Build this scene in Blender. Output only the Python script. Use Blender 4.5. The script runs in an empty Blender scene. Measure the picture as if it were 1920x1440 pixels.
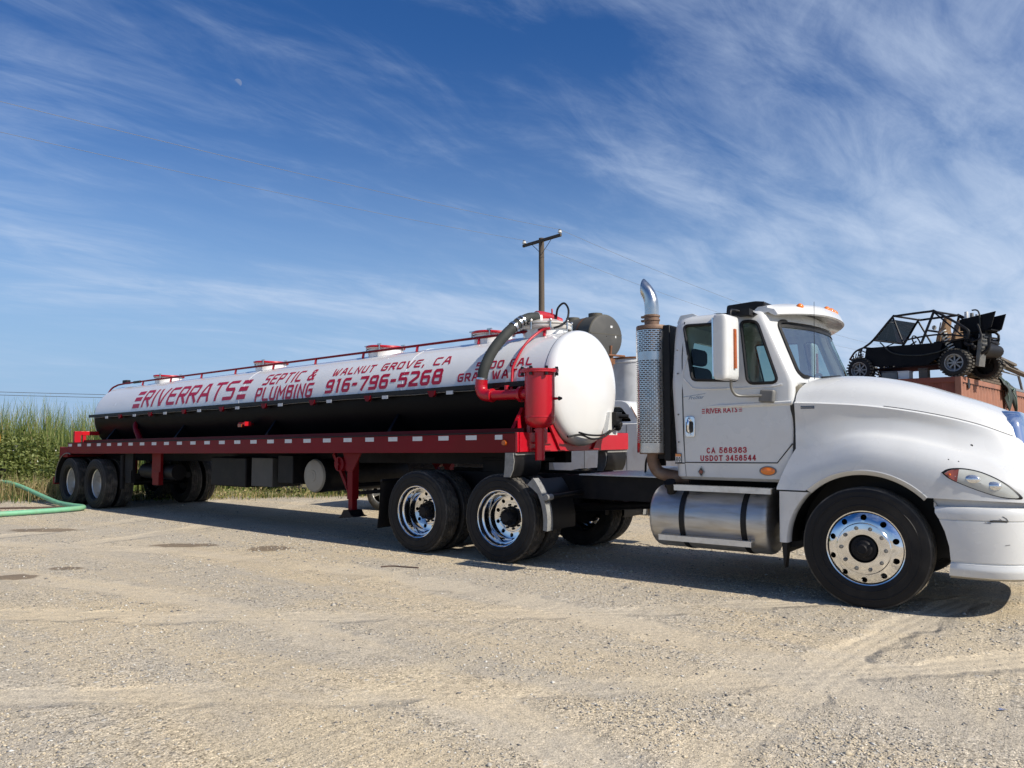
import bpy, bmesh, math, random
import numpy as np
from mathutils import Vector, Matrix

random.seed(7)
RNG = np.random.default_rng(7)
R = math.radians
sc = bpy.context.scene
COL = sc.collection

# ------------------------------------------------------------------ camera
CAM_H = 1.473
cam_d = bpy.data.cameras.new("camera")
cam_d.sensor_width = 36.0
cam_d.lens = 36.0 * 1443.0 / 1920.0
cam_d.clip_start = 0.05
cam_d.clip_end = 6000.0
cam = bpy.data.objects.new("camera", cam_d)
COL.objects.link(cam)
cam.location = (0, 0, CAM_H)
cam.rotation_euler = (R(90) + math.atan((819 - 720) / 1443.0), 0, 0)
sc.camera = cam

# ------------------------------------------------------------------ sun + sky
SUN_TH, SUN_EL = R(36.0), R(39.3)
SUN = Vector((math.cos(SUN_TH) * math.cos(SUN_EL), -math.sin(SUN_TH) * math.cos(SUN_EL), math.sin(SUN_EL)))
sun_d = bpy.data.lights.new("sun", 'SUN')
sun_d.energy = 5.0
sun_d.angle = R(0.53)
sun_d.color = (1.0, 0.935, 0.83)
sun = bpy.data.objects.new("sun", sun_d)
COL.objects.link(sun)
sun.rotation_euler = (-SUN).to_track_quat('-Z', 'Y').to_euler()

world = bpy.data.worlds.new("World")
sc.world = world
world.use_nodes = True


def build_world():
    nt = world.node_tree
    nt.nodes.clear()
    N, Lk = nt.nodes.new, nt.links.new

    def math_n(op, a=None, b=None, c=None, clamp=False):
        n = N("ShaderNodeMath"); n.operation = op; n.use_clamp = clamp
        for i, v in enumerate((a, b, c)):
            if v is None: continue
            if hasattr(v, "links"): Lk(v, n.inputs[i])
            else: n.inputs[i].default_value = v
        return n.outputs[0]

    def ramp(v, a, b, c=0.0, d=1.0, smooth=True):
        n = N("ShaderNodeMapRange"); n.interpolation_type = 'SMOOTHSTEP' if smooth else 'LINEAR'
        Lk(v, n.inputs["Value"])
        n.inputs["From Min"].default_value = a; n.inputs["From Max"].default_value = b
        n.inputs["To Min"].default_value = c; n.inputs["To Max"].default_value = d
        return n.outputs["Result"]

    out = N("ShaderNodeOutputWorld"); bg = N("ShaderNodeBackground")
    sky = N("ShaderNodeTexSky"); sky.sky_type = 'NISHITA'; sky.sun_disc = False
    sky.sun_elevation = SUN_EL
    sky.sun_rotation = math.atan2(SUN.x, SUN.y)
    sky.air_density = 1.0; sky.dust_density = 0.25; sky.ozone_density = 2.2; sky.altitude = 20
    tc = N("ShaderNodeTexCoord")
    sep = N("ShaderNodeSeparateXYZ"); Lk(tc.outputs["Generated"], sep.inputs[0])
    z = math_n('MAXIMUM', sep.outputs[2], 0.0)
    # the direction projected on a high flat cloud deck (curved so that it stays finite at the horizon)
    k = math_n('DIVIDE', 1.0, math_n('ADD', z, 0.16))
    px = math_n('MULTIPLY', sep.outputs[0], k); py = math_n('MULTIPLY', sep.outputs[1], k)
    cmb = N("ShaderNodeCombineXYZ"); Lk(px, cmb.inputs[0]); Lk(py, cmb.inputs[1])

    def noise(scale, detail, rough, dist, rot, stretch, off):
        mp = N("ShaderNodeMapping"); mp.vector_type = 'TEXTURE'; mp.inputs["Rotation"].default_value = (0, 0, rot)
        mp.inputs["Scale"].default_value = tuple(1 / q for q in stretch); mp.inputs["Location"].default_value = off
        Lk(cmb.outputs[0], mp.inputs[0])
        n = N("ShaderNodeTexNoise"); n.inputs["Scale"].default_value = scale; n.inputs["Detail"].default_value = detail
        n.inputs["Roughness"].default_value = rough; n.inputs["Distortion"].default_value = dist
        Lk(mp.outputs[0], n.inputs["Vector"])
        return n.outputs["Fac"]

    big = noise(0.85, 3, 0.5, 0.3, R(30), (0.8, 1.0, 1), (1.8, 16.2, 0))
    streak = noise(1.9, 7, 0.62, 0.55, R(30), (0.42, 1.30, 1), (13.9, 0.8, 0))
    wisp = noise(4.6, 8, 0.66, 0.7, R(48), (0.5, 1.35, 1), (19.6, 19.3, 0))
    # the veil is thicker on the right of the picture (east of the yard) and low down
    side = ramp(px, -1.9, 1.6, -0.11, 0.11, False)
    m = math_n('ADD', math_n('MULTIPLY', streak, 0.46), math_n('MULTIPLY', wisp, 0.30))
    m = math_n('ADD', m, math_n('MULTIPLY', big, 0.34))
    m = math_n('ADD', m, side)
    mask = ramp(m, 0.475, 0.85, 0.0, 0.82)
    veil = ramp(z, 0.62, 0.0, 0.0, 1.0)                       # haze and merged cirrus towards the horizon
    veil = math_n('MULTIPLY', math_n('MULTIPLY', veil, veil), 0.36)
    mask = math_n('ADD', mask, math_n('MULTIPLY', veil, ramp(m, 0.36, 0.66, 0.35, 1.15)), clamp=True)
    # Sky Texture, slightly more saturated as the phone renders it
    hsv = N("ShaderNodeHueSaturation"); hsv.inputs["Saturation"].default_value = 1.36; hsv.inputs["Value"].default_value = 1.5; hsv.inputs["Hue"].default_value = 0.513
    Lk(sky.outputs[0], hsv.inputs["Color"])
    hz = N("ShaderNodeMix"); hz.data_type = 'RGBA'          # blue-white haze low down, all the way round
    hzf = ramp(z, 0.46, 0.0, 0.0, 1.0)
    Lk(math_n('MULTIPLY', math_n('POWER', hzf, 1.5), 0.93), hz.inputs["Factor"]); Lk(hsv.outputs[0], hz.inputs[6]); hz.inputs[7].default_value = (3.7, 6.4, 10.4, 1)
    mix = N("ShaderNodeMix"); mix.data_type = 'RGBA'
    Lk(mask, mix.inputs["Factor"]); Lk(hz.outputs[2], mix.inputs[6])
    mix.inputs[7].default_value = (8.3, 9.9, 12.6, 1)
    col = mix.outputs[2]
    # the day moon: lit limb up and to the right
    mu, mv = (446 - 960) / 1443.0, (720 - 155) / 1443.0
    p = math.atan((819 - 720) / 1443.0)
    md = Vector((mu, math.cos(p) - mv * math.sin(p), math.sin(p) + mv * math.cos(p))).normalized()
    nrm = N("ShaderNodeVectorMath"); nrm.operation = 'NORMALIZE'; Lk(tc.outputs["Generated"], nrm.inputs[0])
    dot = N("ShaderNodeVectorMath"); dot.operation = 'DOT_PRODUCT'; Lk(nrm.outputs[0], dot.inputs[0]); dot.inputs[1].default_value = md
    rad = 0.0043
    disc = ramp(dot.outputs["Value"], math.cos(rad * 1.08), math.cos(rad * 0.92))
    rightv = Vector((0, 0, 1)).cross(-md).normalized(); upv = (md.cross(rightv)).normalized()
    if upv.z < 0: upv = -upv
    if rightv.x < 0: rightv = -rightv
    ld = (rightv * 0.66 + upv * 0.75).normalized()
    d2 = N("ShaderNodeVectorMath"); d2.operation = 'DOT_PRODUCT'; Lk(nrm.outputs[0], d2.inputs[0]); d2.inputs[1].default_value = ld
    lit = ramp(d2.outputs["Value"], -rad * 0.35 + ld.dot(md), rad * 0.25 + ld.dot(md))
    mm = N("ShaderNodeMix"); mm.data_type = 'RGBA'
    Lk(math_n('MULTIPLY', math_n('MULTIPLY', disc, lit), 0.27), mm.inputs["Factor"]); Lk(col, mm.inputs[6])
    mm.inputs[7].default_value = (6.6, 7.0, 7.9, 1)
    Lk(mm.outputs[2], bg.inputs[0])
    bg.inputs[1].default_value = 0.064
    Lk(bg.outputs[0], out.inputs[0])


build_world()
sc.view_settings.view_transform = 'Standard'
sc.view_settings.look = 'None'
sc.view_settings.gamma = 1.0
sc.view_settings.exposure = 0.12
sc.cycles.use_denoising = True
sc.cycles.max_bounces = 6
sc.cycles.use_adaptive_sampling = True
sc.cycles.adaptive_threshold = 0.02
sc.cycles.transparent_max_bounces = 12
sc.cycles.caustics_reflective = False
sc.cycles.caustics_refractive = False

# ------------------------------------------------------------------ materials
MATS = {}


def mat(name, col, rough=0.5, metal=0.0, coat=0.0, var=0.0, vscale=6.0, bump=0.0, bscale=40.0, dirt=None, dscale=3.0,
        damount=0.5, spec=0.5, trans=0.0, emit=None, alpha=1.0, detail=6.0, stretch=(1, 1, 1), rvar=0.0):
    """Principled material with object-space noise for colour variation, dirt patches and fine relief."""
    m = bpy.data.materials.new(name); m.use_nodes = True
    nt = m.node_tree; N, Lk = nt.nodes.new, nt.links.new
    b = nt.nodes["Principled BSDF"]
    b.inputs["Base Color"].default_value = (*col, 1); b.inputs["Roughness"].default_value = rough
    b.inputs["Metallic"].default_value = metal; b.inputs["Coat Weight"].default_value = coat
    b.inputs["Coat Roughness"].default_value = 0.06
    b.inputs["Specular IOR Level"].default_value = spec
    b.inputs["Transmission Weight"].default_value = trans
    b.inputs["Alpha"].default_value = alpha
    if var or dirt or bump or rvar:
        tc = N("ShaderNodeTexCoord"); mp = N("ShaderNodeMapping"); mp.inputs["Scale"].default_value = stretch
        Lk(tc.outputs["Object"], mp.inputs[0])
        cur = None

        def noise(scale, det=detail, dist=0.2):
            n = N("ShaderNodeTexNoise"); n.inputs["Scale"].default_value = scale; n.inputs["Detail"].default_value = det
            n.inputs["Distortion"].default_value = dist; Lk(mp.outputs[0], n.inputs["Vector"])
            return n.outputs["Fac"]
        if var:
            r = N("ShaderNodeMapRange"); Lk(noise(vscale), r.inputs["Value"])
            r.inputs["From Min"].default_value = 0.3; r.inputs["From Max"].default_value = 0.7
            r.inputs["To Min"].default_value = 1 - var; r.inputs["To Max"].default_value = 1 + var
            mx = N("ShaderNodeVectorMath"); mx.operation = 'SCALE'; mx.inputs[0].default_value = col
            Lk(r.outputs[0], mx.inputs["Scale"]); cur = mx.outputs[0]
        if dirt:
            r = N("ShaderNodeMapRange"); Lk(noise(dscale, 8, 0.6), r.inputs["Value"])
            r.inputs["From Min"].default_value = 0.48; r.inputs["From Max"].default_value = 0.72
            r.inputs["To Max"].default_value = damount
            mx = N("ShaderNodeMix"); mx.data_type = 'RGBA'; Lk(r.outputs[0], mx.inputs["Factor"])
            if cur is not None: Lk(cur, mx.inputs[6])
            else: mx.inputs[6].default_value = (*col, 1)
            mx.inputs[7].default_value = (*dirt, 1); cur = mx.outputs[2]
        if cur is not None: Lk(cur, b.inputs["Base Color"])
        if rvar:
            r = N("ShaderNodeMapRange"); Lk(noise(vscale * 1.7), r.inputs["Value"])
            r.inputs["From Min"].default_value = 0.3; r.inputs["From Max"].default_value = 0.7
            r.inputs["To Min"].default_value = max(0.02, rough - rvar); r.inputs["To Max"].default_value = rough + rvar
            Lk(r.outputs[0], b.inputs["Roughness"])
        if bump:
            bp = N("ShaderNodeBump"); bp.inputs["Strength"].default_value = bump; bp.inputs["Distance"].default_value = 0.02
            Lk(noise(bscale), bp.inputs["Height"]); Lk(bp.outputs[0], b.inputs["Normal"])
    if emit:
        b.inputs["Emission Color"].default_value = (*emit[0], 1); b.inputs["Emission Strength"].default_value = emit[1]
    MATS[name] = m
    return m


def glass_mat(name, tint, rough=0.02, mixf=0.75):
    """Window glass: tinted see-through with a fresnel mirror, no refraction (thin sheet)."""
    m = bpy.data.materials.new(name); m.use_nodes = True
    nt = m.node_tree; N, Lk = nt.nodes.new, nt.links.new
    nt.nodes.clear()
    o = N("ShaderNodeOutputMaterial"); t = N("ShaderNodeBsdfTransparent"); g = N("ShaderNodeBsdfGlossy")
    t.inputs[0].default_value = (*tint, 1); g.inputs["Roughness"].default_value = rough
    f = N("ShaderNodeFresnel"); f.inputs[0].default_value = 1.5
    mu = N("ShaderNodeMath"); mu.operation = 'MULTIPLY_ADD'; mu.use_clamp = True
    Lk(f.outputs[0], mu.inputs[0]); mu.inputs[1].default_value = mixf; mu.inputs[2].default_value = 0.015
    mx = N("ShaderNodeMixShader"); Lk(mu.outputs[0], mx.inputs[0]); Lk(t.outputs[0], mx.inputs[1]); Lk(g.outputs[0], mx.inputs[2])
    Lk(mx.outputs[0], o.inputs[0])
    MATS[name] = m
    return m


mat("white_paint", (0.66, 0.665, 0.65), 0.28, coat=0.5, var=0.02, vscale=1.5, dirt=(0.47, 0.44, 0.385), dscale=3.2, damount=0.17, rvar=0.06)
mat("white_paint_dirty", (0.70, 0.69, 0.66), 0.34, coat=0.3, var=0.03, vscale=2, dirt=(0.35, 0.28, 0.20), dscale=4, damount=0.55)
mat("tank_white", (0.72, 0.725, 0.72), 0.22, coat=0.45, var=0.02, vscale=0.9, dirt=(0.55, 0.53, 0.50), dscale=1.6, damount=0.14, rvar=0.06)
mat("tank_black", (0.0025, 0.0027, 0.004), 0.45, coat=0.0, spec=0.10, var=0.2, vscale=1.2, dirt=(0.02, 0.019, 0.018), dscale=1.4, damount=0.2)
mat("red_paint", (0.45, 0.004, 0.016), 0.36, coat=0.25, var=0.07, vscale=2.5, dirt=(0.20, 0.06, 0.045), dscale=2.4, damount=0.22)
mat("red_paint_shaded", (0.165, 0.0022, 0.008), 0.45, coat=0.0, spec=0.2, var=0.12, vscale=1.3, dirt=(0.13, 0.014, 0.008), dscale=0.7, damount=0.6, bump=0.08, bscale=6)  # trailer red darkened to carry the rails' shade, with aged orange-brown blotches
mat("vinyl_red", (0.40, 0.008, 0.030), 0.38, var=0.05, vscale=5)
mat("chrome", (0.80, 0.81, 0.82), 0.08, 1.0, var=0.04, vscale=10, rvar=0.04, dirt=(0.42, 0.38, 0.32), dscale=5, damount=0.25)
mat("shield_steel", (0.52, 0.52, 0.515), 0.2, 1.0, var=0.10, vscale=7, rvar=0.08, dirt=(0.28, 0.22, 0.16), dscale=4, damount=0.4)
mat("chrome_dull", (0.62, 0.62, 0.60), 0.22, 1.0, var=0.08, vscale=9, rvar=0.08, dirt=(0.30, 0.24, 0.17), dscale=7, damount=0.3)
mat("alu_tank", (0.50, 0.50, 0.49), 0.44, 0.85, var=0.08, vscale=3, stretch=(1, 1, 6), dirt=(0.33, 0.28, 0.21), dscale=2.6, damount=0.6, rvar=0.10)
mat("alu_step", (0.66, 0.66, 0.65), 0.36, 0.9, var=0.06, vscale=12, dirt=(0.35, 0.32, 0.28), dscale=9, damount=0.4)
mat("steel_wheel", (0.66, 0.65, 0.62), 0.38, 0.55, var=0.06, vscale=6, dirt=(0.25, 0.19, 0.13), dscale=6, damount=0.55)
mat("rubber", (0.0100, 0.0095, 0.010), 0.62, spec=0.3, var=0.2, vscale=4, dirt=(0.062, 0.054, 0.043), dscale=2.6, damount=0.5, bump=0.12, bscale=60)
mat("rubber_dusty", (0.050, 0.046, 0.040), 0.85, var=0.2, vscale=5, dirt=(0.17, 0.15, 0.12), dscale=7, damount=0.75, bump=0.15, bscale=60)
mat("black_plastic", (0.008, 0.008, 0.009), 0.48, spec=0.3, var=0.2, vscale=5, dirt=(0.045, 0.042, 0.036), dscale=4, damount=0.25)
mat("black_frame", (0.006, 0.006, 0.008), 0.55, spec=0.25, var=0.3, vscale=4, dirt=(0.03, 0.026, 0.022), dscale=5, damount=0.35)
mat("grey_plastic", (0.16, 0.16, 0.155), 0.6, var=0.12, vscale=6, dirt=(0.33, 0.31, 0.27), dscale=6, damount=0.5)
mat("galvanised", (0.25, 0.25, 0.24), 0.62, 0.15, var=0.16, vscale=14, dirt=(0.18, 0.17, 0.15), dscale=30, damount=0.6, bump=0.15, bscale=80)
mat("rust_pipe", (0.20, 0.125, 0.085), 0.62, 0.35, var=0.2, vscale=12, dirt=(0.30, 0.25, 0.20), dscale=8, damount=0.5)
mat("hose_grey", (0.034, 0.038, 0.036), 0.7, spec=0.3, var=0.12, vscale=8, dirt=(0.07, 0.072, 0.066), dscale=6, damount=0.4)
mat("hose_green", (0.17, 0.43, 0.26), 0.55, var=0.10, vscale=9, dirt=(0.30, 0.33, 0.20), dscale=6, damount=0.35)
mat("amber", (0.85, 0.20, 0.008), 0.22, coat=0.6, var=0.1, vscale=40, spec=0.6)
mat("amber_dark", (0.42, 0.085, 0.006), 0.25, coat=0.5, var=0.1, vscale=40)
mat("red_lens", (0.55, 0.012, 0.02), 0.25, coat=0.5)
mat("tape_white", (0.60, 0.62, 0.64), 0.42, var=0.05, vscale=20)
mat("tape_red", (0.50, 0.03, 0.025), 0.42, var=0.05, vscale=20)
mat("plate_white", (0.72, 0.72, 0.70), 0.45)
mat("sticker_orange", (0.75, 0.30, 0.10), 0.5)
mat("ink_black", (0.012, 0.012, 0.012), 0.5)
mat("badge_chrome", (0.30, 0.33, 0.37), 0.25, 0.9)
mat("badge_blue", (0.035, 0.075, 0.17), 0.3, 0.4)
mat("lens_haze", (0.50, 0.51, 0.47), 0.30, coat=0.5, var=0.10, vscale=9, dirt=(0.33, 0.31, 0.22), dscale=5, damount=0.6)
mat("lamp_bowl", (0.75, 0.76, 0.76), 0.15, 0.8, var=0.1, vscale=14)
mat("lens_red", (0.30, 0.085, 0.055), 0.3, coat=0.5)
mat("interior", (0.035, 0.037, 0.04), 0.8)
mat("interior_tan", (0.16, 0.145, 0.11), 0.8)
mat("seat_grey", (0.045, 0.05, 0.06), 0.85, var=0.1)
mat("beige_metal", (0.30, 0.285, 0.245), 0.5, var=0.05, vscale=3, dirt=(0.22, 0.19, 0.15), dscale=4, damount=0.4)
mat("diamond_plate", (0.48, 0.49, 0.50), 0.35, 0.85, var=0.1, vscale=20, bump=0.3, bscale=60)
mat("grille_chrome", (0.85, 0.86, 0.88), 0.05, 1.0)
mat("wood_pole", (0.105, 0.082, 0.062), 0.85, var=0.25, vscale=9, stretch=(1, 1, 0.12), bump=0.3, bscale=30)
mat("wood_arm", (0.075, 0.062, 0.05), 0.85, var=0.25, vscale=9)
mat("porcelain", (0.78, 0.78, 0.76), 0.25, coat=0.4)
mat("wire", (0.30, 0.31, 0.33), 0.45, 0.6)
mat("wire_dark", (0.10, 0.10, 0.11), 0.6)
mat("wire_far", (0.22, 0.23, 0.25), 0.6)
mat("olive_tank", (0.082, 0.075, 0.055), 0.62, var=0.10, vscale=2, dirt=(0.13, 0.115, 0.085), dscale=2.5, damount=0.4, bump=0.05, bscale=12)
mat("olive_end", (0.055, 0.055, 0.052), 0.6, var=0.10, vscale=3, dirt=(0.10, 0.095, 0.085), dscale=4, damount=0.3)
mat("rusty_steel", (0.20, 0.085, 0.04), 0.8, var=0.3, vscale=10, dirt=(0.08, 0.05, 0.035), dscale=6, damount=0.7)
mat("white_tank_old", (0.66, 0.67, 0.67), 0.45, var=0.04, vscale=2, dirt=(0.33, 0.34, 0.34), dscale=3.5, damount=0.35)
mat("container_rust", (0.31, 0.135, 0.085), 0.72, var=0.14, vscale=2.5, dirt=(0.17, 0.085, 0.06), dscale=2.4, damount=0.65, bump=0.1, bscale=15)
mat("container_shaded", (0.20, 0.055, 0.036), 0.72, var=0.15, vscale=3, dirt=(0.06, 0.03, 0.02), dscale=3, damount=0.6)  # container red with the shade of the unlit side put into the colour
mat("buggy_black", (0.004, 0.0045, 0.0065), 0.6, coat=0.0, spec=0.15, var=0.2, vscale=4, dirt=(0.03, 0.028, 0.026), dscale=3, damount=0.2)
mat("buggy_tube", (0.012, 0.0115, 0.013), 0.5, spec=0.3, var=0.3, vscale=9)
mat("tan_seat", (0.27, 0.165, 0.09), 0.7, var=0.12, vscale=9)
mat("mud_tread", (0.085, 0.078, 0.066), 0.9, var=0.3, vscale=12)
mat("buggy_rim", (0.26, 0.26, 0.26), 0.45, 0.5, var=0.15, vscale=10)
mat("spring_white", (0.62, 0.62, 0.58), 0.45)
mat("dull_alu", (0.20, 0.195, 0.18), 0.5, 0.6, var=0.2, vscale=10)
mat("lumber", (0.10, 0.072, 0.048), 0.85, var=0.3, vscale=7)
mat("lumber_end", (0.30, 0.20, 0.095), 0.85, var=0.3, vscale=14)
mat("lumber_grey", (0.14, 0.115, 0.09), 0.85, var=0.2, vscale=7)
mat("tarp", (0.025, 0.036, 0.030), 0.6, var=0.4, vscale=8)
mat("tarp_light", (0.12, 0.19, 0.15), 0.6, var=0.3, vscale=9)
mat("car_black", (0.010, 0.010, 0.012), 0.2, coat=0.8)
mat("car_cream", (0.42, 0.39, 0.32), 0.3, coat=0.5, var=0.05)
mat("alloy", (0.55, 0.53, 0.48), 0.35, 0.7)
mat("pickup_white", (0.72, 0.72, 0.70), 0.33, coat=0.4, var=0.03, vscale=3, dirt=(0.38, 0.24, 0.13), dscale=5, damount=0.22)
mat("pickup_blue_shade", (0.66, 0.67, 0.69), 0.36, coat=0.3, var=0.03, vscale=3)
mat("yellow_paint", (0.50, 0.25, 0.02), 0.45, var=0.25, vscale=9, dirt=(0.12, 0.08, 0.05), dscale=8, damount=0.7)
mat("twig", (0.085, 0.055, 0.042), 0.85, var=0.3, vscale=30)
mat("blue_scrap", (0.10, 0.16, 0.36), 0.5)
glass_mat("cab_glass", (0.50, 0.62, 0.60), 0.015, 0.55)
glass_mat("wind_glass", (0.66, 0.80, 0.77), 0.015, 0.42)
glass_mat("car_glass", (0.22, 0.25, 0.26), 0.02, 0.8)
mat("paper", (0.80, 0.84, 0.82), 0.7)


# ------------------------------------------------------------------ mesh helpers
def V(*a): return Vector(a)


class MB:
    """Collects shapes into one mesh."""

    def __init__(s): s.v, s.f, s.m = [], [], []

    def add(s, vs, fs, mi=0):
        o = len(s.v)
        s.v.extend([tuple(map(float, v)) for v in vs])
        s.f.extend([tuple(i + o for i in f) for f in fs]); s.m.extend([mi] * len(fs))
        return s

    def box(s, x0, x1, y0, y1, z0, z1, mi=0, M=None):
        vs = [V(x, y, z) for x in (x0, x1) for y in (y0, y1) for z in (z0, z1)]
        if M is not None: vs = [M @ v for v in vs]
        return s.add(vs, [(0, 1, 3, 2), (4, 6, 7, 5), (0, 4, 5, 1), (2, 3, 7, 6), (0, 2, 6, 4), (1, 5, 7, 3)], mi)

    def beam(s, a, b, w, h, mi=0, up=(0, 0, 1)):
        """rectangular bar from a to b: w sideways, h along up"""
        a, b = V(*a), V(*b); d = (b - a).normalized(); u = V(*up)
        sd = d.cross(u).normalized(); u = sd.cross(d).normalized()
        vs = [p + sd * (i * w / 2) + u * (j * h / 2) for p in (a, b) for i in (-1, 1) for j in (-1, 1)]
        return s.add(vs, [(0, 1, 3, 2), (4, 6, 7, 5), (0, 4, 5, 1), (2, 3, 7, 6), (0, 2, 6, 4), (1, 5, 7, 3)], mi)

    def tube(s, pts, r, n=8, mi=0, caps=True, closed=False):
        pts = [V(*p) for p in pts]; m = len(pts)
        rs = r if isinstance(r, (list, tuple)) else [r] * m
        tan = []
        for i in range(m):
            if closed: t = pts[(i + 1) % m] - pts[i - 1]
            else: t = pts[min(i + 1, m - 1)] - pts[max(i - 1, 0)]
            tan.append(t.normalized())
        ref = V(0, 0, 1) if abs(tan[0].z) < 0.9 else V(1, 0, 0)
        nrm = tan[0].cross(ref).normalized(); vs = []
        for i in range(m):
            nrm = (nrm - tan[i] * nrm.dot(tan[i])).normalized(); bn = tan[i].cross(nrm)
            for j in range(n):
                a = 2 * math.pi * j / n
                vs.append(pts[i] + (nrm * math.cos(a) + bn * math.sin(a)) * rs[i])
        fs = []
        for i in range(m if closed else m - 1):
            i2 = (i + 1) % m
            for j in range(n):
                fs.append((i * n + j, i * n + (j + 1) % n, i2 * n + (j + 1) % n, i2 * n + j))
        if caps and not closed:
            fs.append(tuple(range(n))[::-1]); fs.append(tuple((m - 1) * n + j for j in range(n)))
        return s.add(vs, fs, mi)

    def cyl(s, a, b, r0, r1=None, n=20, mi=0, caps=True):
        return s.tube([a, b], [r0, r0 if r1 is None else r1], n, mi, caps)

    def lathe(s, prof, n=32, mi=0, M=None, fn=None, closed=False):
        """prof: (radius, height) pairs turned about local Y (height along Y)"""
        vs = []
        k = len(prof)
        for j in range(n):
            a = 2 * math.pi * j / n
            for i, (r, h) in enumerate(prof):
                rr = r if fn is None else fn(i, j, r)
                v = V(rr * math.cos(a), h, rr * math.sin(a))
                vs.append(M @ v if M is not None else v)
        fs = []
        for j in range(n):
            j2 = (j + 1) % n
            for i in range(k if closed else k - 1):
                i2 = (i + 1) % k
                fs.append((j * k + i, j * k + i2, j2 * k + i2, j2 * k + i))
        return s.add(vs, fs, mi)

    def grid(s, P, mi=0, cu=False, cv=False, flip=False):
        nu, nv = len(P), len(P[0])
        vs = [p for row in P for p in row]; fs = []
        for i in range(nu if cu else nu - 1):
            for j in range(nv if cv else nv - 1):
                q = (i * nv + j, ((i + 1) % nu) * nv + j, ((i + 1) % nu) * nv + (j + 1) % nv, i * nv + (j + 1) % nv)
                fs.append(q[::-1] if flip else q)
        return s.add(vs, fs, mi)

    def prism(s, poly, fn, depth, mi=0):
        """poly: 2-D outline; fn(u, v, w) -> 3-D with w from 0 to depth"""
        n = len(poly)
        vs = [fn(u, v, 0) for u, v in poly] + [fn(u, v, depth) for u, v in poly]
        fs = [tuple(range(n))[::-1], tuple(range(n, 2 * n))]
        fs += [(i, (i + 1) % n, n + (i + 1) % n, n + i) for i in range(n)]
        return s.add(vs, fs, mi)

    def ball(s, c, r, n=12, mi=0, sc3=(1, 1, 1)):
        c = V(*c)
        P = []
        for i in range(n // 2 + 1):
            t = math.pi * i / (n // 2)
            P.append([c + V(math.sin(t) * math.cos(2 * math.pi * j / n) * r * sc3[0], math.sin(t) * math.sin(2 * math.pi * j / n) * r * sc3[1],
                            math.cos(t) * r * sc3[2]) for j in range(n)])
        return s.grid(P, mi, cv=True)

    def mesh(s, name, mats):
        me = bpy.data.meshes.new(name); me.from_pydata(s.v, [], s.f)
        for m in mats: me.materials.append(MATS[m])
        me.polygons.foreach_set("material_index", s.m)
        return me

    def build(s, name, mats, parent=None, ang=38, bevel=0.0, bseg=2, fix=True, loc=None):
        if isinstance(mats, str): mats = [mats]
        me = s.mesh(name, mats)
        return finish(me, name, parent, ang, bevel, bseg, fix, loc)


def fix_normals(me):
    bm = bmesh.new(); bm.from_mesh(me)
    bmesh.ops.recalc_face_normals(bm, faces=bm.faces[:])
    bm.to_mesh(me); bm.free()


def finish(me, name, parent=None, ang=38, bevel=0.0, bseg=2, fix=True, loc=None):
    if fix: fix_normals(me)
    if ang:
        me.polygons.foreach_set("use_smooth", [True] * len(me.polygons))
        me.set_sharp_from_angle(angle=R(ang))
    o = bpy.data.objects.new(name, me); COL.objects.link(o)
    if parent is not None: o.parent = parent
    if loc is not None: o.location = loc
    if bevel:
        b = o.modifiers.new("bevel", 'BEVEL'); b.width = bevel; b.segments = bseg; b.limit_method = 'ANGLE'; b.angle_limit = R(40)
        b.harden_normals = False
    return o


def empty(name, loc=(0, 0, 0), rz=0.0, parent=None):
    o = bpy.data.objects.new(name, None); COL.objects.link(o)
    o.location = loc; o.rotation_euler = (0, 0, rz); o.empty_display_size = 0.2
    if parent is not None: o.parent = parent
    return o


def tag(o, label, cat, group=None):
    o["label"] = label; o["category"] = cat
    if group: o["group"] = group
    return o


def struct(o): o["kind"] = "structure"; return o


def copy_tree(o, parent=None):
    c = o.copy(); COL.objects.link(c); c.parent = parent
    for ch in list(o.children): copy_tree(ch, c)
    return c


def evaluated_mesh(o):
    dg = bpy.context.evaluated_depsgraph_get(); dg.update()
    return bpy.data.meshes.new_from_object(o.evaluated_get(dg))


def boolean(o, cutters, solidify=None):
    """o: object whose mesh is replaced by (solidified mesh minus cutters)"""
    if solidify:
        m = o.modifiers.new("s", 'SOLIDIFY'); m.thickness = solidify; m.offset = -1
    tmp = []
    for c in cutters:
        fix_normals(c)
        co = bpy.data.objects.new("cut", c); COL.objects.link(co); tmp.append(co)
        b = o.modifiers.new("b", 'BOOLEAN'); b.operation = 'DIFFERENCE'; b.object = co; b.solver = 'EXACT'
    me = evaluated_mesh(o)
    o.modifiers.clear(); old = o.data; o.data = me; bpy.data.meshes.remove(old)
    for co in tmp:
        d = co.data; bpy.data.objects.remove(co); bpy.data.meshes.remove(d)
    return o


def round_poly(pts, r, n=6):
    """rounded 2-D polygon; r one radius or one per corner"""
    out = []; m = len(pts)
    rs = r if isinstance(r, (list, tuple)) else [r] * m
    for i in range(m):
        p0, p, p1 = Vector(pts[i - 1]), Vector(pts[i]), Vector(pts[(i + 1) % m])
        a, b = (p0 - p), (p1 - p); la, lb = a.length, b.length; a.normalize(); b.normalize()
        d = min(rs[i], la * 0.49, lb * 0.49)
        for k in range(n + 1):
            t = k / n
            q = (p + a * d) * (1 - t) ** 2 + p * (2 * t * (1 - t)) + (p + b * d) * t ** 2
            out.append((q.x, q.y))
    return out


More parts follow.
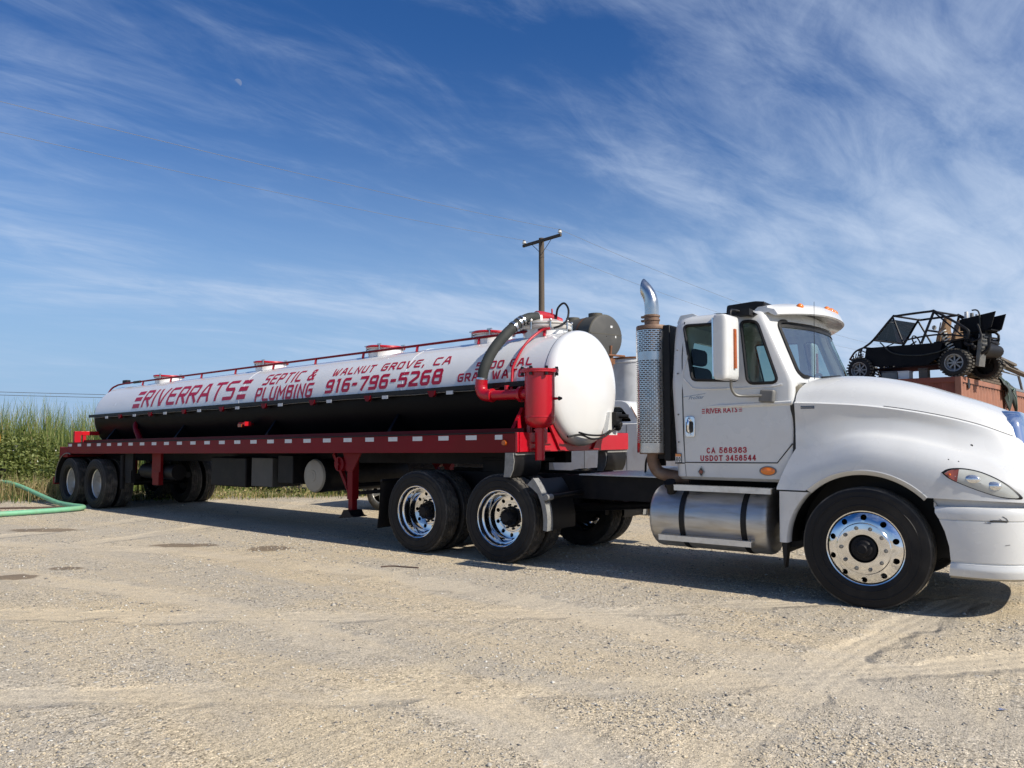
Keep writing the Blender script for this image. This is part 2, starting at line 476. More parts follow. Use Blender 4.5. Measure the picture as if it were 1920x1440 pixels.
def curve_plate(outlines, thick, bevel=0.0):
    """flat plate with holes in the XY plane (even-odd fill), centred on z = 0"""
    cu = bpy.data.curves.new("c", 'CURVE'); cu.dimensions = '2D'; cu.fill_mode = 'BOTH'
    cu.extrude = max(0.0001, thick / 2 - bevel); cu.bevel_depth = bevel; cu.bevel_resolution = 1; cu.offset = -bevel
    for pl in outlines:
        sp = cu.splines.new('POLY'); sp.points.add(len(pl) - 1)
        for p, q in zip(sp.points, pl): p.co = (q[0], q[1], 0, 1)
        sp.use_cyclic_u = True
    o = bpy.data.objects.new("c", cu); COL.objects.link(o)
    me = evaluated_mesh(o)
    bpy.data.objects.remove(o); bpy.data.curves.remove(cu)
    return me


def circle(r, n=24, cx=0, cy=0): return [(cx + r * math.cos(2 * math.pi * i / n), cy + r * math.sin(2 * math.pi * i / n)) for i in range(n)]


def text_mesh(body, size, bold=0.0, shear=0.0, spacing=1.0):
    cu = bpy.data.curves.new("t", 'FONT'); cu.body = body; cu.size = size; cu.offset = bold; cu.shear = shear
    cu.space_character = spacing; cu.fill_mode = 'FRONT'; cu.resolution_u = 3
    o = bpy.data.objects.new("t", cu); COL.objects.link(o)
    me = evaluated_mesh(o)
    bpy.data.objects.remove(o); bpy.data.curves.remove(cu)
    return me


def map_mesh(me, fn):
    n = len(me.vertices); co = np.empty(n * 3, np.float32); me.vertices.foreach_get("co", co); co = co.reshape(-1, 3)
    out = np.array([tuple(fn(*p)) for p in co], np.float32)
    me.vertices.foreach_set("co", out.ravel()); me.update()
    return me


def fit_text(body, x0, x1, z0, z1, fn, name, mt, parent, bold=0.0, spacing=1.0, shear=0.0):
    """print text so that it fills the box x0..x1 by z0..z1; fn maps (u, v) to a point on the carrying surface"""
    me = text_mesh(body, 1.0, bold, shear, spacing)
    n = len(me.vertices); co = np.empty(n * 3, np.float32); me.vertices.foreach_get("co", co); co = co.reshape(-1, 3)
    lo, hi = co.min(0), co.max(0)
    map_mesh(me, lambda x, y, z: fn(x0 + (x - lo[0]) / (hi[0] - lo[0]) * (x1 - x0), z0 + (y - lo[1]) / (hi[1] - lo[1]) * (z1 - z0)))
    me.materials.clear(); me.materials.append(MATS[mt])
    return finish(me, name, parent, ang=0, fix=False)


def smooth_path(pts, n=8):
    """Catmull-Rom through points"""
    P = [V(*p) for p in pts]; P = [P[0] * 2 - P[1]] + P + [P[-1] * 2 - P[-2]]; out = []
    for i in range(1, len(P) - 2):
        for k in range(n):
            t = k / n
            a, b, c, d = P[i - 1], P[i], P[i + 1], P[i + 2]
            out.append(0.5 * ((2 * b) + (c - a) * t + (2 * a - 5 * b + 4 * c - d) * t * t + (3 * b - a - 3 * c + d) * t ** 3))
    out.append(P[-2])
    return out


def interp(x, xs, ys):
    """smooth monotone-ish interpolation through a small table (Catmull-Rom on uneven knots)"""
    if x <= xs[0]: return ys[0]
    if x >= xs[-1]: return ys[-1]
    i = max(j for j in range(len(xs)) if xs[j] <= x); i = min(i, len(xs) - 2)
    h = xs[i + 1] - xs[i]; t = (x - xs[i]) / h

    def sl(j):
        if j == 0: return (ys[1] - ys[0]) / (xs[1] - xs[0])
        if j == len(xs) - 1: return (ys[-1] - ys[-2]) / (xs[-1] - xs[-2])
        return (ys[j + 1] - ys[j - 1]) / (xs[j + 1] - xs[j - 1])
    m0, m1 = sl(i) * h, sl(i + 1) * h
    return (2 * t ** 3 - 3 * t * t + 1) * ys[i] + (t ** 3 - 2 * t * t + t) * m0 + (-2 * t ** 3 + 3 * t * t) * ys[i + 1] + (t ** 3 - t * t) * m1


def at(u, v, depth):
    """world point seen at photo pixel (u, v) (1920 x 1440) at a distance along the lens axis"""
    p = math.atan((819 - 720) / 1443.0)
    a, b = (u - 960) / 1443.0, (720 - v) / 1443.0
    return V(a * depth, depth * (math.cos(p) - b * math.sin(p)), CAM_H + depth * (math.sin(p) + b * math.cos(p)))

# ------------------------------------------------------------------ wheels (axis along Y, outer face towards -Y)
def tyre_mesh(name, rad=0.52, w=0.285, lug=False, n=96, mt="rubber", bead=0.314):
    hw = w / 2
    side = [(bead, -hw * 0.78), (bead + 0.012, -hw * 0.90), (bead + 0.046, -hw * 0.965), (bead + 0.050, -hw * 1.0), (bead + 0.058, -hw * 1.0), (bead + 0.062, -hw * 0.978), (bead + 0.10, -hw * .995), (rad - 0.092, -hw * 0.99), (rad - 0.088, -hw * 1.02), (rad - 0.080, -hw * 1.02), (rad - 0.076, -hw * .98),
            (rad - 0.045, -hw * 0.95), (rad - 0.040, -hw * 0.955), (rad - 0.016, -hw * 0.88), (rad - 0.006, -hw * 0.84)]
    ribs = []; edges = np.linspace(-hw * 0.82, hw * 0.82, 6)
    for i in range(5):
        a, b = edges[i] + 0.005, edges[i + 1] - 0.005
        dz = -0.004 if i in (0, 4) else 0
        ribs += [(rad - 0.015, a - 0.001), (rad + dz, a), (rad + dz, b), (rad - 0.015, b + 0.001)]
    prof = side + ribs[1:-1] + [(r, -h) for r, h in side[::-1]] + [(bead - 0.01, hw * 0.5), (bead - 0.01, -hw * 0.5)]
    k0, k1 = len(side), len(side) + len(ribs) - 2

    def fn(i, j, r):
        if lug and k0 <= i < k1 and r > rad - 0.01 and (j + (i // 4)) % 4 == 0: return r - 0.011
        if lug and i in (k0 - 1, k0 - 2, k1, k1 + 1) and j % 4 == 0: return r - 0.008
        return r
    b = MB().lathe(prof, n, fn=fn, closed=True); K = len(prof)
    for q, f in enumerate(b.f):
        i = q % K
        if k0 - 2 <= i < k1 + 1: b.m[q] = 1                      # the tread carries road dust
    return b.mesh(name, [mt, "rubber_dusty"])


def drill(me, cutters):
    o = bpy.data.objects.new("d", me); COL.objects.link(o)
    boolean(o, cutters)
    me2 = o.data; bpy.data.objects.remove(o)
    return me2


def holes(n, rc, r, y0, y1, ph=0.0):
    out = []
    for i in range(n):
        a = 2 * math.pi * i / n + ph
        b = MB(); b.cyl((rc * math.cos(a), y0, rc * math.sin(a)), (rc * math.cos(a), y1, rc * math.sin(a)), r, n=14)
        for k in range(1): out.append(b)
    m = MB()
    for b in out: m.add(b.v, b.f)
    return [m.mesh("cut", [])]


def smooth_sharp(me, ang=35):
    fix_normals(me)
    me.polygons.foreach_set("use_smooth", [True] * len(me.polygons)); me.set_sharp_from_angle(angle=R(ang))
    return me


def widen(me, k, dy=0.0):
    """rims out to the bead seat"""
    return map_mesh(me, lambda x, y, z: (x * k, y + dy, z * k))


TYRE_STEER = smooth_sharp(tyre_mesh("tyre", 0.523, 0.285, False, 96))
TYRE_DRIVE = smooth_sharp(tyre_mesh("tyre", 0.523, 0.275, True, 176), 30)
TYRE_TRAIL = smooth_sharp(tyre_mesh("tyre", 0.510, 0.280, False, 80))

# polished steer wheel, convex disc with ten hand holes
rim = MB().lathe([(0.290, 0.10), (0.296, 0.0), (0.300, -0.085), (0.312, -0.095), (0.314, -0.110), (0.306, -0.114), (0.298, -0.108), (0.290, -0.106),
                  (0.272, -0.124), (0.250, -0.138), (0.226, -0.147), (0.206, -0.150), (0.200, -0.158), (0.185, -0.161), (0.112, -0.161), (0.106, -0.150),
                  (0.106, -0.120), (0.20, -0.120), (0.255, -0.100), (0.275, -0.07), (0.278, 0.10)], 90, closed=True).mesh("rim", ["chrome"])
RIM_STEER = smooth_sharp(drill(rim, holes(10, 0.2475, 0.0235, -0.2, -0.05, 0.32)), 28)
widen(RIM_STEER, 1.075, -.012)
HUB_STEER = MB().lathe([(0.0, -0.235), (0.035, -0.235), (0.040, -0.228), (0.042, -0.205), (0.066, -0.200), (0.072, -0.192), (0.076, -0.165), (0.104, -0.160), (0.105, -0.12)], 28).mesh("hub", ["black_frame"])
for k in range(6):
    pass
HUB_STEER = smooth_sharp(HUB_STEER)
b = MB(); b.cyl((0, 0, 0), (0, -0.012, 0), 0.017, 0.016, 12); b.cyl((0, -0.010, 0), (0, -0.030, 0), 0.0125, 0.012, 6); b.cyl((0, -0.028, 0), (0, -0.040, 0), 0.008, 0.007, 8)
NUT = smooth_sharp(b.mesh("lug_nut", ["dull_alu"]))
DRUM = smooth_sharp(MB().lathe([(0.0, -0.07), (0.21, -0.07), (0.215, 0.12), (0.0, 0.12)], 28).mesh("brake_drum", ["black_frame"]))

# polished drive wheel, deep dish
rim = MB().lathe([(0.288, 0.16), (0.290, 0.0), (0.300, -0.085), (0.312, -0.095), (0.314, -0.110), (0.306, -0.116), (0.298, -0.112), (0.293, -0.098),
                  (0.286, -0.060), (0.276, -0.048), (0.266, -0.045), (0.262, -0.036), (0.260, 0.055), (0.252, 0.102), (0.236, 0.126), (0.205, 0.136), (0.165, 0.138),
                  (0.158, 0.130), (0.10, 0.130), (0.10, 0.155), (0.24, 0.155), (0.272, 0.11), (0.276, 0.16)], 90, closed=True).mesh("rim", ["chrome"])
RIM_DRIVE = smooth_sharp(drill(rim, holes(10, 0.203, 0.0225, 0.08, 0.26)), 28)
widen(RIM_DRIVE, 1.075, -.012)
h = MB(); h.lathe([(0.0, -0.075), (0.055, -0.075), (0.062, -0.068), (0.090, -0.050), (0.098, -0.035), (0.104, 0.0), (0.104, 0.05), (0.128, 0.056), (0.130, 0.09)], 28)
for k in range(10):
    a = 2 * math.pi * k / 10 + 0.2
    h.cyl((0.142 * math.cos(a), 0.076, 0.142 * math.sin(a)), (0.142 * math.cos(a), 0.035, 0.142 * math.sin(a)), 0.0145, 0.013, 6)
    h.cyl((0.077 * math.cos(a), -0.045, 0.077 * math.sin(a)), (0.077 * math.cos(a), -0.072, 0.077 * math.sin(a)), 0.010, 0.009, 6)
h.v = [(x, y + 0.062, z) for x, y, z in h.v]
HUB_DRIVE = smooth_sharp(h.mesh("hub", ["black_frame"]))
# painted steel trailer wheel
RIM_TRAIL = smooth_sharp(MB().lathe([(0.285, 0.155), (0.290, 0.0), (0.300, -0.085), (0.311, -0.095), (0.313, -0.108), (0.303, -0.110), (0.293, -0.098),
                                      (0.285, -0.040), (0.272, -0.025), (0.268, 0.09), (0.250, 0.128), (0.20, 0.138), (0.09, 0.138), (0.09, 0.155), (0.27, 0.155)], 48, closed=True).mesh("rim", ["steel_wheel"]), 30)
widen(RIM_TRAIL, 1.075, -.01)
HUB_TRAIL = smooth_sharp(MB().lathe([(0.0, 0.05), (0.075, 0.05), (0.085, 0.06), (0.088, 0.11), (0.13, 0.115), (0.13, 0.15)], 20).mesh("hub", ["black_frame"]))


def sub(name, me, parent, loc=(0, 0, 0)):
    o = bpy.data.objects.new(name, me); COL.objects.link(o); o.parent = parent; o.location = loc
    return o


def wheel(parent, x, y, z, kind):
    """y < 0: near side. Returns the wheel (a part of its vehicle) with its sub-parts"""
    w = empty("wheel", (x, y, z), 0 if y < 0 else math.pi, parent)
    w.rotation_euler.y = random.uniform(0, 0.6)
    if kind == 'steer':
        sub("tyre", TYRE_STEER, w); sub("rim", RIM_STEER, w); sub("hub", HUB_STEER, w); sub("brake_drum", DRUM, w)
        for k in range(10):
            a = 2 * math.pi * k / 10
            sub("lug_nut", NUT, w, (0.180 * math.cos(a), -0.173, 0.180 * math.sin(a)))
    else:
        T, RM, HB = (TYRE_DRIVE, RIM_DRIVE, HUB_DRIVE) if kind == 'drive' else (TYRE_TRAIL, RIM_TRAIL, HUB_TRAIL)
        sub("tyre", T, w); sub("tyre", T, w, (0, 0.335, 0)); sub("rim", RM, w); sub("hub", HB, w); sub("brake_drum", DRUM, w, (0, 0.27, 0))
    return w

# ------------------------------------------------------------------ ground
def ground_h(x, y):
    """gentle relief of the yard; flat where the vehicles stand"""
    return 0.0


# wheel tracks pressed into the yard: circles (centre x, y, radius, half width)
TRACKS = [(-9.0, -2.0, 10.9, .26), (-9.0, -2.0, 12.85, .26), (15.0, -6.5, 17.35, .20), (-2.0, 26.0, 19.6, .2), (-2.0, 26.0, 21.5, .2), (-16.0, 16.0, 9.6, .24), (-16.0, 16.0, 11.4, .24)]


def ground_material():
    m = bpy.data.materials.new("gravel_yard"); m.use_nodes = True
    nt = m.node_tree; N, Lk = nt.nodes.new, nt.links.new
    b = nt.nodes["Principled BSDF"]; b.inputs["Roughness"].default_value = 0.92; b.inputs["Specular IOR Level"].default_value = 0.2
    tc = N("ShaderNodeTexCoord")

    def mapping(sc3=(1, 1, 1), rot=0.0, loc=(0, 0, 0)):
        mp = N("ShaderNodeMapping"); mp.vector_type = 'TEXTURE'; mp.inputs["Scale"].default_value = tuple(1 / q for q in sc3); mp.inputs["Rotation"].default_value = (0, 0, rot); mp.inputs["Location"].default_value = loc
        Lk(tc.outputs["Object"], mp.inputs[0]); return mp.outputs[0]

    def noise(vec, s, d=6, r=0.55, dist=0.0):
        n = N("ShaderNodeTexNoise"); n.inputs["Scale"].default_value = s; n.inputs["Detail"].default_value = d
        n.inputs["Roughness"].default_value = r; n.inputs["Distortion"].default_value = dist; Lk(vec, n.inputs["Vector"]); return n.outputs["Fac"]

    def rng(v, a, b_, c=0.0, d=1.0):
        n = N("ShaderNodeMapRange"); n.interpolation_type = 'SMOOTHSTEP'; Lk(v, n.inputs["Value"])
        for k, q in zip(("From Min", "From Max", "To Min", "To Max"), (a, b_, c, d)): n.inputs[k].default_value = q
        return n.outputs[0]

    def mix(f, a, b_, mode='MIX'):
        n = N("ShaderNodeMix"); n.data_type = 'RGBA'; n.blend_type = mode
        if hasattr(f, "links"): Lk(f, n.inputs["Factor"])
        else: n.inputs["Factor"].default_value = f
        for i, q in ((6, a), (7, b_)):
            if hasattr(q, "links"): Lk(q, n.inputs[i])
            else: n.inputs[i].default_value = (*q, 1)
        return n.outputs[2]

    def mth(op, a, b_):
        n = N("ShaderNodeMath"); n.operation = op
        for i, q in enumerate((a, b_)):
            if hasattr(q, "links"): Lk(q, n.inputs[i])
            else: n.inputs[i].default_value = q
        return n.outputs[0]

    base = mapping()
    drive = mapping((0.30, 1.3, 1), R(-38))            # smeared along the way the trucks drive
    drive2 = mapping((0.34, 1.5, 1), R(62), (3, 1, 0))
    patch = noise(drive, 0.9, 5, 0.6, 0.6)
    patch2 = noise(drive2, 1.1, 6, 0.6, 0.8)
    tan, grey = (0.56, 0.458, 0.308), (0.465, 0.405, 0.312)
    col = mix(rng(patch, 0.40, 0.62), grey, tan)
    col = mix(rng(patch2, 0.48, 0.70, 0, 0.7), col, (0.56, 0.465, 0.315))
    col = mix(rng(noise(base, 0.22, 4), 0.42, 0.62, 0, 0.5), col, (0.51, 0.45, 0.355))
    # stones: cells of different tone
    def cells(scale, lo, hi, vec=base):
        v = N("ShaderNodeTexVoronoi"); v.inputs["Scale"].default_value = scale; v.inputs["Randomness"].default_value = 1.0
        Lk(vec, v.inputs["Vector"])
        hs = N("ShaderNodeSeparateColor"); Lk(v.outputs["Color"], hs.inputs[0])
        return v.outputs["Distance"], hs.outputs[0], hs.outputs[1]
    bare = None
    wv = mth('MULTIPLY', mth('SUBTRACT', noise(base, 1.6, 3), 0.5), 0.5)
    for tx, ty, tr, tw in TRACKS:
        mp = N("ShaderNodeVectorMath"); mp.operation = 'DISTANCE'; Lk(tc.outputs["Object"], mp.inputs[0]); mp.inputs[1].default_value = (tx, ty, 0)
        e = mth('ABSOLUTE', mth('ADD', mth('SUBTRACT', mp.outputs["Value"], tr), wv), 0.0)
        e = rng(e, tw * 1.15, tw * .55)
        rib = mth('MULTIPLY', mth('SINE', mth('MULTIPLY', mp.outputs["Value"], 62.0), 0.0), e)
        ribs = rib if bare is None else mth('ADD', ribs, rib)
        bare = e if bare is None else mth('MAXIMUM', bare, e)
    bare = mth('MULTIPLY', bare, rng(noise(base, .45, 3), 0.36, 0.58, 0.15, 1.0))
    loose = mth('SUBTRACT', 1.0, mth('MULTIPLY', bare, .8))
    col = mix(mth('MULTIPLY', bare, .26), col, (0.565, 0.48, 0.345))
    d1, c1, k1 = cells(80, 0, 1); d2, c2, k2 = cells(24, 0, 1); d3, c3, k3 = cells(170, 0, 1)
    def tone(c, lo, hi):
        cmb = N("ShaderNodeCombineColor")
        r = rng(c, 0, 1, lo, hi)
        for i in range(3): Lk(r, cmb.inputs[i])
        return cmb.outputs[0]
    stony = rng(noise(drive, 1.3, 5, 0.65, 0.7), 0.40, 0.60)          # where loose stones lie thicker
    f1 = mth('MULTIPLY', mth('MULTIPLY', rng(k1, 0.35, 0.5), rng(stony, 0, 1, 0.30, 0.85)), loose)
    col = mix(f1, col, mix(1.0, col, tone(c1, 0.38, 1.58), 'MULTIPLY'))
    col = mix(mth('MULTIPLY', rng(k3, 0.4, 0.5), 0.7), col, mix(1.0, col, tone(c3, 0.50, 1.5), 'MULTIPLY'))
    f2 = mth('MULTIPLY', rng(k2, 0.80, 0.83), mth('MULTIPLY', rng(d2, 0.5, 0.3), mth('MULTIPLY', rng(stony, 0, 1, 0.1, 0.8), loose)))
    col = mix(f2, col, mix(1.0, (0.50, 0.47, 0.41), tone(c2, 0.30, 1.25), 'MULTIPLY'))
    # damp stains and dark oily spots with a shape of their own
    st = rng(noise(mapping((0.7, 1.6, 1), R(10), (4.2, 7.7, 0)), 0.62, 5, 0.55, 0.6), 0.70, 0.75, 0, 0.55)
    col = mix(st, col, (0.135, 0.098, 0.062))
    # three small damp patches left by drips
    wob = mth('MULTIPLY', mth('SUBTRACT', noise(base, 5.0, 3), 0.5), 0.9)
    for (sx, sy, rx, ry) in ((-3.20, 10.30, .30, .26), (-4.45, 10.60, .46, .20), (-5.25, 8.22, .26, .17), (-7.4, 12.3, .6, .24), (-5.0, 8.75, .2, .12)):
        mp = N("ShaderNodeMapping"); mp.vector_type = 'TEXTURE'; mp.inputs["Location"].default_value = (sx, sy, 0); mp.inputs["Scale"].default_value = (rx, ry, 1)
        Lk(tc.outputs["Object"], mp.inputs[0])
        ln = N("ShaderNodeVectorMath"); ln.operation = 'LENGTH'; Lk(mp.outputs[0], ln.inputs[0])
        col = mix(rng(mth('ADD', ln.outputs["Value"], wob), 1.1, 0.8, 0, 0.8), col, (0.165, 0.120, 0.078))
    # grass-and-straw verge beyond the yard
    sep = N("ShaderNodeSeparateXYZ"); Lk(tc.outputs["Object"], sep.inputs[0])
    far = mth('ADD', mth('ADD', sep.outputs[1], mth('MULTIPLY', sep.outputs[0], -0.22)), mth('MULTIPLY', noise(base, 0.6, 5), 3.0))
    col = mix(rng(far, 22.0, 24.0, 0, 0.85), col, mix(rng(noise(base, 3.0, 6), 0.4, 0.6), (0.22, 0.175, 0.085), (0.12, 0.125, 0.045)))
    Lk(col, b.inputs["Base Color"])
    # relief
    ruts = noise(mapping((0.10, 3.2, 1), R(-36), (1, 2, 0)), 1.4, 4, 0.6, 0.5)
    ruts2 = noise(mapping((0.12, 3.0, 1), R(55), (5, 2, 0)), 1.2, 4, 0.6, 0.7)
    hgt = mth('ADD', mth('MULTIPLY', rng(d1, 0.0, 0.55, 1.0, 0.0), mth('MULTIPLY', rng(k1, 0.3, 0.5), 0.5)), mth('MULTIPLY', rng(d3, 0, 0.5, 1, 0), 0.22))
    hgt = mth('ADD', hgt, mth('MULTIPLY', rng(d2, 0.0, 0.5, 1.0, 0.0), mth('MULTIPLY', f2, 0.9)))
    hgt = mth('ADD', hgt, mth('ADD', mth('MULTIPLY', ruts, 3.2), mth('MULTIPLY', ruts2, 2.2)))
    hgt = mth('ADD', mth('MULTIPLY', hgt, loose), mth('MULTIPLY', noise(base, 9, 4, 0.7), 1.3))
    hgt = mth('SUBTRACT', hgt, mth('ADD', mth('MULTIPLY', bare, .12), mth('MULTIPLY', mth('MULTIPLY', ribs, bare), .13)))
    bp = N("ShaderNodeBump"); bp.inputs["Strength"].default_value = 0.7; bp.inputs["Distance"].default_value = 0.017
    Lk(hgt, bp.inputs["Height"]); Lk(bp.outputs[0], b.inputs["Normal"])
    MATS["gravel_yard"] = m


ground_material()


def build_ground():
    # one sheet to the horizon: fine cells near the camera, coarse beyond
    xs = np.concatenate([[-3000, -900, -300, -120, -60], np.linspace(-34, 34, 90), [60, 120, 300, 900, 3000]])
    ys = np.concatenate([[-400, -120, -40], np.linspace(-14, 40, 90), [60, 100, 200, 500, 1200, 3000]])
    P = []
    for y in ys:
        row = []
        for x in xs:
            row.append((x, y, 0.0))
        P.append(row)
    me = MB().grid(P).mesh("ground", ["gravel_yard"])
    o = finish(me, "ground", ang=60)
    struct(o)
    return o


build_ground()


def stones():
    """loose crushed stone lying on the yard, thicker in the drifts left by tyres"""
    n = 150000
    # density falls with distance: sample the depth so that stones per pixel stay even
    y = 1.9 * np.exp(RNG.random(n) * math.log(17.5 / 1.9))
    x = (RNG.random(n) * 2 - 1) * (y * 0.72 + 0.3)
    a = R(-36); u = x * math.cos(a) + y * math.sin(a); v = -x * math.sin(a) + y * math.cos(a)
    dens = 0.5 + 0.28 * np.sin(v * 2.1 + 0.6 * np.sin(u * 0.7)) + 0.25 * np.sin(v * 5.3 + 1.3 * np.sin(u * 0.9 + 1)) + 0.2 * np.sin(u * 1.3 + v * 0.9)
    bare = np.zeros(n)
    for tx, ty, tr, tw in TRACKS: bare = np.maximum(bare, np.clip(1.6 - np.abs(np.hypot(x - tx, y - ty) - tr) / tw, 0, 1))
    keep = RNG.random(n) < np.clip(dens, 0.10, 1.0) * (1 - .88 * bare)
    x, y = x[keep], y[keep]; n = len(x)
    size = 0.0032 + 0.0085 * RNG.random(n) ** 3.0 + (RNG.random(n) < 0.004) * 0.010
    size *= np.clip(0.62 + y * 0.085, 0.7, 1.5)
    base = np.array([(1, 0, 0), (-1, 0, 0), (0, 1, 0), (0, -1, 0), (0, 0, 1), (0.1, 0.1, -0.6)], float)
    tri = np.array([(0, 2, 4), (2, 1, 4), (1, 3, 4), (3, 0, 4), (2, 0, 5), (1, 2, 5), (3, 1, 5), (0, 3, 5)])
    vs = np.repeat(base[None], n, 0) * (0.65 + 0.7 * RNG.random((n, 6, 3)))
    ang = RNG.random(n) * 2 * math.pi; c, s = np.cos(ang), np.sin(ang)
    st = np.stack([0.8 + 0.9 * RNG.random(n), np.ones(n), 0.35 + 0.5 * RNG.random(n)], 1)
    vs *= st[:, None, :] * size[:, None, None]
    X = vs[:, :, 0] * c[:, None] - vs[:, :, 1] * s[:, None] + x[:, None]
    Y = vs[:, :, 0] * s[:, None] + vs[:, :, 1] * c[:, None] + y[:, None]
    Z = vs[:, :, 2] + size[:, None] * 0.12
    co = np.stack([X, Y, Z], 2).reshape(-1, 3)
    fi = (tri[None] + (np.arange(n) * 6)[:, None, None]).reshape(-1, 3)
    me = bpy.data.meshes.new("loose_stones")
    me.vertices.add(len(co)); me.vertices.foreach_set("co", co.astype(np.float32).ravel())
    me.loops.add(fi.size); me.loops.foreach_set("vertex_index", fi.astype(np.int32).ravel())
    me.polygons.add(len(fi)); me.polygons.foreach_set("loop_start", np.arange(0, fi.size, 3, dtype=np.int32))
    me.polygons.foreach_set("loop_total", np.full(len(fi), 3, np.int32))
    t = RNG.random(n)
    mi = np.where(t < 0.40, 0, np.where(t < 0.78, 1, np.where(t < 0.92, 2, 3)))
    me.polygons.foreach_set("material_index", np.repeat(mi, 8).astype(np.int32))
    me.update(calc_edges=True)
    for nm, c_ in (("stone_tan", (0.53, 0.45, 0.32)), ("stone_grey", (0.42, 0.385, 0.325)), ("stone_dark", (0.19, 0.182, 0.17)), ("stone_pale", (0.60, 0.58, 0.52))):
        mat(nm, c_, 0.9, var=0.15, vscale=30); me.materials.append(MATS[nm])
    o = bpy.data.objects.new("loose_stones", me); COL.objects.link(o)
    o["kind"] = "stuff"; o["label"] = "loose crushed stone scattered over the tan yard"; o["category"] = "gravel"
    return o


stones()

# ------------------------------------------------------------------ stroke lettering (square sign-writer's face)
G = {
    'R': [[(0, 0), (0, 1), (.86, 1), (1, .88), (1, .58), (.88, .46), (0, .46)], [(.45, .46), (1, 0)]],
    'I': [[(0.5, 0), (0.5, 1)]], 'V': [[(0, 1), (.42, 0), (.58, 0), (1, 1)]],
    'E': [[(1, 1), (.12, 1), (0, .9), (0, .1), (.12, 0), (1, 0)], [(0, .52), (.85, .52)]],
    'A': [[(0, 0), (.36, 1), (.64, 1), (1, 0)], [(.15, .34), (.85, .34)]],
    'T': [[(0, 1), (1, 1)], [(.5, 1), (.5, 0)]],
    'S': [[(1, 1), (.12, 1), (0, .9), (0, .62), (.12, .52), (.88, .52), (1, .42), (1, .1), (.88, 0), (0, 0)]],
    'P': [[(0, 0), (0, 1), (.86, 1), (1, .88), (1, .54), (.88, .42), (0, .42)]],
    'C': [[(1, 1), (.14, 1), (0, .88), (0, .12), (.14, 0), (1, 0)]],
    '&': [[(1, .0), (.22, .78), (.22, .92), (.32, 1), (.62, 1), (.72, .92), (.72, .78), (.05, .30), (.05, .1), (.18, 0), (.62, 0), (.95, .42)]],
    'L': [[(0, 1), (0, .1), (.1, 0), (1, 0)]], 'U': [[(0, 1), (0, .12), (.14, 0), (.86, 0), (1, .12), (1, 1)]],
    'M': [[(0, 0), (0, 1), (.5, .35), (1, 1), (1, 0)]],
    'B': [[(0, 0), (0, 1), (.84, 1), (.96, .9), (.96, .62), (.84, .52), (0, .52)], [(.84, .52), (1, .42), (1, .1), (.88, 0), (0, 0)]],
    'N': [[(0, 0), (0, 1), (1, 0), (1, 1)]],
    'G': [[(1, 1), (.14, 1), (0, .88), (0, .12), (.14, 0), (.88, 0), (1, .1), (1, .5), (.5, .5)]],
    'W': [[(0, 1), (.18, 0), (.34, 0), (.5, .8), (.66, 0), (.82, 0), (1, 1)]],
    'O': [[(.14, 0), (.86, 0), (1, .12), (1, .88), (.86, 1), (.14, 1), (0, .88), (0, .12), (.14, 0)]],
    'D': [[(0, 0), (.84, 0), (1, .14), (1, .86), (.84, 1), (0, 1), (0, 0)]],
    'Y': [[(0, 1), (.5, .48), (1, 1)], [(.5, .48), (.5, 0)]],
    '9': [[(0, 0), (.88, 0), (1, .1), (1, .88), (.86, 1), (.14, 1), (0, .88), (0, .56), (.12, .46), (1, .46)]],
    '1': [[(.2, 1), (.6, 1), (.6, 0)]],
    '6': [[(.95, 1), (.14, 1), (0, .88), (0, .12), (.14, 0), (.86, 0), (1, .12), (1, .44), (.88, .54), (0, .54)]],
    '7': [[(0, 1), (1, 1), (1, .86), (.4, 0)]], '-': [[(.1, .48), (.9, .48)]],
    '5': [[(1, 1), (0, 1), (0, .56), (.86, .56), (1, .45), (1, .12), (.86, 0), (0, 0)]],
    '2': [[(0, 1), (.86, 1), (1, .88), (1, .62), (.0, .16), (0, 0), (1, 0)]],
    '8': [[(.12, .52), (0, .42), (0, .1), (.12, 0), (.88, 0), (1, .1), (1, .42), (.88, .52), (.12, .52), (.04, .62), (.04, .9), (.16, 1), (.84, 1), (.96, .9), (.96, .62), (.88, .52)]],
    '0': [[(.14, 0), (.86, 0), (1, .12), (1, .88), (.86, 1), (.14, 1), (0, .88), (0, .12), (.14, 0)]],
    ',': [[(.35, .10), (.2, -.14)]],
}
GW = {'I': .32, '1': .62, ',': .3, '-': .62, 'M': 1.1, 'W': 1.25, 'V': 1.0, '&': 1.05, 'T': .92, 'A': 1.0}


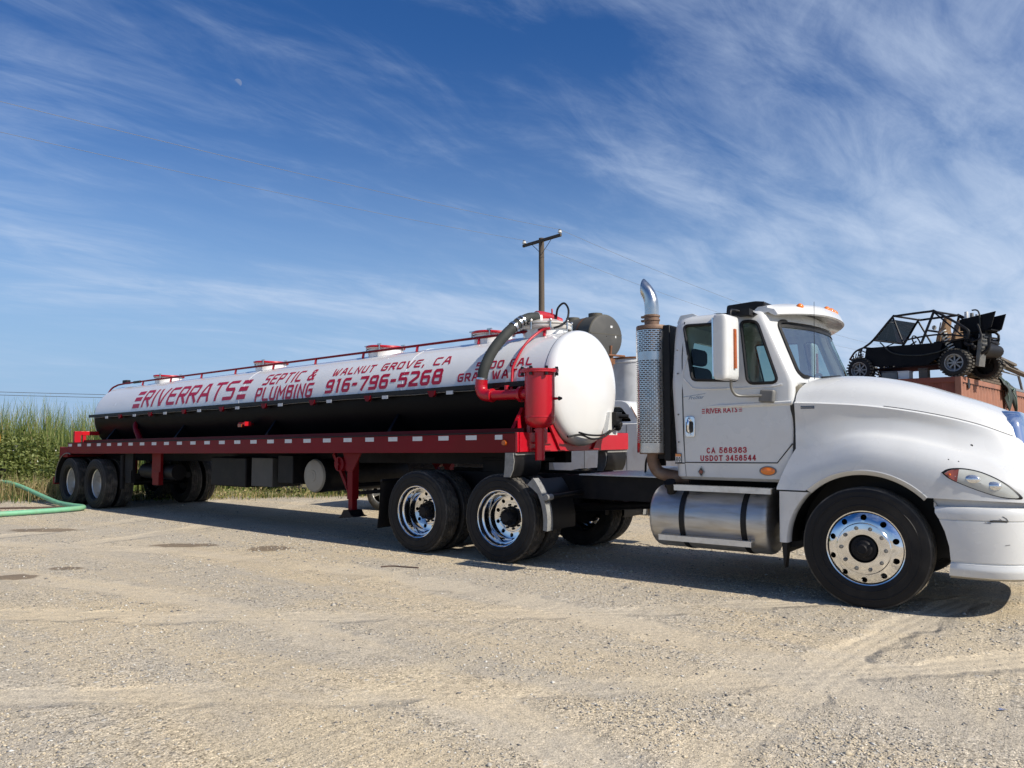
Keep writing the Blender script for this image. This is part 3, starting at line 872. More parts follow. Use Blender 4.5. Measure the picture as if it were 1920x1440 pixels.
def stroke_text(mb, body, x0, x1, s0, s1, t, fn, gap=0.30, mi=0, G=G):
    """letters filling x0..x1 by s0..s1 with strokes t thick; fn(u, v) -> surface point"""
    w = [GW.get(c, 0.9) if c != ' ' else 0.45 for c in body]
    total = sum(w) + gap * (len(body) - 1)
    k = (x1 - x0) / total; h = s1 - s0; x = x0
    for c, wi in zip(body, w):
        if c != ' ':
            for pl in G[c]:
                lw = wi * k - t
                P = []
                for (a, b) in pl: P.append(Vector((x + t / 2 + a * lw, s0 + t / 2 + b * (h - t))))
                closed = (P[0] - P[-1]).length < 1e-6
                if closed: P = P[:-1]
                m = len(P); L_, R_ = [], []
                for i in range(m):
                    if closed or 0 < i < m - 1:
                        d0 = (P[i] - P[i - 1]).normalized(); d1 = (P[(i + 1) % m] - P[i]).normalized()
                    elif i == 0: d0 = d1 = (P[1] - P[0]).normalized()
                    else: d0 = d1 = (P[i] - P[i - 1]).normalized()
                    n0 = Vector((-d0.y, d0.x)); n1 = Vector((-d1.y, d1.x)); nn = (n0 + n1)
                    nn = nn.normalized() if nn.length > 1e-4 else n0
                    q = (t / 2) / max(0.45, nn.dot(n0))
                    e = Vector((0, 0))
                    if not closed and i == 0: e = -d0 * (t / 2)
                    if not closed and i == m - 1: e = d0 * (t / 2)
                    L_.append(P[i] + nn * q + e); R_.append(P[i] - nn * q + e)
                seq = list(range(m)) + ([0] if closed else [])
                for a, b in zip(seq[:-1], seq[1:]):
                    ln = (P[b] - P[a]).length; ns = max(1, int(math.ceil(ln / 0.05)))
                    vs = []
                    for j in range(ns + 1):
                        f = j / ns
                        l, r = L_[a].lerp(L_[b], f), R_[a].lerp(R_[b], f)
                        vs += [fn(l.x, l.y), fn(r.x, r.y)]
                    mb.add(vs, [(2 * j, 2 * j + 1, 2 * j + 3, 2 * j + 2) for j in range(ns)], mi)
        x += (wi + gap) * k


def arc(cx, cy, rx, ry, a0, a1, n=12): return [(cx + rx * math.cos(R(a0 + (a1 - a0) * i / n)), cy + ry * math.sin(R(a0 + (a1 - a0) * i / n))) for i in range(n + 1)]


# heavy grotesque face for the door numbers
HB = {
    'C': [arc(.5, .5, .5, .5, 42, 318, 18)], 'A': [[(0, 0), (.5, 1), (1, 0)], [(.2, .32), (.8, .32)]],
    'S': [arc(.5, .745, .46, .255, 25, 265, 12) + arc(.5, .25, .5, .25, 85, -158, 12)], 'U': [[(0, 1)] + arc(.5, .38, .5, .38, 180, 360, 12) + [(1, 1)]],
    'D': [[(0, 0), (0, 1)] + arc(.42, .5, .58, .5, 90, -90, 12) + [(0, 0)]], 'O': [arc(.5, .5, .5, .5, 0, 360, 22)], 'T': [[(0, 1), (1, 1)], [(.5, 1), (.5, 0)]],
    '0': [arc(.5, .5, .5, .5, 0, 360, 20)], '3': [arc(.46, .745, .44, .255, 165, -80, 10) + arc(.46, .255, .5, .255, 80, -165, 12)],
    '4': [[(.74, 0), (.74, 1), (.62, 1), (0, .30), (0, .27), (1, .27)]], '5': [[(.92, 1), (.18, 1), (.10, .52)] + arc(.46, .32, .52, .32, 118, -155, 12)],
    '6': [arc(.5, .31, .5, .31, 0, 360, 18), [(0, .36), (.06, .66), (.22, .90), (.50, 1), (.80, .93), (.92, .80)]], '8': [arc(.5, .76, .42, .24, 0, 360, 14), arc(.5, .265, .5, .265, 0, 360, 16)],
}

# ------------------------------------------------------------------ tank trailer
TRL = tag(empty("tank_trailer", (-8.356, 17.339, 0), R(-39.0)), "long red-framed tank trailer with white and black tank, hitched behind the truck", "trailer")
TR_R = 0.735


def cz(x): return 1.90 + 0.0165 * x            # height of the tank's centre line
def rb(x): return 1.118 + 0.0146 * x           # lower edge of the side rail
RAIL_H = 0.235


def tank_pt(x, s, off=0.004):
    a = s / TR_R
    return V(x, -(TR_R + off) * math.cos(a), cz(x) + (TR_R + off) * math.sin(a))


def build_tank():
    b = MB()
    n = 96; a0 = math.asin(0.055 / TR_R)
    angs = [a0 + (math.pi - 2 * a0) * i / 48 for i in range(48)] + [math.pi - a0 + (math.pi + 2 * a0) * i / 48 for i in range(48)]
    xs = list(np.linspace(-0.62, 11.87, 26))
    def ring(x, r): return [V(x, -r * math.cos(a), cz(x) + r * math.sin(a)) for a in angs]
    P = [ring(x, TR_R) for x in xs]
    nv = len(angs)
    vs = [p for row in P for p in row]; up, lo = [], []
    for i in range(len(xs) - 1):
        for j in range(nv):
            f = (i * nv + j, (i + 1) * nv + j, (i + 1) * nv + (j + 1) % nv, i * nv + (j + 1) % nv)
            (up if j < 48 else lo).append(f)
    o = len(b.v); b.add(vs, up, 0); b.f += [tuple(q + o for q in f) for f in lo]; b.m += [1] * len(lo)
    # front head: white dished end with a rolled edge, slightly proud of the shell
    prof = [(-0.03, .737), (0.0, .741), (.03, .740), (.06, .733), (.09, .717), (.115, .690), (.135, .650), (.155, .58), (.178, .46), (.195, .30), (.203, .14), (.205, 0.0005)]
    H = [[V(11.87 + dx, -r * math.cos(a), cz(11.87) + r * math.sin(a)) for a in angs] for dx, r in prof]
    b.grid(H, 0, cv=True)
    # rear head: white above, black below
    prof = [(0, .735), (-.05, .728), (-.09, .70), (-.125, .62), (-.155, .46), (-.175, .25), (-.18, .0005)]
    H = [[V(-0.62 + dx, -r * math.cos(a), cz(-0.62) + r * math.sin(a)) for a in angs] for dx, r in prof]
    b.grid(H, 0, cv=True)
    tank = b.build("tank", ["tank_white", "tank_black"], TRL, ang=25)
    # weld bands
    for x in (9.32, 5.15):
        w = MB(); w.tube([V(x + 0.004 * math.sin(i), -(TR_R - 0.001) * math.cos(a), cz(x) + (TR_R - 0.001) * math.sin(a)) for i, a in enumerate(np.linspace(a0, math.pi - a0, 40))], 0.005, 6)
        w.build("weld_seam", "tank_white", tank)
    w = MB(); w.tube([V(11.838, -(TR_R) * math.cos(a), cz(11.838) + (TR_R) * math.sin(a)) for a in np.linspace(0, 2 * math.pi, 80, endpoint=False)], 0.0045, 6, closed=True)
    w.build("head_seam", "black_plastic", tank)
    # gutter lip on both flanks
    for sg in (-1, 1):
        g = MB(); y = sg * (TR_R + 0.035)
        g.beam((-0.74, y, cz(-0.74) + 0.055), (11.66, y, cz(11.66) + 0.055), 0.085, 0.028)
        g.beam((-0.74, y + sg * 0.038, cz(-0.74) + 0.036), (11.66, y + sg * 0.038, cz(11.66) + 0.036), 0.010, 0.055)
        g.build("gutter", "black_plastic", tank)
    return tank


TANK = build_tank()

# conduit under the gutter with red clips and little white reflectors
c = MB(); c.tube([(x, -0.80, cz(x) - 0.002 + (0.004 if i % 2 else -0.004)) for i, x in enumerate(np.linspace(-0.5, 11.2, 24))], 0.008, 6)
CONDUIT = c.build("conduit", "dull_alu", TRL)
cb = MB(); cb.prism([(-0.075, 0.03), (0.075, 0.03), (0.055, -0.03), (0.02, -0.055), (-0.03, -0.05)], lambda u, v, w: V(u, w, v), 0.05)
cm = cb.mesh("clip", ["red_paint_shaded"]); smooth_sharp(cm)
rm = MB().box(-0.06, 0.06, -0.006, 0.006, -0.024, 0.024).mesh("reflector", ["tape_white"])
for k in range(9):
    x = 0.795 + 1.317 * k
    if x < 11.2: sub("clip", cm, CONDUIT, (x, -0.83, cz(x) - 0.002))
    x = 0.165 + 1.273 * k
    if x < 11: sub("reflector", rm, CONDUIT, (x, -0.815, cz(x) - 0.012))

# lettering
def letter_block(name, blocks):
    b = MB()
    for body, x0, x1, s0, s1, t, gp in blocks: stroke_text(b, body, x0, x1, s0, s1, t, tank_pt, gp)
    o = b.build(name, "vinyl_red", TANK, ang=20, fix=False)
    return o


letter_block("lettering_name", [("RIVER", 1.50, 3.24, 0.150, 0.560, 0.068, 0.20), ("RATS", 3.30, 4.93, 0.150, 0.560, 0.068, 0.18)])
for x0, x1 in ((1.13, 1.415), (5.06, 5.325)):
    for s0 in (0.145, 0.300, 0.455):
        b = MB(); P = [[tank_pt(x0 + (x1 - x0) * i / 2, s0 + 0.092 * j / 3) for j in range(4)] for i in range(3)]
        b.grid(P); b.build("lettering_bar", "vinyl_red", TANK, ang=20, fix=False)
letter_block("lettering_trade", [("SEPTIC &", 5.72, 7.16, 0.378, 0.625, 0.040, 0.24), ("PLUMBING", 5.645, 7.24, 0.080, 0.330, 0.044, 0.20)])
letter_block("lettering_town", [("WALNUT", 7.60, 8.585, 0.418, 0.572, 0.030, 0.28)])
letter_block("lettering_town", [("GROVE,", 8.745, 9.66, 0.418, 0.572, 0.030, 0.28)])
letter_block("lettering_state", [("CA", 9.83, 10.16, 0.418, 0.572, 0.030, 0.28)])
letter_block("lettering_phone", [("916-796-5268", 7.57, 10.10, 0.120, 0.355, 0.049, 0.20)])
letter_block("lettering_load", [("5000 GAL", 10.68, 11.62, 0.275, 0.394, 0.024, 0.26), ("GRAY WATER", 10.40, 11.66, 0.125, 0.245, 0.026, 0.24)])

# top rail with posts, bent down over the rear head
YR = -0.27
def surf(x, y): return cz(x) + math.sqrt(TR_R ** 2 - y * y)
rail = MB()
pts = [V(-0.86, -0.50, cz(-.8) + 0.10), V(-0.84, -0.44, cz(-.8) + 0.40), V(-0.76, -0.34, surf(-.6, YR) - 0.02), V(-0.58, YR, surf(-.58, YR) + 0.075)]
pts = smooth_path(pts, 5) + [V(x, YR, surf(x, YR) + 0.088) for x in np.linspace(-0.2, 11.52, 12)]
rail.tube(pts, 0.019, 10)
RAIL = rail.build("top_rail", "red_paint_shaded", TRL)
pm = MB(); pm.cyl((0, -0.018, -0.005), (0, 0.0, 0.088), 0.021, 0.019, 8); smooth_sharp(pm.mesh("x", ["red_paint"]))
pm = smooth_sharp(pm.mesh("post", ["red_paint"]))
for k in range(10):
    x = 0.637 + 1.219 * k
    if k == 9: x = 11.52
    sub("post", pm, RAIL, (x, YR, surf(x, YR)))
j = MB(); j.cyl((0.20, YR, surf(.2, YR) + 0.088), (0.50, YR, surf(.5, YR) + 0.088), 0.028, None, 10); j.build("rail_joint", "hose_grey", RAIL)


def hatch(x, r, hgt, front=False):
    z0 = cz(x) + TR_R - 0.03
    h = empty("hatch", (x, 0, z0), 0, TRL)
    b = MB(); ML = Matrix.Rotation(R(90), 4, 'X')      # lathe axis Y -> Z
    b.lathe([(r, -0.10), (r, hgt), (r - 0.02, hgt), (r - 0.02, -0.10)], 40, M=ML, closed=True)
    b.build("neck", "tank_white", h)
    if not front:
        b = MB(); b.lathe([(r + 0.022, hgt), (r + 0.025, hgt + 0.016), (r + 0.01, hgt + 0.026), (r - 0.05, hgt + 0.042), (r * 0.4, hgt + 0.06), (0.001, hgt + 0.065)], 40, M=ML)
        b.build("lid", "white_paint", h)
        b = MB(); b.tube([V((r + 0.018) * math.cos(a), (r + 0.018) * math.sin(a), hgt + 0.022 + 0.012 * max(0, math.cos(a + 2.2))) for a in np.linspace(0, 2 * math.pi, 40, endpoint=False)], 0.021, 8, closed=True)
        b.build("clamp_ring", "red_paint", h)
        for a in (-2.55, -1.05, 0.35, 2.0):
            b = MB(); p = V((r + 0.035) * math.cos(a), (r + 0.035) * math.sin(a), hgt)
            b.cyl(p + V(0, 0, -0.03), p + V(0, 0, 0.055), 0.012, None, 8); b.box(p.x - 0.04, p.x + 0.04, p.y - 0.012, p.y + 0.012, p.z + 0.05, p.z + 0.068)
            b.build("clamp", "chrome_dull", h)
    else:
        b = MB()
        b.lathe([(r + 0.03, hgt - 0.04), (r + 0.045, hgt - 0.02), (r + 0.045, hgt + 0.0), (r + 0.02, hgt + 0.008), (r + 0.02, hgt + 0.02), (r + 0.042, hgt + 0.026), (r + 0.042, hgt + 0.042),
                 (r - 0.03, hgt + 0.06), (0.16, hgt + 0.10), (0.001, hgt + 0.105)], 44, M=ML)
        b.build("lid", "white_paint_dirty", h)
        for a in np.linspace(-3.0, 3.0, 9):
            b = MB(); p = V((r + 0.05) * math.cos(a), (r + 0.05) * math.sin(a), hgt)
            b.cyl(p + V(0, 0, -0.06), p + V(0, 0, 0.075), 0.011, None, 8); b.ball(p + V(0, 0, 0.055), 0.022, 8)
            b.build("clamp", "chrome_dull", h)
    return h


for x in (1.22, 5.02, 8.16, 10.42): hatch(x, 0.275, 0.115)
hatch(11.33, 0.30, 0.135, True)

# suction line: red manifold on the front hatch, grey hose, red elbow, moisture trap canister
zt = cz(11.33) + TR_R
b = MB()
b.cyl((11.33, 0, zt + 0.16), (11.33, 0, zt + 0.20), 0.16, 0.13, 24)
b.tube(smooth_path([(11.30, -0.16, zt + 0.245), (11.32, -0.04, zt + 0.25), (11.36, 0.10, zt + 0.235), (11.42, 0.22, zt + 0.19)], 5), [0.072] * 6 + [0.07] * 6 + [0.06] * 4, 16)
b.box(11.28, 11.44, -0.06, 0.10, zt + 0.15, zt + 0.22)
b.cyl((11.40, 0.05, zt + 0.25), (11.40, 0.05, zt + 0.36), 0.012, None, 8)
b.build("manifold", "red_paint", TRL, bevel=0.006)
hp = smooth_path([(11.045, -0.965, 2.16), (11.065, -0.94, 2.33), (11.11, -0.83, 2.56), (11.17, -0.66, 2.77), (11.22, -0.47, 2.93), (11.27, -0.30, 3.025), (11.305, -0.12, 3.05)], 14)
rs = [0.067 + (0.0022 if i % 2 else 0) for i in range(len(hp))]
HOSE = MB().tube(hp, rs, 18).build("suction_hose", "hose_grey", TRL)
b = MB()
def band(p0, p1, r, n=20): b.cyl(p0, p1, r, None, n)
q = hp[62] if len(hp) > 62 else hp[-20]
for i0 in (len(hp) - 34, len(hp) - 28, len(hp) - 24):
    band(hp[i0], hp[i0 + 2], 0.077)
band(hp[1], hp[4], 0.074); b.build("hose_clamp", "chrome_dull", HOSE)
b = MB(); b.cyl(hp[-4], hp[-1], 0.078, None, 20); b.build("end_ring", "porcelain", HOSE)
b = MB()
ep = smooth_path([(11.045, -0.965, 2.19), (11.035, -0.965, 2.10), (11.06, -0.965, 2.025), (11.13, -0.965, 1.99), (11.22, -0.965, 1.985)], 6)
b.tube(ep, [0.078 if i % 3 else 0.0795 for i in range(len(ep))], 20)
b.cyl((11.20, -0.965, 1.985), (11.23, -0.965, 1.985), 0.085, None, 20)
b.cyl((11.22, -0.965, 1.985), (11.80, -0.965, 1.985), 0.062, None, 20)
b.cyl((11.66, -0.965, 1.985), (11.70, -0.965, 1.985), 0.095, None, 20)
b.cyl((11.45, -0.965, 2.045), (11.45, -0.965, 2.10), 0.03, None, 12)
b.build("elbow_pipe", "red_paint", TRL)
CX, CY = 11.955, -0.965
CAN = empty("moisture_trap", (CX, CY, 0), 0, TRL)
ML = Matrix.Rotation(R(90), 4, 'X')
MB().lathe([(0.178, 2.235), (0.178, 1.70), (0.172, 1.655), (0.15, 1.615), (0.10, 1.585), (0.06, 1.575), (0.001, 1.572)], 40, M=ML).build("body", "red_paint", CAN)
MB().lathe([(0.176, 1.695), (0.182, 1.70), (0.182, 1.712), (0.176, 1.717)], 40, M=ML).build("weld_ring", "red_paint", CAN)
MB().lathe([(0.18, 2.225), (0.222, 2.228), (0.222, 2.245), (0.226, 2.248), (0.226, 2.266), (0.17, 2.270), (0.05, 2.282), (0.001, 2.284)], 40, M=ML).build("lid", "red_paint", CAN)
bm_ = MB(); bm_.cyl((0, 0, -0.05), (0, 0, 0.045), 0.010, None, 8); bm_.cyl((0, 0, 0.015), (0, 0, 0.05), 0.021, 0.019, 6); bm_.cyl((0, 0, -0.055), (0, 0, -0.025), 0.021, None, 6)
bolt = smooth_sharp(bm_.mesh("bolt", ["black_plastic"]))
for k in range(7):
    a = 2 * math.pi * k / 7 + 0.35
    sub("bolt", bolt, CAN, (0.208 * math.cos(a), 0.208 * math.sin(a), 2.245))
b = MB(); b.cyl((0, 0, 1.59), (0, 0, 1.20), 0.058, None, 18); b.cyl((0, 0, 1.545), (0, 0, 1.56), 0.075, None, 18); b.build("drain_pipe", "red_paint", CAN)
b = MB(); b.cyl((0.17, 0.06, 1.92), (0.245, 0.06, 1.92), 0.018, 0.012, 10); b.build("drain_stub", "red_paint", CAN)
b = MB(); b.cyl((0.235, 0.06, 1.92), (0.275, 0.06, 1.92), 0.026, 0.012, 10); b.build("drain_cock", "black_plastic", CAN)
for dx, dy in ((-0.20, 0.06), (-0.06, 0.18)):
    b = MB(); b.box(dx - 0.022, dx + 0.022, dy - 0.022, dy + 0.022, 1.40, 1.78 if dx < -0.1 else 1.62); b.build("bracket", "red_paint", CAN)
# thin red vent line over the tank flank and black whip hose
tp = [V(11.60, YR, surf(11.6, YR) + 0.09), V(11.50, -0.33, surf(11.5, -0.33) + 0.09), tank_pt(11.42, 0.58, 0.05), tank_pt(11.36, 0.28, 0.035), tank_pt(11.36, 0.16, 0.03), V(11.39, -0.80, 1.99)]
MB().tube(smooth_path(tp, 7), 0.017, 10).build("vent_pipe", "red_paint", TRL)
wh = [(11.66, YR, surf(11.6, YR) + 0.09), (11.72, -0.20, surf(11.7, -.2) + 0.10), (11.72, -0.06, surf(11.7, 0) + 0.16), (11.66, 0.06, surf(11.6, 0) + 0.32), (11.56, 0.10, surf(11.6, 0) + 0.42),
      (11.46, 0.10, surf(11.6, 0) + 0.36), (11.43, 0.10, surf(11.6, 0) + 0.22)]
MB().tube(smooth_path(wh, 7), 0.014, 8).build("whip_hose", "black_plastic", TRL)
b = MB(); b.box(-0.10, 0.10, -0.05, 0.05, 0.0, 0.09); o = b.build("work_lamp", "black_plastic", TRL, bevel=0.012); o.location = (-0.32, -0.20, surf(-.3, -.2) + 0.06)
b = MB(); b.cyl((0, 0, -0.02), (0, -0.05, 0.0), 0.055, None, 16); o = b.build("tail_lamp", "grey_plastic", TRL); o.location = (-0.90, -0.50, cz(-.8) + 0.30)

# ---- chassis
X0, X1 = -0.67, 11.81
for sg in (-1, 1):
    b = MB(); y = sg * 1.235
    def bar(x0, x1, y, dz0, dz1, w):
        vs = [V(x, y + d, rb(x) + dz) for x in (x0, x1) for d in (-w / 2, w / 2) for dz in (dz0, dz1)]
        b.add(vs, [(0, 1, 3, 2), (4, 6, 7, 5), (0, 4, 5, 1), (2, 3, 7, 6), (0, 2, 6, 4), (1, 5, 7, 3)])
    bar(X0, X1, y, 0, RAIL_H - 0.012, 0.03); bar(X0, X1, y - sg * 0.05, 0.0, 0.014, 0.07)
    rl = b.build("side_rail", "red_paint_shaded", TRL, bevel=0.003)
    b = MB(); bar(X0, X1, y - sg * 0.012, RAIL_H - 0.012, RAIL_H + 0.004, 0.075); b.build("rub_rail", "black_frame", TRL)
    if sg < 0:
        for k in range(-6, 21):
            x = 2.18 + 0.4663 * k; ln = 0.178 if k < 20 else 0.115
            b = MB(); vs = [V(q, -1.2525, rb(q) + dz) for q in (x, x + ln) for dz in (RAIL_H - 0.082, RAIL_H - 0.026)]
            b.add(vs, [(0, 2, 3, 1)]); b.build("reflective_tape", "tape_white", rl, ang=0, fix=False)
        b = MB(); b.cyl((11.655, -1.25, rb(11.65) + 0.115), (11.655, -1.275, rb(11.65) + 0.115), 0.036, 0.030, 18); b.build("marker_lamp", "amber_dark", rl)
    # inner sill carrying the tank saddles, and the main beam below
    b = MB(); bar(X0 + 0.1, X1 - 0.1, sg * 0.93, RAIL_H - 0.03, RAIL_H + 0.055, 0.06); b.build("inner_sill", "red_paint_shaded", TRL)
    b = MB(); bar(-1.05, 11.4, sg * 0.42, -0.16, 0.16, 0.14); b.build("main_beam", "black_frame", TRL)
for sg in (-1, 1):
    b = MB(); vs = [V(x, sg * y, rb(x) + RAIL_H - dz) for x in (X0, X1 - .02) for y in (0.62, 1.215) for dz in (.045, .02)]
    b.add(vs, [(0, 1, 3, 2), (4, 6, 7, 5), (0, 4, 5, 1), (2, 3, 7, 6), (0, 2, 6, 4), (1, 5, 7, 3)]); b.build("deck", "black_frame", TRL)
cm_ = None
for k in range(20):
    x = -0.3 + 0.63 * k
    b = MB(); b.box(-0.04, 0.04, -1.2, 1.2, -0.055, 0.055)
    o = b.build("cross_member", "black_frame", TRL) if cm_ is None else sub("cross_member", cm_, TRL)
    cm_ = o.data; o.location = (x, 0, rb(x) + 0.10)
for x in (0.3, 3.2, 6.2, 9.2, 11.45):
    b = MB()
    pr = [(-0.95, rb(x) + 0.2)] + [(TR_R * 1.002 * math.cos(a), cz(x) + TR_R * 1.002 * math.sin(a)) for a in np.linspace(math.pi + 0.35, 2 * math.pi - 0.35, 22)] + [(0.95, rb(x) + 0.2), (0.75, rb(x) + 0.02), (-0.75, rb(x) + 0.02)]
    b.prism(pr, lambda u, v, w: V(x + w, u, v), 0.05); b.build("saddle", "tank_black" if x < 11 else "red_paint", TRL)
# front bolster, the red without the rails' painted-in shade, with gussets under the head
b = MB(); b.box(11.812, 11.845, -1.25, 1.25, rb(11.8) + 0.005, rb(11.8) + RAIL_H); b.box(11.70, 11.812, -1.20, 1.20, rb(11.8) + 0.002, rb(11.8) + 0.03)
b.build("front_bolster", "red_paint", TRL, bevel=0.004)
zb_ = rb(11.8)
b = MB(); b.prism([(-1.22, zb_ + 0.01), (-0.98, zb_ + 0.01), (-1.08, zb_ + 0.07), (-1.17, zb_ + 0.16), (-1.22, zb_ + RAIL_H)], lambda u, v, w: V(11.846 + w, u, v), 0.012); b.build("gusset", "red_paint", TRL)
b = MB(); b.prism([(-0.66, zb_ + RAIL_H + 0.10), (-0.58, zb_ + RAIL_H + 0.13), (-0.36, zb_ + 0.10), (-0.30, zb_ + 0.02), (-0.44, zb_ + 0.02)], lambda u, v, w: V(11.846 + w, u, v), 0.03); b.build("gusset", "red_paint", TRL)
b = MB(); b.prism([(0.66, zb_ + RAIL_H + 0.10), (0.58, zb_ + RAIL_H + 0.13), (0.36, zb_ + 0.10), (0.30, zb_ + 0.02), (0.44, zb_ + 0.02)], lambda u, v, w: V(11.846 + w, u, v), 0.03); b.build("gusset", "red_paint", TRL)
b = MB(); b.box(11.85, 11.872, -0.95, -0.60, zb_ + 0.10, zb_ + 0.125); b.build("stiffener", "red_paint", TRL)
b = MB(); b.box(11.85, 11.872, -0.95, -0.60, zb_ + 0.02, zb_ + 0.05)
b.build("stiffener", "red_paint", TRL)
# brake-line gladhand block on the head and its black air lines
zc_ = cz(11.9)
b = MB(); b.add([V(12.02, 0.30, zc_ - 0.60), V(12.02, 0.55, zc_ - 0.60), V(12.02, 0.55, zc_ - 0.30), V(12.02, 0.38, zc_ - 0.30), V(12.09, 0.30, zc_ - 0.60), V(12.09, 0.55, zc_ - 0.60), V(12.09, 0.55, zc_ - 0.30), V(12.09, 0.38, zc_ - 0.30)],
              [(0, 1, 2, 3), (4, 5, 6, 7), (0, 1, 5, 4), (1, 2, 6, 5), (2, 3, 7, 6), (3, 0, 4, 7)]); b.build("gladhand_plate", "white_paint", TRL)
b = MB(); b.box(12.09, 12.16, 0.42, 0.56, zc_ - 0.47, zc_ - 0.30); b.cyl((12.12, 0.49, zc_ - 0.35), (12.26, 0.56, zc_ - 0.36), 0.03, None, 10); b.cyl((12.12, 0.47, zc_ - 0.45), (12.2, 0.47, zc_ - 0.47), 0.04, None, 10)
b.ball((12.13, 0.50, zc_ - 0.50), 0.05, 10); b.build("gladhand", "black_plastic", TRL, bevel=0.006)
b = MB()
b.tube(smooth_path([(12.0, -0.46, zc_ - 0.62), (12.05, -0.25, zc_ - 0.60), (12.06, 0.0, zc_ - 0.65), (12.08, 0.25, zc_ - 0.62), (12.13, 0.45, zc_ - 0.50)], 6), 0.013, 8)
b.tube(smooth_path([(12.06, -0.30, zc_ - 0.57), (12.075, -0.1, zc_ - 0.60), (12.08, 0.2, zc_ - 0.60), (12.10, 0.36, zc_ - 0.54)], 6), 0.012, 8)
b.build("air_line", "black_plastic", TRL)
# hanging corner fenders under the bolster
for sg in (-1, 1):
    b = MB(); y0, y1 = (-1.255, -0.74) if sg < 0 else (0.74, 1.255)
    prof = [(11.80, zb_ - 0.004), (11.815, zb_ - 0.10), (11.80, zb_ - 0.20), (11.755, zb_ - 0.285)]
    inn = [(11.655, zb_ - 0.285), (11.67, zb_ - 0.18), (11.68, zb_ - 0.004)]
    b.prism(prof + inn, lambda u, v, w: V(u, y0 + w, v), y1 - y0, 0)
    cf = b.build("corner_fender", "black_plastic", TRL, bevel=0.012)
    b = MB(); yy = y0 - 0.004 if sg < 0 else y0 - 0.004
    b.prism([(u - 0.004, v) for u, v in prof] + inn, lambda u, v, w: V(u, yy - w, v), 0.012); b.build("side_plate", "galvanised", cf)
    b = MB(); b.box(11.68, 11.822, y0, y1, zb_ - 0.03, zb_ - 0.003); b.build("mounting_strip", "galvanised", cf)
# landing gear
LGX = 8.62
for sg in (-1, 1):
    lg = empty("landing_leg", (LGX, sg * 1.0, 0), 0, TRL); zt_ = rb(LGX)
    b = MB(); b.box(-0.058, 0.058, -0.06, 0.06, 0.58, zt_ + 0.05); b.prism([(-0.14, zt_), (0.26, zt_), (0.075, 0.98), (-0.075, 0.98)], lambda u, v, w: V(u, -0.075 + w, v), 0.02); b.build("outer_tube", "red_paint_shaded", lg, bevel=0.006)
    b = MB(); b.box(-0.045, 0.045, -0.045, 0.045, 0.40, 0.62); b.build("inner_tube", "red_paint_shaded", lg)
    b = MB(); b.prism([(-0.06, 0.43), (0.06, 0.43), (0.11, 0.365), (0.19, 0.345), (-0.19, 0.305), (-0.11, 0.35)], lambda u, v, w: V(u, -0.12 + w, v), 0.24); b.build("foot", "black_frame", lg)
    b = MB(); b.beam((-0.46, -0.02 * sg, zt_ - 0.02), (-0.06, 0, 0.66), 0.045, 0.05); b.beam((-0.30, -0.06 * sg, 1.02), (-0.05, -0.06, 0.72), 0.02, 0.025); b.build("brace", "red_paint_shaded", lg)
    b = MB(); b.cyl((-0.20, -0.10, 1.08), (-0.20, -0.02, 1.08), 0.105, None, 24); b.cyl((-0.20, -0.13, 1.08), (-0.20, -0.02, 1.08), 0.03, None, 10); b.box(-0.21, -0.19, -0.125, -0.10, 0.99, 1.17); b.build("gear_case", "red_paint_shaded", lg)
b = MB(); b.cyl((LGX, -1.0, 0.78), (LGX, 1.0, 0.78), 0.03, None, 10); b.beam((LGX, -0.95, 0.66), (LGX + 0.5, -0.2, 0.72), 0.05, 0.05); b.build("cross_shaft", "black_frame", TRL)
# crosswise beige reservoir
b = MB(); b.lathe([(0.001, -0.925), (0.045, -0.925), (0.048, -0.92), (0.085, -0.92), (0.09, -0.912), (0.20, -0.905), (0.24, -0.89), (0.255, -0.86)], 40); b.build("reservoir_end", "beige_metal", TRL).location = (7.55, 0, 0.875)
b = MB(); b.lathe([(0.255, -0.86), (0.262, -0.85), (0.262, -0.70), (0.255, -0.69), (0.255, 0.86), (0.20, 0.90), (0.001, 0.92)], 40); b.build("reservoir", "black_frame", TRL).location = (7.55, 0, 0.875)
b = MB(); b.box(7.53, 7.57, -0.5, 0.5, 1.10, 1.25); b.build("reservoir_hanger", "black_frame", TRL)
# dark boxes, hangers and air tanks between the beams
b = MB(); b.box(5.95, 6.55, -0.95, -0.40, 0.66, 1.13); b.build("tool_box", "olive_end", TRL, bevel=0.01)
b = MB(); b.box(6.70, 7.10, -0.95, -0.2, 0.74, 1.18); b.build("hose_box", "black_frame", TRL, bevel=0.01)
b = MB(); b.box(4.6, 5.7, -0.9, 0.8, 0.62, 1.12); b.build("spare_rack", "black_frame", TRL, bevel=0.02)
for x in (1.42, 2.55):
    b = MB(); b.box(x - 0.02, x + 0.32, -0.95, -0.90, 0.68, rb(x)); b.box(x + 0.06, x + 0.30, -0.97, -0.88, 0.55, 0.80); b.build("suspension_hanger", "black_frame" if x < 2 else "red_paint_shaded", TRL)
b = MB(); b.cyl((1.9, -0.75, 0.80), (3.2, -0.75, 0.80), 0.15, None, 20); b.build("air_tank", "black_frame", TRL)
b = MB(); b.cyl((1.30, -0.95, 0.42), (1.30, -0.95, 1.1), 0.045, None, 12); b.build("strut", "black_frame", TRL)
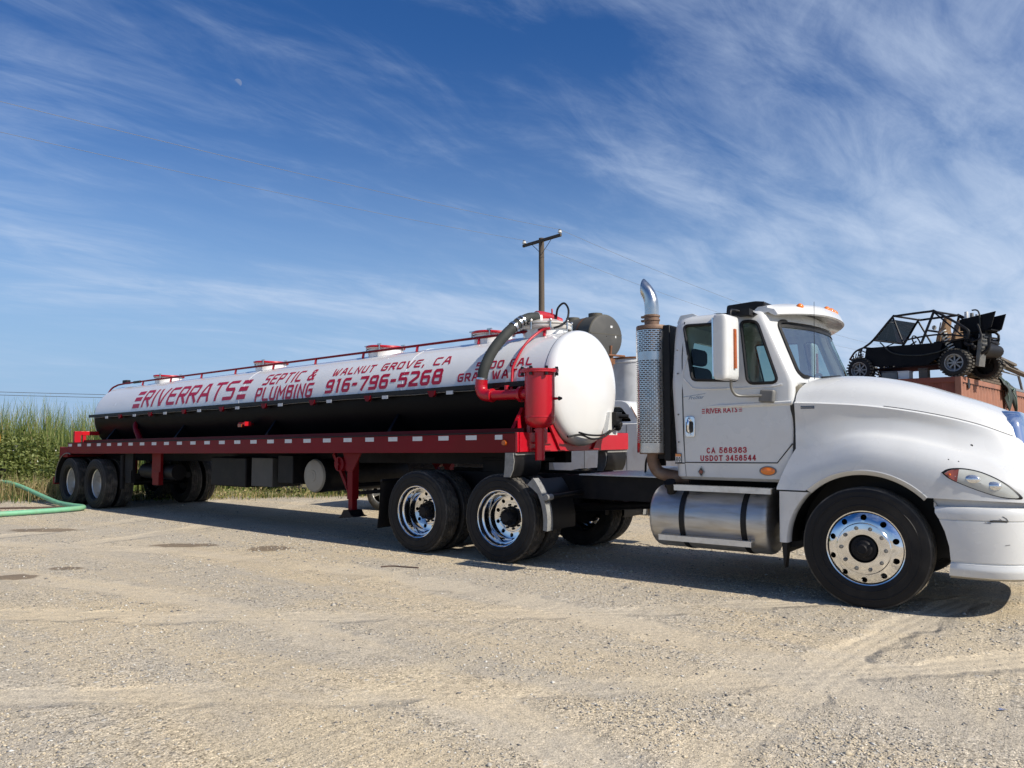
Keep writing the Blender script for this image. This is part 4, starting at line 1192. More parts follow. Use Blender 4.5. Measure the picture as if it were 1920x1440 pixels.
for x in (0.637, -0.637):
    b = MB(); b.cyl((x, -0.9, 0.50), (x, 0.9, 0.50), 0.065, None, 16); b.build("axle", "black_frame", TRL)
    b = MB(); b.box(x - 0.5, x + 0.5, -0.60, -0.50, 0.58, 0.70); b.box(x - 0.5, x + 0.5, 0.50, 0.60, 0.58, 0.70); b.box(x - 0.12, x + 0.12, -0.6, -0.5, 0.7, 1.0); b.box(x - 0.12, x + 0.12, 0.5, 0.6, 0.7, 1.0); b.build("leaf_spring", "black_frame", TRL)
    for sg in (-1, 1): wheel(TRL, x, sg * 1.09, 0.505, 'trail')
# rear end
b = MB(); b.box(-1.08, -0.67, -1.25, 1.25, 1.035, 1.245); b.box(-1.09, -1.05, -1.25, 1.25, 1.0, 1.25); b.build("rear_sill", "red_paint_shaded", TRL, bevel=0.006)
b = MB(); b.box(-1.47, -1.40, -1.22, 1.22, 0.42, 0.59); b.box(-1.44, -1.36, -0.6, -0.5, 0.5, 1.1); b.box(-1.44, -1.36, 0.5, 0.6, 0.5, 1.1); b.build("underride_bar", "red_paint_shaded", TRL, bevel=0.006)
b = MB()
arc = [V(-0.637 + 0.60 * math.cos(a), 0, 0.52 + 0.60 * math.sin(a)) for a in np.linspace(R(75), R(185), 20)]
b.grid([[p + V(0, y, 0) for y in (-1.26, -0.55)] for p in arc]); b.grid([[p + V(0, y, 0) + V(0, 0, -0.012) for y in (-1.26, -0.55)] for p in arc]); b.build("mudguard", "black_plastic", TRL)
MB().tube([p + V(0, -1.262, 0) for p in arc], 0.011, 6).build("mudguard_edge", "dull_alu", TRL)
zr = rb(-0.62) + RAIL_H
b = MB(); b.box(-0.66, -0.58, -1.15, -1.02, zr, zr + 0.25); b.box(-0.66, -0.58, -0.98, -0.91, zr, zr + 0.25); b.box(-0.655, -0.585, -1.15, 1.15, zr + 0.16, zr + 0.25); b.box(-0.66, -0.58, 1.02, 1.15, zr, zr + 0.25)
lb = b.build("lamp_bar", "red_paint", TRL, bevel=0.005)
b = MB(); b.box(-0.578, -0.572, -0.78, -0.60, zr + 0.165, zr + 0.245); b.box(-0.578, -0.572, -1.0, -0.86, zr + 0.165, zr + 0.245); b.build("red_reflector", "red_lens", lb)
# side turn lamp on a stalk half way along, red hose hook at the rear
b = MB(); b.cyl((5.52, -0.62, 1.69), (5.56, -0.86, 1.69), 0.022, None, 10); b.box(5.46, 5.60, -0.92, -0.82, 1.635, 1.715); b.build("turn_lamp", "red_paint_shaded", TRL, bevel=0.012)
b = MB(); b.box(5.475, 5.585, -0.932, -0.92, 1.640, 1.69); b.build("turn_lamp_lens", "amber_dark", TRL)
b = MB(); b.box(5.66, 5.67, -0.92, -0.80, 1.66, 1.73); b.build("turn_lamp_reflector", "red_lens", TRL)
MB().tube(smooth_path([(1.30, -0.70, 1.76), (1.36, -0.745, 1.66), (1.50, -0.75, 1.52), (1.62, -0.76, 1.40)], 5), [0.05] * 8 + [0.06] * 8, 12).build("hose_hook", "red_paint_shaded", TRL)

# ------------------------------------------------------------------ white conventional tractor unit
TRK = tag(empty("semi_truck", (3.7625, 7.6876, 0), R(-36.9)), "white conventional semi truck with red door lettering, facing right", "truck")


# ---- cab shell: horizontal outlines lofted upwards, hollowed, windows cut out
def cab_outline(z, xb, xf, bulge, hw, rb_=0.12, rf=0.05, inset=0.0):
    xb += inset; hw -= inset; xf -= inset
    h = []
    for t in np.linspace(0, 1, 5)[:-1]: h.append((xb, -t * (hw - rb_)))
    for a in np.linspace(0, math.pi / 2, 8): h.append((xb + rb_ - rb_ * math.cos(a), -(hw - rb_ + rb_ * math.sin(a))))
    for t in np.linspace(0, 1, 9)[1:-1]: h.append((xb + rb_ + t * (xf - rf - xb - rb_), -hw))
    for a in np.linspace(0, math.pi / 2, 5): h.append((xf - rf + rf * math.sin(a), -(hw - rf + rf * math.cos(a))))
    yy = hw - rf
    for t in np.linspace(0, 1, 12)[1:]: h.append((xf + bulge * (1 - (1 - t) ** 2.2), -yy * (1 - t)))
    left = [(x, -y) for x, y in h[1:-1]][::-1]
    return [V(x, y, z) for x, y in h + left]


CAB_LV = [(1.045, -1.79, -.64, 0, 1.06), (1.075, -1.81, -.615, 0, 1.095), (1.5, -1.83, -.60, 0, 1.10), (1.94, -1.855, -.60, 0.0, 1.10), (1.985, -1.857, -.60, .22, 1.10),
          (2.05, -1.857, -.62, .245, 1.097), (2.3, -1.85, -.73, .25, 1.075), (2.45, -1.845, -.795, .26, 1.062), (2.60, -1.835, -.86, .275, 1.047), (2.655, -1.82, -.885, .275, 1.03), (2.695, -1.79, -.91, .27, .995),
          (2.722, -1.74, -.94, .26, .93), (2.745, -1.64, -1.0, .23, .80), (2.757, -1.5, -1.1, .18, .6), (2.76, -1.42, -1.2, .1, .4)]


def cab_loft(inset=0.0, z0=None):
    b = MB(); P = [cab_outline(z if inset == 0 else min(max(z, 1.12), 2.70 + (z - 2.70) * 0.5 - 0.03), xb, xf, bu, hw, inset=inset) for z, xb, xf, bu, hw in CAB_LV]
    b.grid(P, cv=True); n = len(P[0])
    b.f.append(tuple(range(n))[::-1]); b.m.append(0); b.f.append(tuple((len(P) - 1) * n + i for i in range(n))); b.m.append(0)
    return b


WIN1 = round_poly([(-1.705, 2.615), (-1.600, 2.045), (-1.135, 2.02), (-1.165, 2.60)], [0.05, 0.05, 0.03, 0.03])
WIN2 = round_poly([(-1.105, 2.605), (-1.030, 1.985), (-0.735, 1.985), (-0.945, 2.595)], [0.05, 0.07, 0.07, 0.06])
WSH = round_poly([(-.965, 2.04), (.965, 2.04), (.895, 2.605), (-.895, 2.605)], 0.09)
REARW = round_poly([(-.62, 2.06), (.62, 2.06), (.60, 2.50), (-.60, 2.50)], 0.06)


def build_cab():
    ob = cab_loft()
    me = ob.mesh("cab_body", ["white_paint"]); fix_normals(me)
    o = bpy.data.objects.new("cab_body", me); COL.objects.link(o)
    inner = cab_loft(0.05).mesh("i", []); cut = [inner]
    for w in (WIN1, WIN2):
        b = MB(); b.prism(w, lambda u, v, d: V(u, -2 + d, v), 4.0); cut.append(b.mesh("w", []))
    b = MB(); b.prism(WSH, lambda u, v, d: V(-1.25 + d, u, v), 1.2); cut.append(b.mesh("w", []))
    b = MB(); b.prism(REARW, lambda u, v, d: V(-2.1 + d, u, v), 0.5); cut.append(b.mesh("w", []))
    boolean(o, cut)
    smooth_sharp(o.data, 32); o.parent = TRK
    return o


CAB = build_cab()


def hw_at(z):
    zs = [l[0] for l in CAB_LV]; return float(np.interp(z, zs, [l[4] for l in CAB_LV]))


# glass: side panes just inside the openings, curved windscreen, rear pane; dark rubber round each
for sg in (-1, 1):
    for w in (WIN1, WIN2):
        b = MB(); big = [(u + (u - sum(p[0] for p in w) / len(w)) * 0.03, v + (v - sum(p[1] for p in w) / len(w)) * 0.03) for u, v in w]
        b.add([V(u, sg * (hw_at(v) - 0.028), v) for u, v in big], [tuple(range(len(big)))]); b.build("side_window", "cab_glass", TRK, ang=0, fix=False)
        r = MB(); r.tube([V(u, sg * (hw_at(v) - 0.006), v) for u, v in w], 0.017, 6, closed=True); r.build("window_rubber", "black_plastic", TRK)


def ws_pt(y, z, off):
    zs = [l[0] for l in CAB_LV]; xf = float(np.interp(z, zs, [l[2] for l in CAB_LV])); bu = float(np.interp(z, zs, [l[3] for l in CAB_LV])); hw = hw_at(z) - 0.05
    t = 1 - min(1, abs(y) / hw)
    return V(xf + bu * (1 - (1 - t) ** 2.2) + off, y, z)


b = MB(); b.grid([[ws_pt(y * (1 - 0.10 * (z - 2.0)), z, -0.022) for y in np.linspace(-.97, .97, 25)] for z in np.linspace(2.0, 2.63, 12)])
b.build("windscreen", "wind_glass", TRK, ang=60, fix=False)
b = MB(); b.tube([ws_pt(u, v, 0.002) for u, v in WSH], 0.020, 6, closed=True); b.build("windscreen_rubber", "black_plastic", TRK)
b = MB(); b.grid([[ws_pt(y * (1 - 0.10 * (z - 2.0)), z, -0.016) for y in np.linspace(-.95, .95, 25)] for z in np.linspace(2.545, 2.62, 4)]); b.build("shade_band", "black_plastic", TRK, ang=60, fix=False)
b = MB(); b.add([V(-1.82, u, v) for u, v in REARW], [tuple(range(len(REARW)))]); b.build("rear_window", "cab_glass", TRK, ang=0, fix=False)
# interior
b = MB(); b.box(-1.78, -.62, -1.03, 1.03, 1.13, 1.16); b.box(-1.79, -1.76, -1.02, 1.02, 1.16, 2.05); b.build("cab_floor", "interior", TRK)
b = MB(); b.box(-.88, -.56, -1.02, 1.02, 1.55, 1.98); b.box(-.60, -.38, -.75, .75, 1.9, 2.0); b.build("dashboard", "interior_tan", TRK, bevel=0.04)
b = MB(); b.grid([[V(-.62 - .10 * t + .2 * (1 - (y / .95) ** 2) * (1 - t), y, 1.99 + 0.02 * math.sin(t * 3)) for t in np.linspace(0, 1, 4)] for y in np.linspace(-.95, .95, 15)]); b.build("dash_top", "interior", TRK)
for y in (-.52, .52):
    s = empty("seat", (-1.40, y, 1.16), 0, TRK)
    b = MB(); b.box(-.25, .28, -.25, .25, .33, .50); b.box(-.2, .2, -.2, .2, 0, .33); b.build("cushion", "seat_grey", s, bevel=0.05, bseg=3)
    b = MB(); b.box(-.36, -.20, -.25, .25, .45, 1.10, M=Matrix.Rotation(R(-6), 4, 'Y')); b.build("backrest", "seat_grey", s, bevel=0.07, bseg=3)
    b = MB(); b.box(-.44, -.32, -.15, .15, 1.08, 1.26); b.build("headrest", "seat_grey", s, bevel=0.05, bseg=3)
b = MB(); b.tube([V(-.90 + 0.11 * math.sin(a), .52 + .22 * math.cos(a), 1.98 + .19 * math.sin(a)) for a in np.linspace(0, 2 * math.pi, 28, endpoint=False)], 0.016, 8, closed=True)
b.beam((-.90, .30, 1.98), (-.90, .74, 1.98), 0.03, 0.03); b.cyl((-.90, .52, 1.98), (-.75, .52, 1.80), 0.03, None, 10); b.build("steering_wheel", "interior", TRK)
b = MB(); b.add([V(-.62, -.42, 2.012), V(-.50, -.25, 2.012), V(-.62, -.08, 2.012), V(-.72, -.30, 2.09)], [(0, 1, 2, 3)]); b.build("paper_on_dash", "paper", TRK, ang=0, fix=False)

# door shut lines, swage beads, panel joins
def line(pts, r=0.006, mt="ink_black", name="shut_line", yo=0.0):
    b = MB(); P = [V(x, -(hw_at(z) + yo), z) for x, z in pts]; b.tube(P, r, 6); return b.build(name, mt, TRK)


line([(-1.70, 2.655), (-1.715, 2.3), (-1.705, 1.9), (-1.700, 1.5), (-1.69, 1.215), (-1.2, 1.221), (-.762, 1.228), (-.615, 1.41)])
line([(-1.80, 1.205), (-1.69, 1.208)]); line([(-1.69, 1.20), (-1.68, 1.075)], 0.0025)
bead = [(-1.655, 2.30), (-1.705, 2.10), (-1.63, 2.005), (-1.58, 1.962), (-1.45, 1.950), (-1.1, 1.945), (-.80, 1.952), (-.70, 1.965)]
b = MB(); b.tube(smooth_path([V(x, -(hw_at(z) - 0.004), z) for x, z in bead], 4), 0.0125, 8); b.build("window_swage", "white_paint", TRK)
b = MB(); n = 14
for i in range(n):
    pass
xs = np.linspace(-1.46, -.612, 12)
P = []
for i, x in enumerate(xs):
    t = min(1, i / 2.0) ; zz = 1.775 + 0.028 * (x + 1.46)
    P.append([V(x, -1.098, zz + 0.016 * t), V(x, -1.100 - 0.014 * t, zz + 0.004), V(x, -1.100 - 0.014 * t, zz - 0.012), V(x, -1.098, zz - 0.034)])
b.grid(P); b.build("door_swage", "white_paint", TRK, ang=25)
# rear corner rivets
b = MB()
for z in (2.36, 2.12, 1.70, 1.42): b.ball((-1.755, -1.101, z), 0.009, 8)
b.build("rivet", "grey_plastic", TRK)["kind"] = "stuff"

# door handle
DH = empty("door_handle", (-1.628, -1.10, 1.575), 0, TRK)
pl = round_poly([(-.052, -.105), (.052, -.105), (.052, .105), (-.052, .105)], 0.03)
b = MB(); b.prism(pl, lambda u, v, w: V(u, -w, v), 0.014); b.build("escutcheon", "chrome", DH, bevel=0.005)
b = MB(); b.prism(round_poly([(-.038, -.062), (.038, -.062), (.040, .055), (-.040, .055)], 0.025), lambda u, v, w: V(u, -.0145 - w, v), 0.002); b.build("recess", "ink_black", DH)
b = MB(); b.tube(smooth_path([(-.002, -.012, .085), (-.002, -.045, .05), (-.002, -.048, -.03), (-.002, -.022, -.06)], 5), [0.014] * 8 + [0.012] * 8, 10); b.cyl((0, -.010, -.082), (0, -.024, -.082), 0.014, None, 14); b.build("pull", "chrome", DH)

# lettering and stickers on the door
def door(u, v): return V(u, -(hw_at(v) + 0.003), v)


def door_tilt(z0, k):
    return lambda u, v: door(u, v + k * (u + 1.3))


TXT = empty("door_lettering", (0, 0, 0), 0, TRK)
fit_text("RIVER RATS", -1.455, -1.135, 1.706, 1.760, door_tilt(0, .035), "lettering_name", "vinyl_red", TXT, 0.022)
for x0 in (-1.500, -1.120):
    for k in range(3):
        b = MB(); f = door_tilt(0, .035); z0 = 1.711 + 0.0185 * k
        b.add([f(x0, z0), f(x0 + .032, z0), f(x0 + .032, z0 + .0085), f(x0, z0 + .0085)], [(0, 1, 2, 3)]); b.build("lettering_bar", "vinyl_red", TXT, ang=0, fix=False)
b = MB(); stroke_text(b, "CA 568363", -1.458, -1.050, 1.312, 1.370, 0.0112, door_tilt(0, .028), 0.22, 0, HB); b.build("lettering_permit", "vinyl_red", TXT, ang=0, fix=False)
b = MB(); stroke_text(b, "USDOT", -1.525, -1.293, 1.236, 1.293, 0.0112, door_tilt(0, .028), 0.22, 0, HB); b.build("lettering_dot", "vinyl_red", TXT, ang=0, fix=False)
b = MB(); stroke_text(b, "3456544", -1.262, -.963, 1.236, 1.293, 0.0108, door_tilt(0, .028), 0.24, 0, HB); b.build("lettering_dot", "vinyl_red", TXT, ang=0, fix=False)
fit_text("ProStar", -1.640, -1.475, 1.865, 1.897, door_tilt(0, .05), "lettering_model", "badge_chrome", TXT, 0.012, shear=0.35)
b = MB(); b.add([door(-1.705, 1.872), door(-1.46, 1.903), door(-1.46, 1.907), door(-1.705, 1.878)], [(0, 1, 2, 3)]); b.build("badge_swoosh", "badge_chrome", TXT, ang=0, fix=False)
ST = empty("speed_sticker", (0, 0, 0), 0, TRK)
def quad(x0, x1, z0, z1, off, mt, name, par):
    b = MB(); b.add([V(x0, -(hw_at(z0) + off), z0), V(x1, -(hw_at(z0) + off), z0), V(x1, -(hw_at(z1) + off), z1), V(x0, -(hw_at(z1) + off), z1)], [(0, 1, 2, 3)])
    return b.build(name, mt, par, ang=0, fix=False)


quad(-1.797, -1.727, 1.212, 1.304, 0.003, "ink_black", "border", ST); quad(-1.792, -1.732, 1.217, 1.272, 0.005, "plate_white", "field", ST)
quad(-1.792, -1.732, 1.272, 1.299, 0.005, "sticker_orange", "header", ST)
b = MB(); stroke_text(b, "80", -1.786, -1.738, 1.222, 1.268, 0.006, lambda u, v: V(u, -(hw_at(v) + 0.007), v), 0.25, 0, HB); b.build("lettering_number", "ink_black", ST, ang=0, fix=False)
EM = empty("diamond_emblem", (-1.517, -1.10, 1.125), 0, TRK)
b = MB(); b.prism([(0, -.055), (.036, 0), (0, .055), (-.036, 0)], lambda u, v, w: V(u, -w, v), 0.006); b.build("plate", "badge_chrome", EM)
b = MB(); b.prism([(0, -.042), (.028, 0), (0, .042), (-.028, 0)], lambda u, v, w: V(u, -.006 - w, v), 0.002); b.build("field", "ink_black", EM)
b = MB(); b.prism([(-.016, -.016), (-.003, -.016), (-.003, .022), (-.016, .006)], lambda u, v, w: V(u, -.008 - w, v), 0.002); b.prism([(.003, -.02), (.016, -.006), (.016, .014), (.003, .012)], lambda u, v, w: V(u, -.008 - w, v), 0.002); b.build("mark", "lens_red", EM)
b = MB(); b.lathe([(0.001, -.022), (.03, -.020), (.044, -.012), (.046, 0)], 24); o = b.build("side_marker", "amber", TRK); o.location = (-.851, -1.093, 1.150); o.scale = (1.55, 1, 0.85)
b = MB(); b.lathe([(.044, -.010), (.053, -.010), (.053, 0)], 24); o = b.build("side_marker_rim", "grey_plastic", TRK); o.location = (-.851, -1.094, 1.150); o.scale = (1.55, 1, 0.85)

# ---- sun visor with amber clearance lamps, dark base behind it
VY = np.linspace(-.97, .97, 33)
def visor_sec(y):
    e = 1 - abs(y) ** 2.4; e2 = max(0.0, 1 - abs(y / 1.0) ** 8) ** 0.5
    xr = -1.0 + .16 * e; xf = -.79 + .34 * e; zt = 2.735 + 0.085 * e; zf = 2.655 + .040 * e; th = 0.012 + .02 * e2
    return [V(xr, y, zt - 0.09), V(xr, y, zt - 0.02), V(xr + .03, y, zt + 0.008 * e2), V(xr + .12, y, zt + 0.014 * e2), V(xf - .10, y, zt - .012), V(xf - .035, y, zt * .62 + zf * .38), V(xf, y, zf),
            V(xf - .02, y, zf - 0.012), V(xf - .06, y, zf + .006), V(xr * .3 + xf * .7 - .03, y, zf + .030), V(xr * .7 + xf * .3, y, zt - 0.065)]
b = MB(); b.grid([visor_sec(y) for y in VY], cv=True)
n = 11; b.f.append(tuple(range(n))); b.m.append(0); b.f.append(tuple(32 * n + i for i in range(n))); b.m.append(0)
VIS = b.build("sun_visor", "white_paint", TRK, ang=40)
lm = MB(); lm.lathe([(0.001, .026), (.018, .023), (.030, .013), (.034, 0.0), (.034, -.02)], 18); lm = smooth_sharp(lm.mesh("clearance_lamp", ["amber"]))
for y in (-.66, -.15, 0.0, .15, .66):
    s_ = visor_sec(y); p = s_[5].lerp(s_[4], 0.45); nrm = (s_[6] - s_[4]).cross(V(0, 1, 0)).normalized()
    if nrm.z < 0: nrm = -nrm
    o = sub("clearance_lamp", lm, VIS, p); o.rotation_mode = 'QUATERNION'; o.rotation_quaternion = nrm.to_track_quat('Y', 'Z'); o.scale = (1.35, 1, 1)
b = MB(); b.prism(round_poly([(-1.30, 2.72), (-.92, 2.70), (-.90, 2.80), (-1.0, 2.815), (-1.29, 2.80)], 0.02), lambda u, v, w: V(u, -.93 + w, v), 1.86); b.build("visor_base", "black_plastic", TRK, bevel=0.012)
b = MB(); b.prism(round_poly([(-1.84, 2.66), (-1.60, 2.72), (-1.66, 2.755), (-1.80, 2.745)], 0.015), lambda u, v, w: V(u, -.92 + w, v), 1.84); b.build("roof_lip", "white_paint", TRK, bevel=0.01)
b = MB(); b.prism([(-1.36, 2.705), (-.98, 2.640), (-.94, 2.665), (-1.0, 2.70), (-1.34, 2.70)], lambda u, v, w: V(u, -1.075 + w, v), 0.08); b.build("mirror_fairing", "black_plastic", TRK, bevel=0.012)

# ---- mirrors
for sg in (-1, 1):
    mr = empty("mirror", (-1.13, sg * 1.38, 2.315), 0, TRK); mr.scale = (1, -sg, 1)   # built for the near side
    b = MB(); P = []
    for z, k in ((-.305, .72), (-.295, .88), (-.26, .97), (-.15, 1.0), (.15, 1.0), (.25, .99), (.285, .93), (.30, .80), (.305, .6)):
        P.append([V(u * k + (0.01 * z), v * (0.9 + 0.1 * k), z) for u, v in round_poly([(-.075, -.15), (.065, -.15), (.085, .15), (-.075, .15)], [.03, .05, .05, .03], 5)])
    b.grid(P, cv=True); n = len(P[0]); b.f.append(tuple(range(n))); b.m.append(0); b.f.append(tuple(8 * n + i for i in range(n))); b.m.append(0)
    b.build("shell", "white_paint", mr, ang=50)
    b = MB(); b.box(-.083, -.070, -.135, .14, -.275, .28); b.build("glass", "chrome", mr)
    b = MB(); b.box(-.080, .05, .135, .158, -.29, .285); b.build("edge_trim", "black_plastic", mr, bevel=0.01)
    am = [V(.068 + .02 * (y + .15) / .3 + dx, y, z) for y, dx in ((.005, .006), (.045, .006)) for z in (-.19, .17)]
    b = MB(); b.box(.070, .094, -.005, .038, -.20, .175); b.build("turn_lens", "amber_dark", mr, bevel=0.004)
    b = MB(); b.tube(smooth_path([(0.02, .06, -.30), (.02, .07, -.38), (.05, .10, -.445), (.12, .16, -.455), (.27, .24, -.45)], 6), 0.014, 10); b.build("lower_arm", "dull_alu", mr)
    b = MB(); b.tube(smooth_path([(0.02, .06, .29), (.02, .08, .36), (.03, .16, .375), (.10, .28, .36)], 6), 0.016, 10); b.box(0.03, .16, .20, .31, .33, .39); b.build("upper_arm", "black_plastic", mr)
    b = MB(); b.prism(round_poly([(-.085, -.06), (.06, -.075), (.075, .05), (-.06, .06)], 0.025), lambda u, v, w: V(.30 + u, .285 - w, -.45 + v), 0.065); b.build("foot", "grey_plastic", mr, bevel=0.015)
b = MB(); b.cyl((-.47, -.86, 2.02), (-.455, -.86, 2.76), 0.0035, 0.002, 6); b.build("antenna", "black_plastic", TRK)
for y in (-.10, .75):
    b = MB(); b.tube([ws_pt(y, 2.03, .03), ws_pt(y - .25, 2.07, .035), ws_pt(y - .60, 2.045, .03)], [0.012, 0.014, 0.009], 8); b.cyl(ws_pt(y, 2.0, .02), ws_pt(y, 2.05, .045), 0.022, None, 10); b.build("wiper", "black_plastic", TRK)

# ---- hood with fenders: cross sections lofted forward
HX = [-.585, -.30, 0.0, .30, .60, .85, 1.05, 1.16, 1.26, 1.33]
ZC = [2.062, 2.072, 2.052, 1.985, 1.880, 1.785, 1.690, 1.62, 1.52, 1.38]
YK = [1.090, 1.065, 1.020, .955, .870, .780, .690, .63, .56, .48]
ZK = [1.800, 1.785, 1.760, 1.715, 1.650, 1.575, 1.490, 1.44, 1.36, 1.26]
# lower points: (y, z) tables for side, valley, shoulder, crown, outer, lip
Y7 = [1.105, 1.085, 1.035, .975, .905, .845, .79, .74, .66, .56]; Z7 = [1.62, 1.63, 1.635, 1.60, 1.53, 1.46, 1.38, 1.32, 1.25, 1.18]
Y8 = [1.105, 1.090, 1.050, 1.01, .965, .92, .87, .82, .74, .62]; Z8 = [1.46, 1.50, 1.525, 1.49, 1.42, 1.35, 1.28, 1.23, 1.18, 1.12]
Y9 = [1.110, 1.115, 1.110, 1.09, 1.06, 1.02, .98, .93, .84, .70]; Z9 = [1.34, 1.41, 1.46, 1.435, 1.365, 1.29, 1.22, 1.18, 1.12, 1.06]
Y10 = [1.130, 1.155, 1.175, 1.165, 1.145, 1.10, 1.05, 1.0, .90, .74]; Z10 = [1.22, 1.31, 1.375, 1.35, 1.28, 1.215, 1.15, 1.11, 1.06, 1.01]
Y11 = [1.160, 1.190, 1.208, 1.205, 1.190, 1.155, 1.10, 1.04, .94, .77]; Z11 = [1.10, 1.19, 1.26, 1.23, 1.16, 1.11, 1.07, 1.04, 1.0, .98]
Y12 = [1.180, 1.195, 1.205, 1.205, 1.195, 1.165, 1.11, 1.05, .95, .78]; Z12 = [.985] * 3 + [.975, .965, .960, .955, .95, .95, .95]


def hood_sec(x, xs0=None):
    g = lambda T: interp(x, HX, T)
    zc, yk, zk = g(ZC), g(YK), g(ZK); D = zc - zk
    up = [(0, zc), (.30 * yk, zc - .02 * D), (.56 * yk, zc - .07 * D), (.78 * yk, zc - .22 * D), (.92 * yk, zc - .52 * D), (yk, zk)]
    lo = [(yk + .036, zk - .013), (g(Y7), g(Z7)), (g(Y8), g(Z8)), (g(Y9), g(Z9)), (g(Y10), g(Z10)), (g(Y11), g(Z11)), (g(Y12), g(Z12))]
    def cr(pts, n):
        q = smooth_path([(0, a, c) for a, c in pts], n); return [(p.y, p.z) for p in q]
    return cr(up, 5) + [(yk + .012, zk - .001)] + cr(lo, 5)


def hood_mesh():
    xs = list(np.linspace(-.585, 1.33, 46)); secs = [hood_sec(x) for x in xs]; m = len(secs[0]); P = []
    ztop = secs[0][0][1]
    for i, (x, s_) in enumerate(zip(xs, secs)):
        f = max(0.0, 1 - i / 14.0) ** 2
        row = []
        for k, (y, z) in enumerate(s_):
            low = min(1.0, max(0.0, (1.36 - z) / 0.36)); dx = -0.165 * (low ** 0.8) * f
            # the rear edge follows the windscreen's curve in plan
            dx += 0.235 * max(0.0, 1 - (y / 1.05) ** 2) * f * (1 if z > 1.75 else 0)
            row.append((x + dx, y, z))
        P.append(row)
    full = [[V(x, -y, z) for x, y, z in row[::-1]] + [V(x, y, z) for x, y, z in row[1:]] for row in P]
    b = MB(); b.grid(full)
    n = len(full[0]); b.f.append(tuple((len(full) - 1) * n + i for i in range(n))); b.m.append(0)
    return b


from mathutils.bvhtree import BVHTree
hb = hood_mesh()
HBVH = BVHTree.FromPolygons([Vector(v) for v in hb.v], hb.f)


def hood_y(x, z):
    """near-side surface of the hood/fender at (x, z): its y"""
    h = HBVH.ray_cast(Vector((x, -3, z)), Vector((0, 1, 0)))
    return h[0].y if h[0] is not None else -1.19


fs_ = [(y * .978, z - .018) for y, z in hood_sec(-.585) if z > 1.22]
b = MB(); b.prism([(-y, z) for y, z in fs_[::-1]] + fs_[1:], lambda u, v, w: V(-.63 + w, u, v), .05); b.build("firewall", "ink_black", TRK)
ARC, ARR = (0.0, 0.495), 0.690
me = hb.mesh("hood", ["white_paint"]); fix_normals(me)
HOOD = bpy.data.objects.new("hood", me); COL.objects.link(HOOD)
cut = MB(); cut.cyl((ARC[0], -2, ARC[1]), (ARC[0], 2, ARC[1]), ARR, None, 96)
def NOSE(z): return 1.035 + (1.63 - z) * .22
nose = MB(); nose.prism(round_poly([(-.82, .98), (.82, .98), (.585, 1.72), (-.585, 1.72)], .16, 10), lambda u, v, w: V(NOSE(v) + w, u, v), 1.0)
boolean(HOOD, [cut.mesh("c", []), nose.mesh("c", [])], solidify=0.022)
smooth_sharp(HOOD.data, 24); HOOD.parent = TRK
# turned-in wheel-arch lips and dark liners
for sg in (-1, 1):
    A = [a for a in np.linspace(R(43.5), R(133.5), 60)]
    rows = []
    for a in A:
        ca, sa = math.cos(a), math.sin(a)
        y0 = hood_y(ARC[0] + (ARR + .012) * ca, max(.99, ARC[1] + (ARR + .012) * sa))
        p = lambda r, dy: V(ARC[0] + r * ca, -sg * (y0 + dy) * 1.0 * -1 if False else (y0 + dy) * (1 if sg < 0 else -1), ARC[1] + r * sa)
        rows.append([p(ARR + .004, -.001), p(ARR - .004, -.004), p(ARR - .040, .028), p(ARR - .044, .036), p(ARR - .040, .10)])
    b = MB(); b.grid(rows); b.build("arch_lip", "white_paint", TRK, ang=40)
    b = MB(); y1, y2 = (-1.13, -.55) if sg < 0 else (.55, 1.13)
    b.grid([[V((ARR + .005) * math.cos(a), y, ARC[1] + (ARR + .005) * math.sin(a)) for y in (y1, y2)] for a in np.linspace(R(-8), R(188), 40)])
    b.add([V((ARR + .005) * math.cos(a), y2, ARC[1] + (ARR + .005) * math.sin(a)) for a in np.linspace(R(-8), R(188), 40)], [tuple(range(40))])
    b.build("wheel_arch_liner", "ink_black", TRK)
# lower rear fender piece and splash flap
for sg in (-1, 1):
    b = MB(); P = []
    for z in np.linspace(.972, .505, 12):
        xa = -math.sqrt(max(0.01, .655 ** 2 - (z - ARC[1]) ** 2)); xr = -.735 + 0.015 * (z - .5)
        yo = 1.185 + 0.01 * (z - .5)
        P.append([V(xr, sg * (yo - .06), z), V(xr + .004, sg * (yo - .012), z), V(xr + .018, sg * yo, z), V((xr + xa) / 2, sg * (yo + .006), z), V(xa - .012, sg * yo, z), V(xa, sg * (yo - .02), z), V(xa, sg * (yo - .12), z)])
    b.grid(P); b.grid([[P[-1][i], P[-1][i] + V(0, -sg * .05 if 0 < i < 6 else 0, 0)] for i in range(7)]); b.build("fender_skirt", "white_paint", TRK, ang=40)
    b = MB(); b.prism([(-.715, .51), (-.665, .51), (-.672, .40), (-.690, .27), (-.70, .29)], lambda u, v, w: V(u, sg * (1.17 - w), v), 0.10); b.build("splash_flap", "black_plastic", TRK)
    b = MB(); b.box(-.735, -.45, sg * 1.14 - .03, sg * 1.14 + .03, .972, .984); b.build("fender_joint", "ink_black", TRK)
b = MB(); b.beam((-.72, -.60, .50), (-.45, -.60, .54), 0.05, 0.09); b.beam((-.72, -1.0, .46), (-.40, -.95, .52), 0.02, 0.05); b.build("frame_bracket", "black_frame", TRK)

# headlamp lenses lying on the fender skin
HL = [(.620, 1.176), (.665, 1.205), (.75, 1.213), (.86, 1.193), (.97, 1.145), (1.06, 1.085), (1.125, 1.020), (1.140, .988), (1.10, .982), (1.0, .995), (.88, 1.035), (.76, 1.085), (.67, 1.130)]
def on_hood(x, z, off, sg):
    y = hood_y(x, z) - off
    return V(x, y if sg < 0 else -y, z)


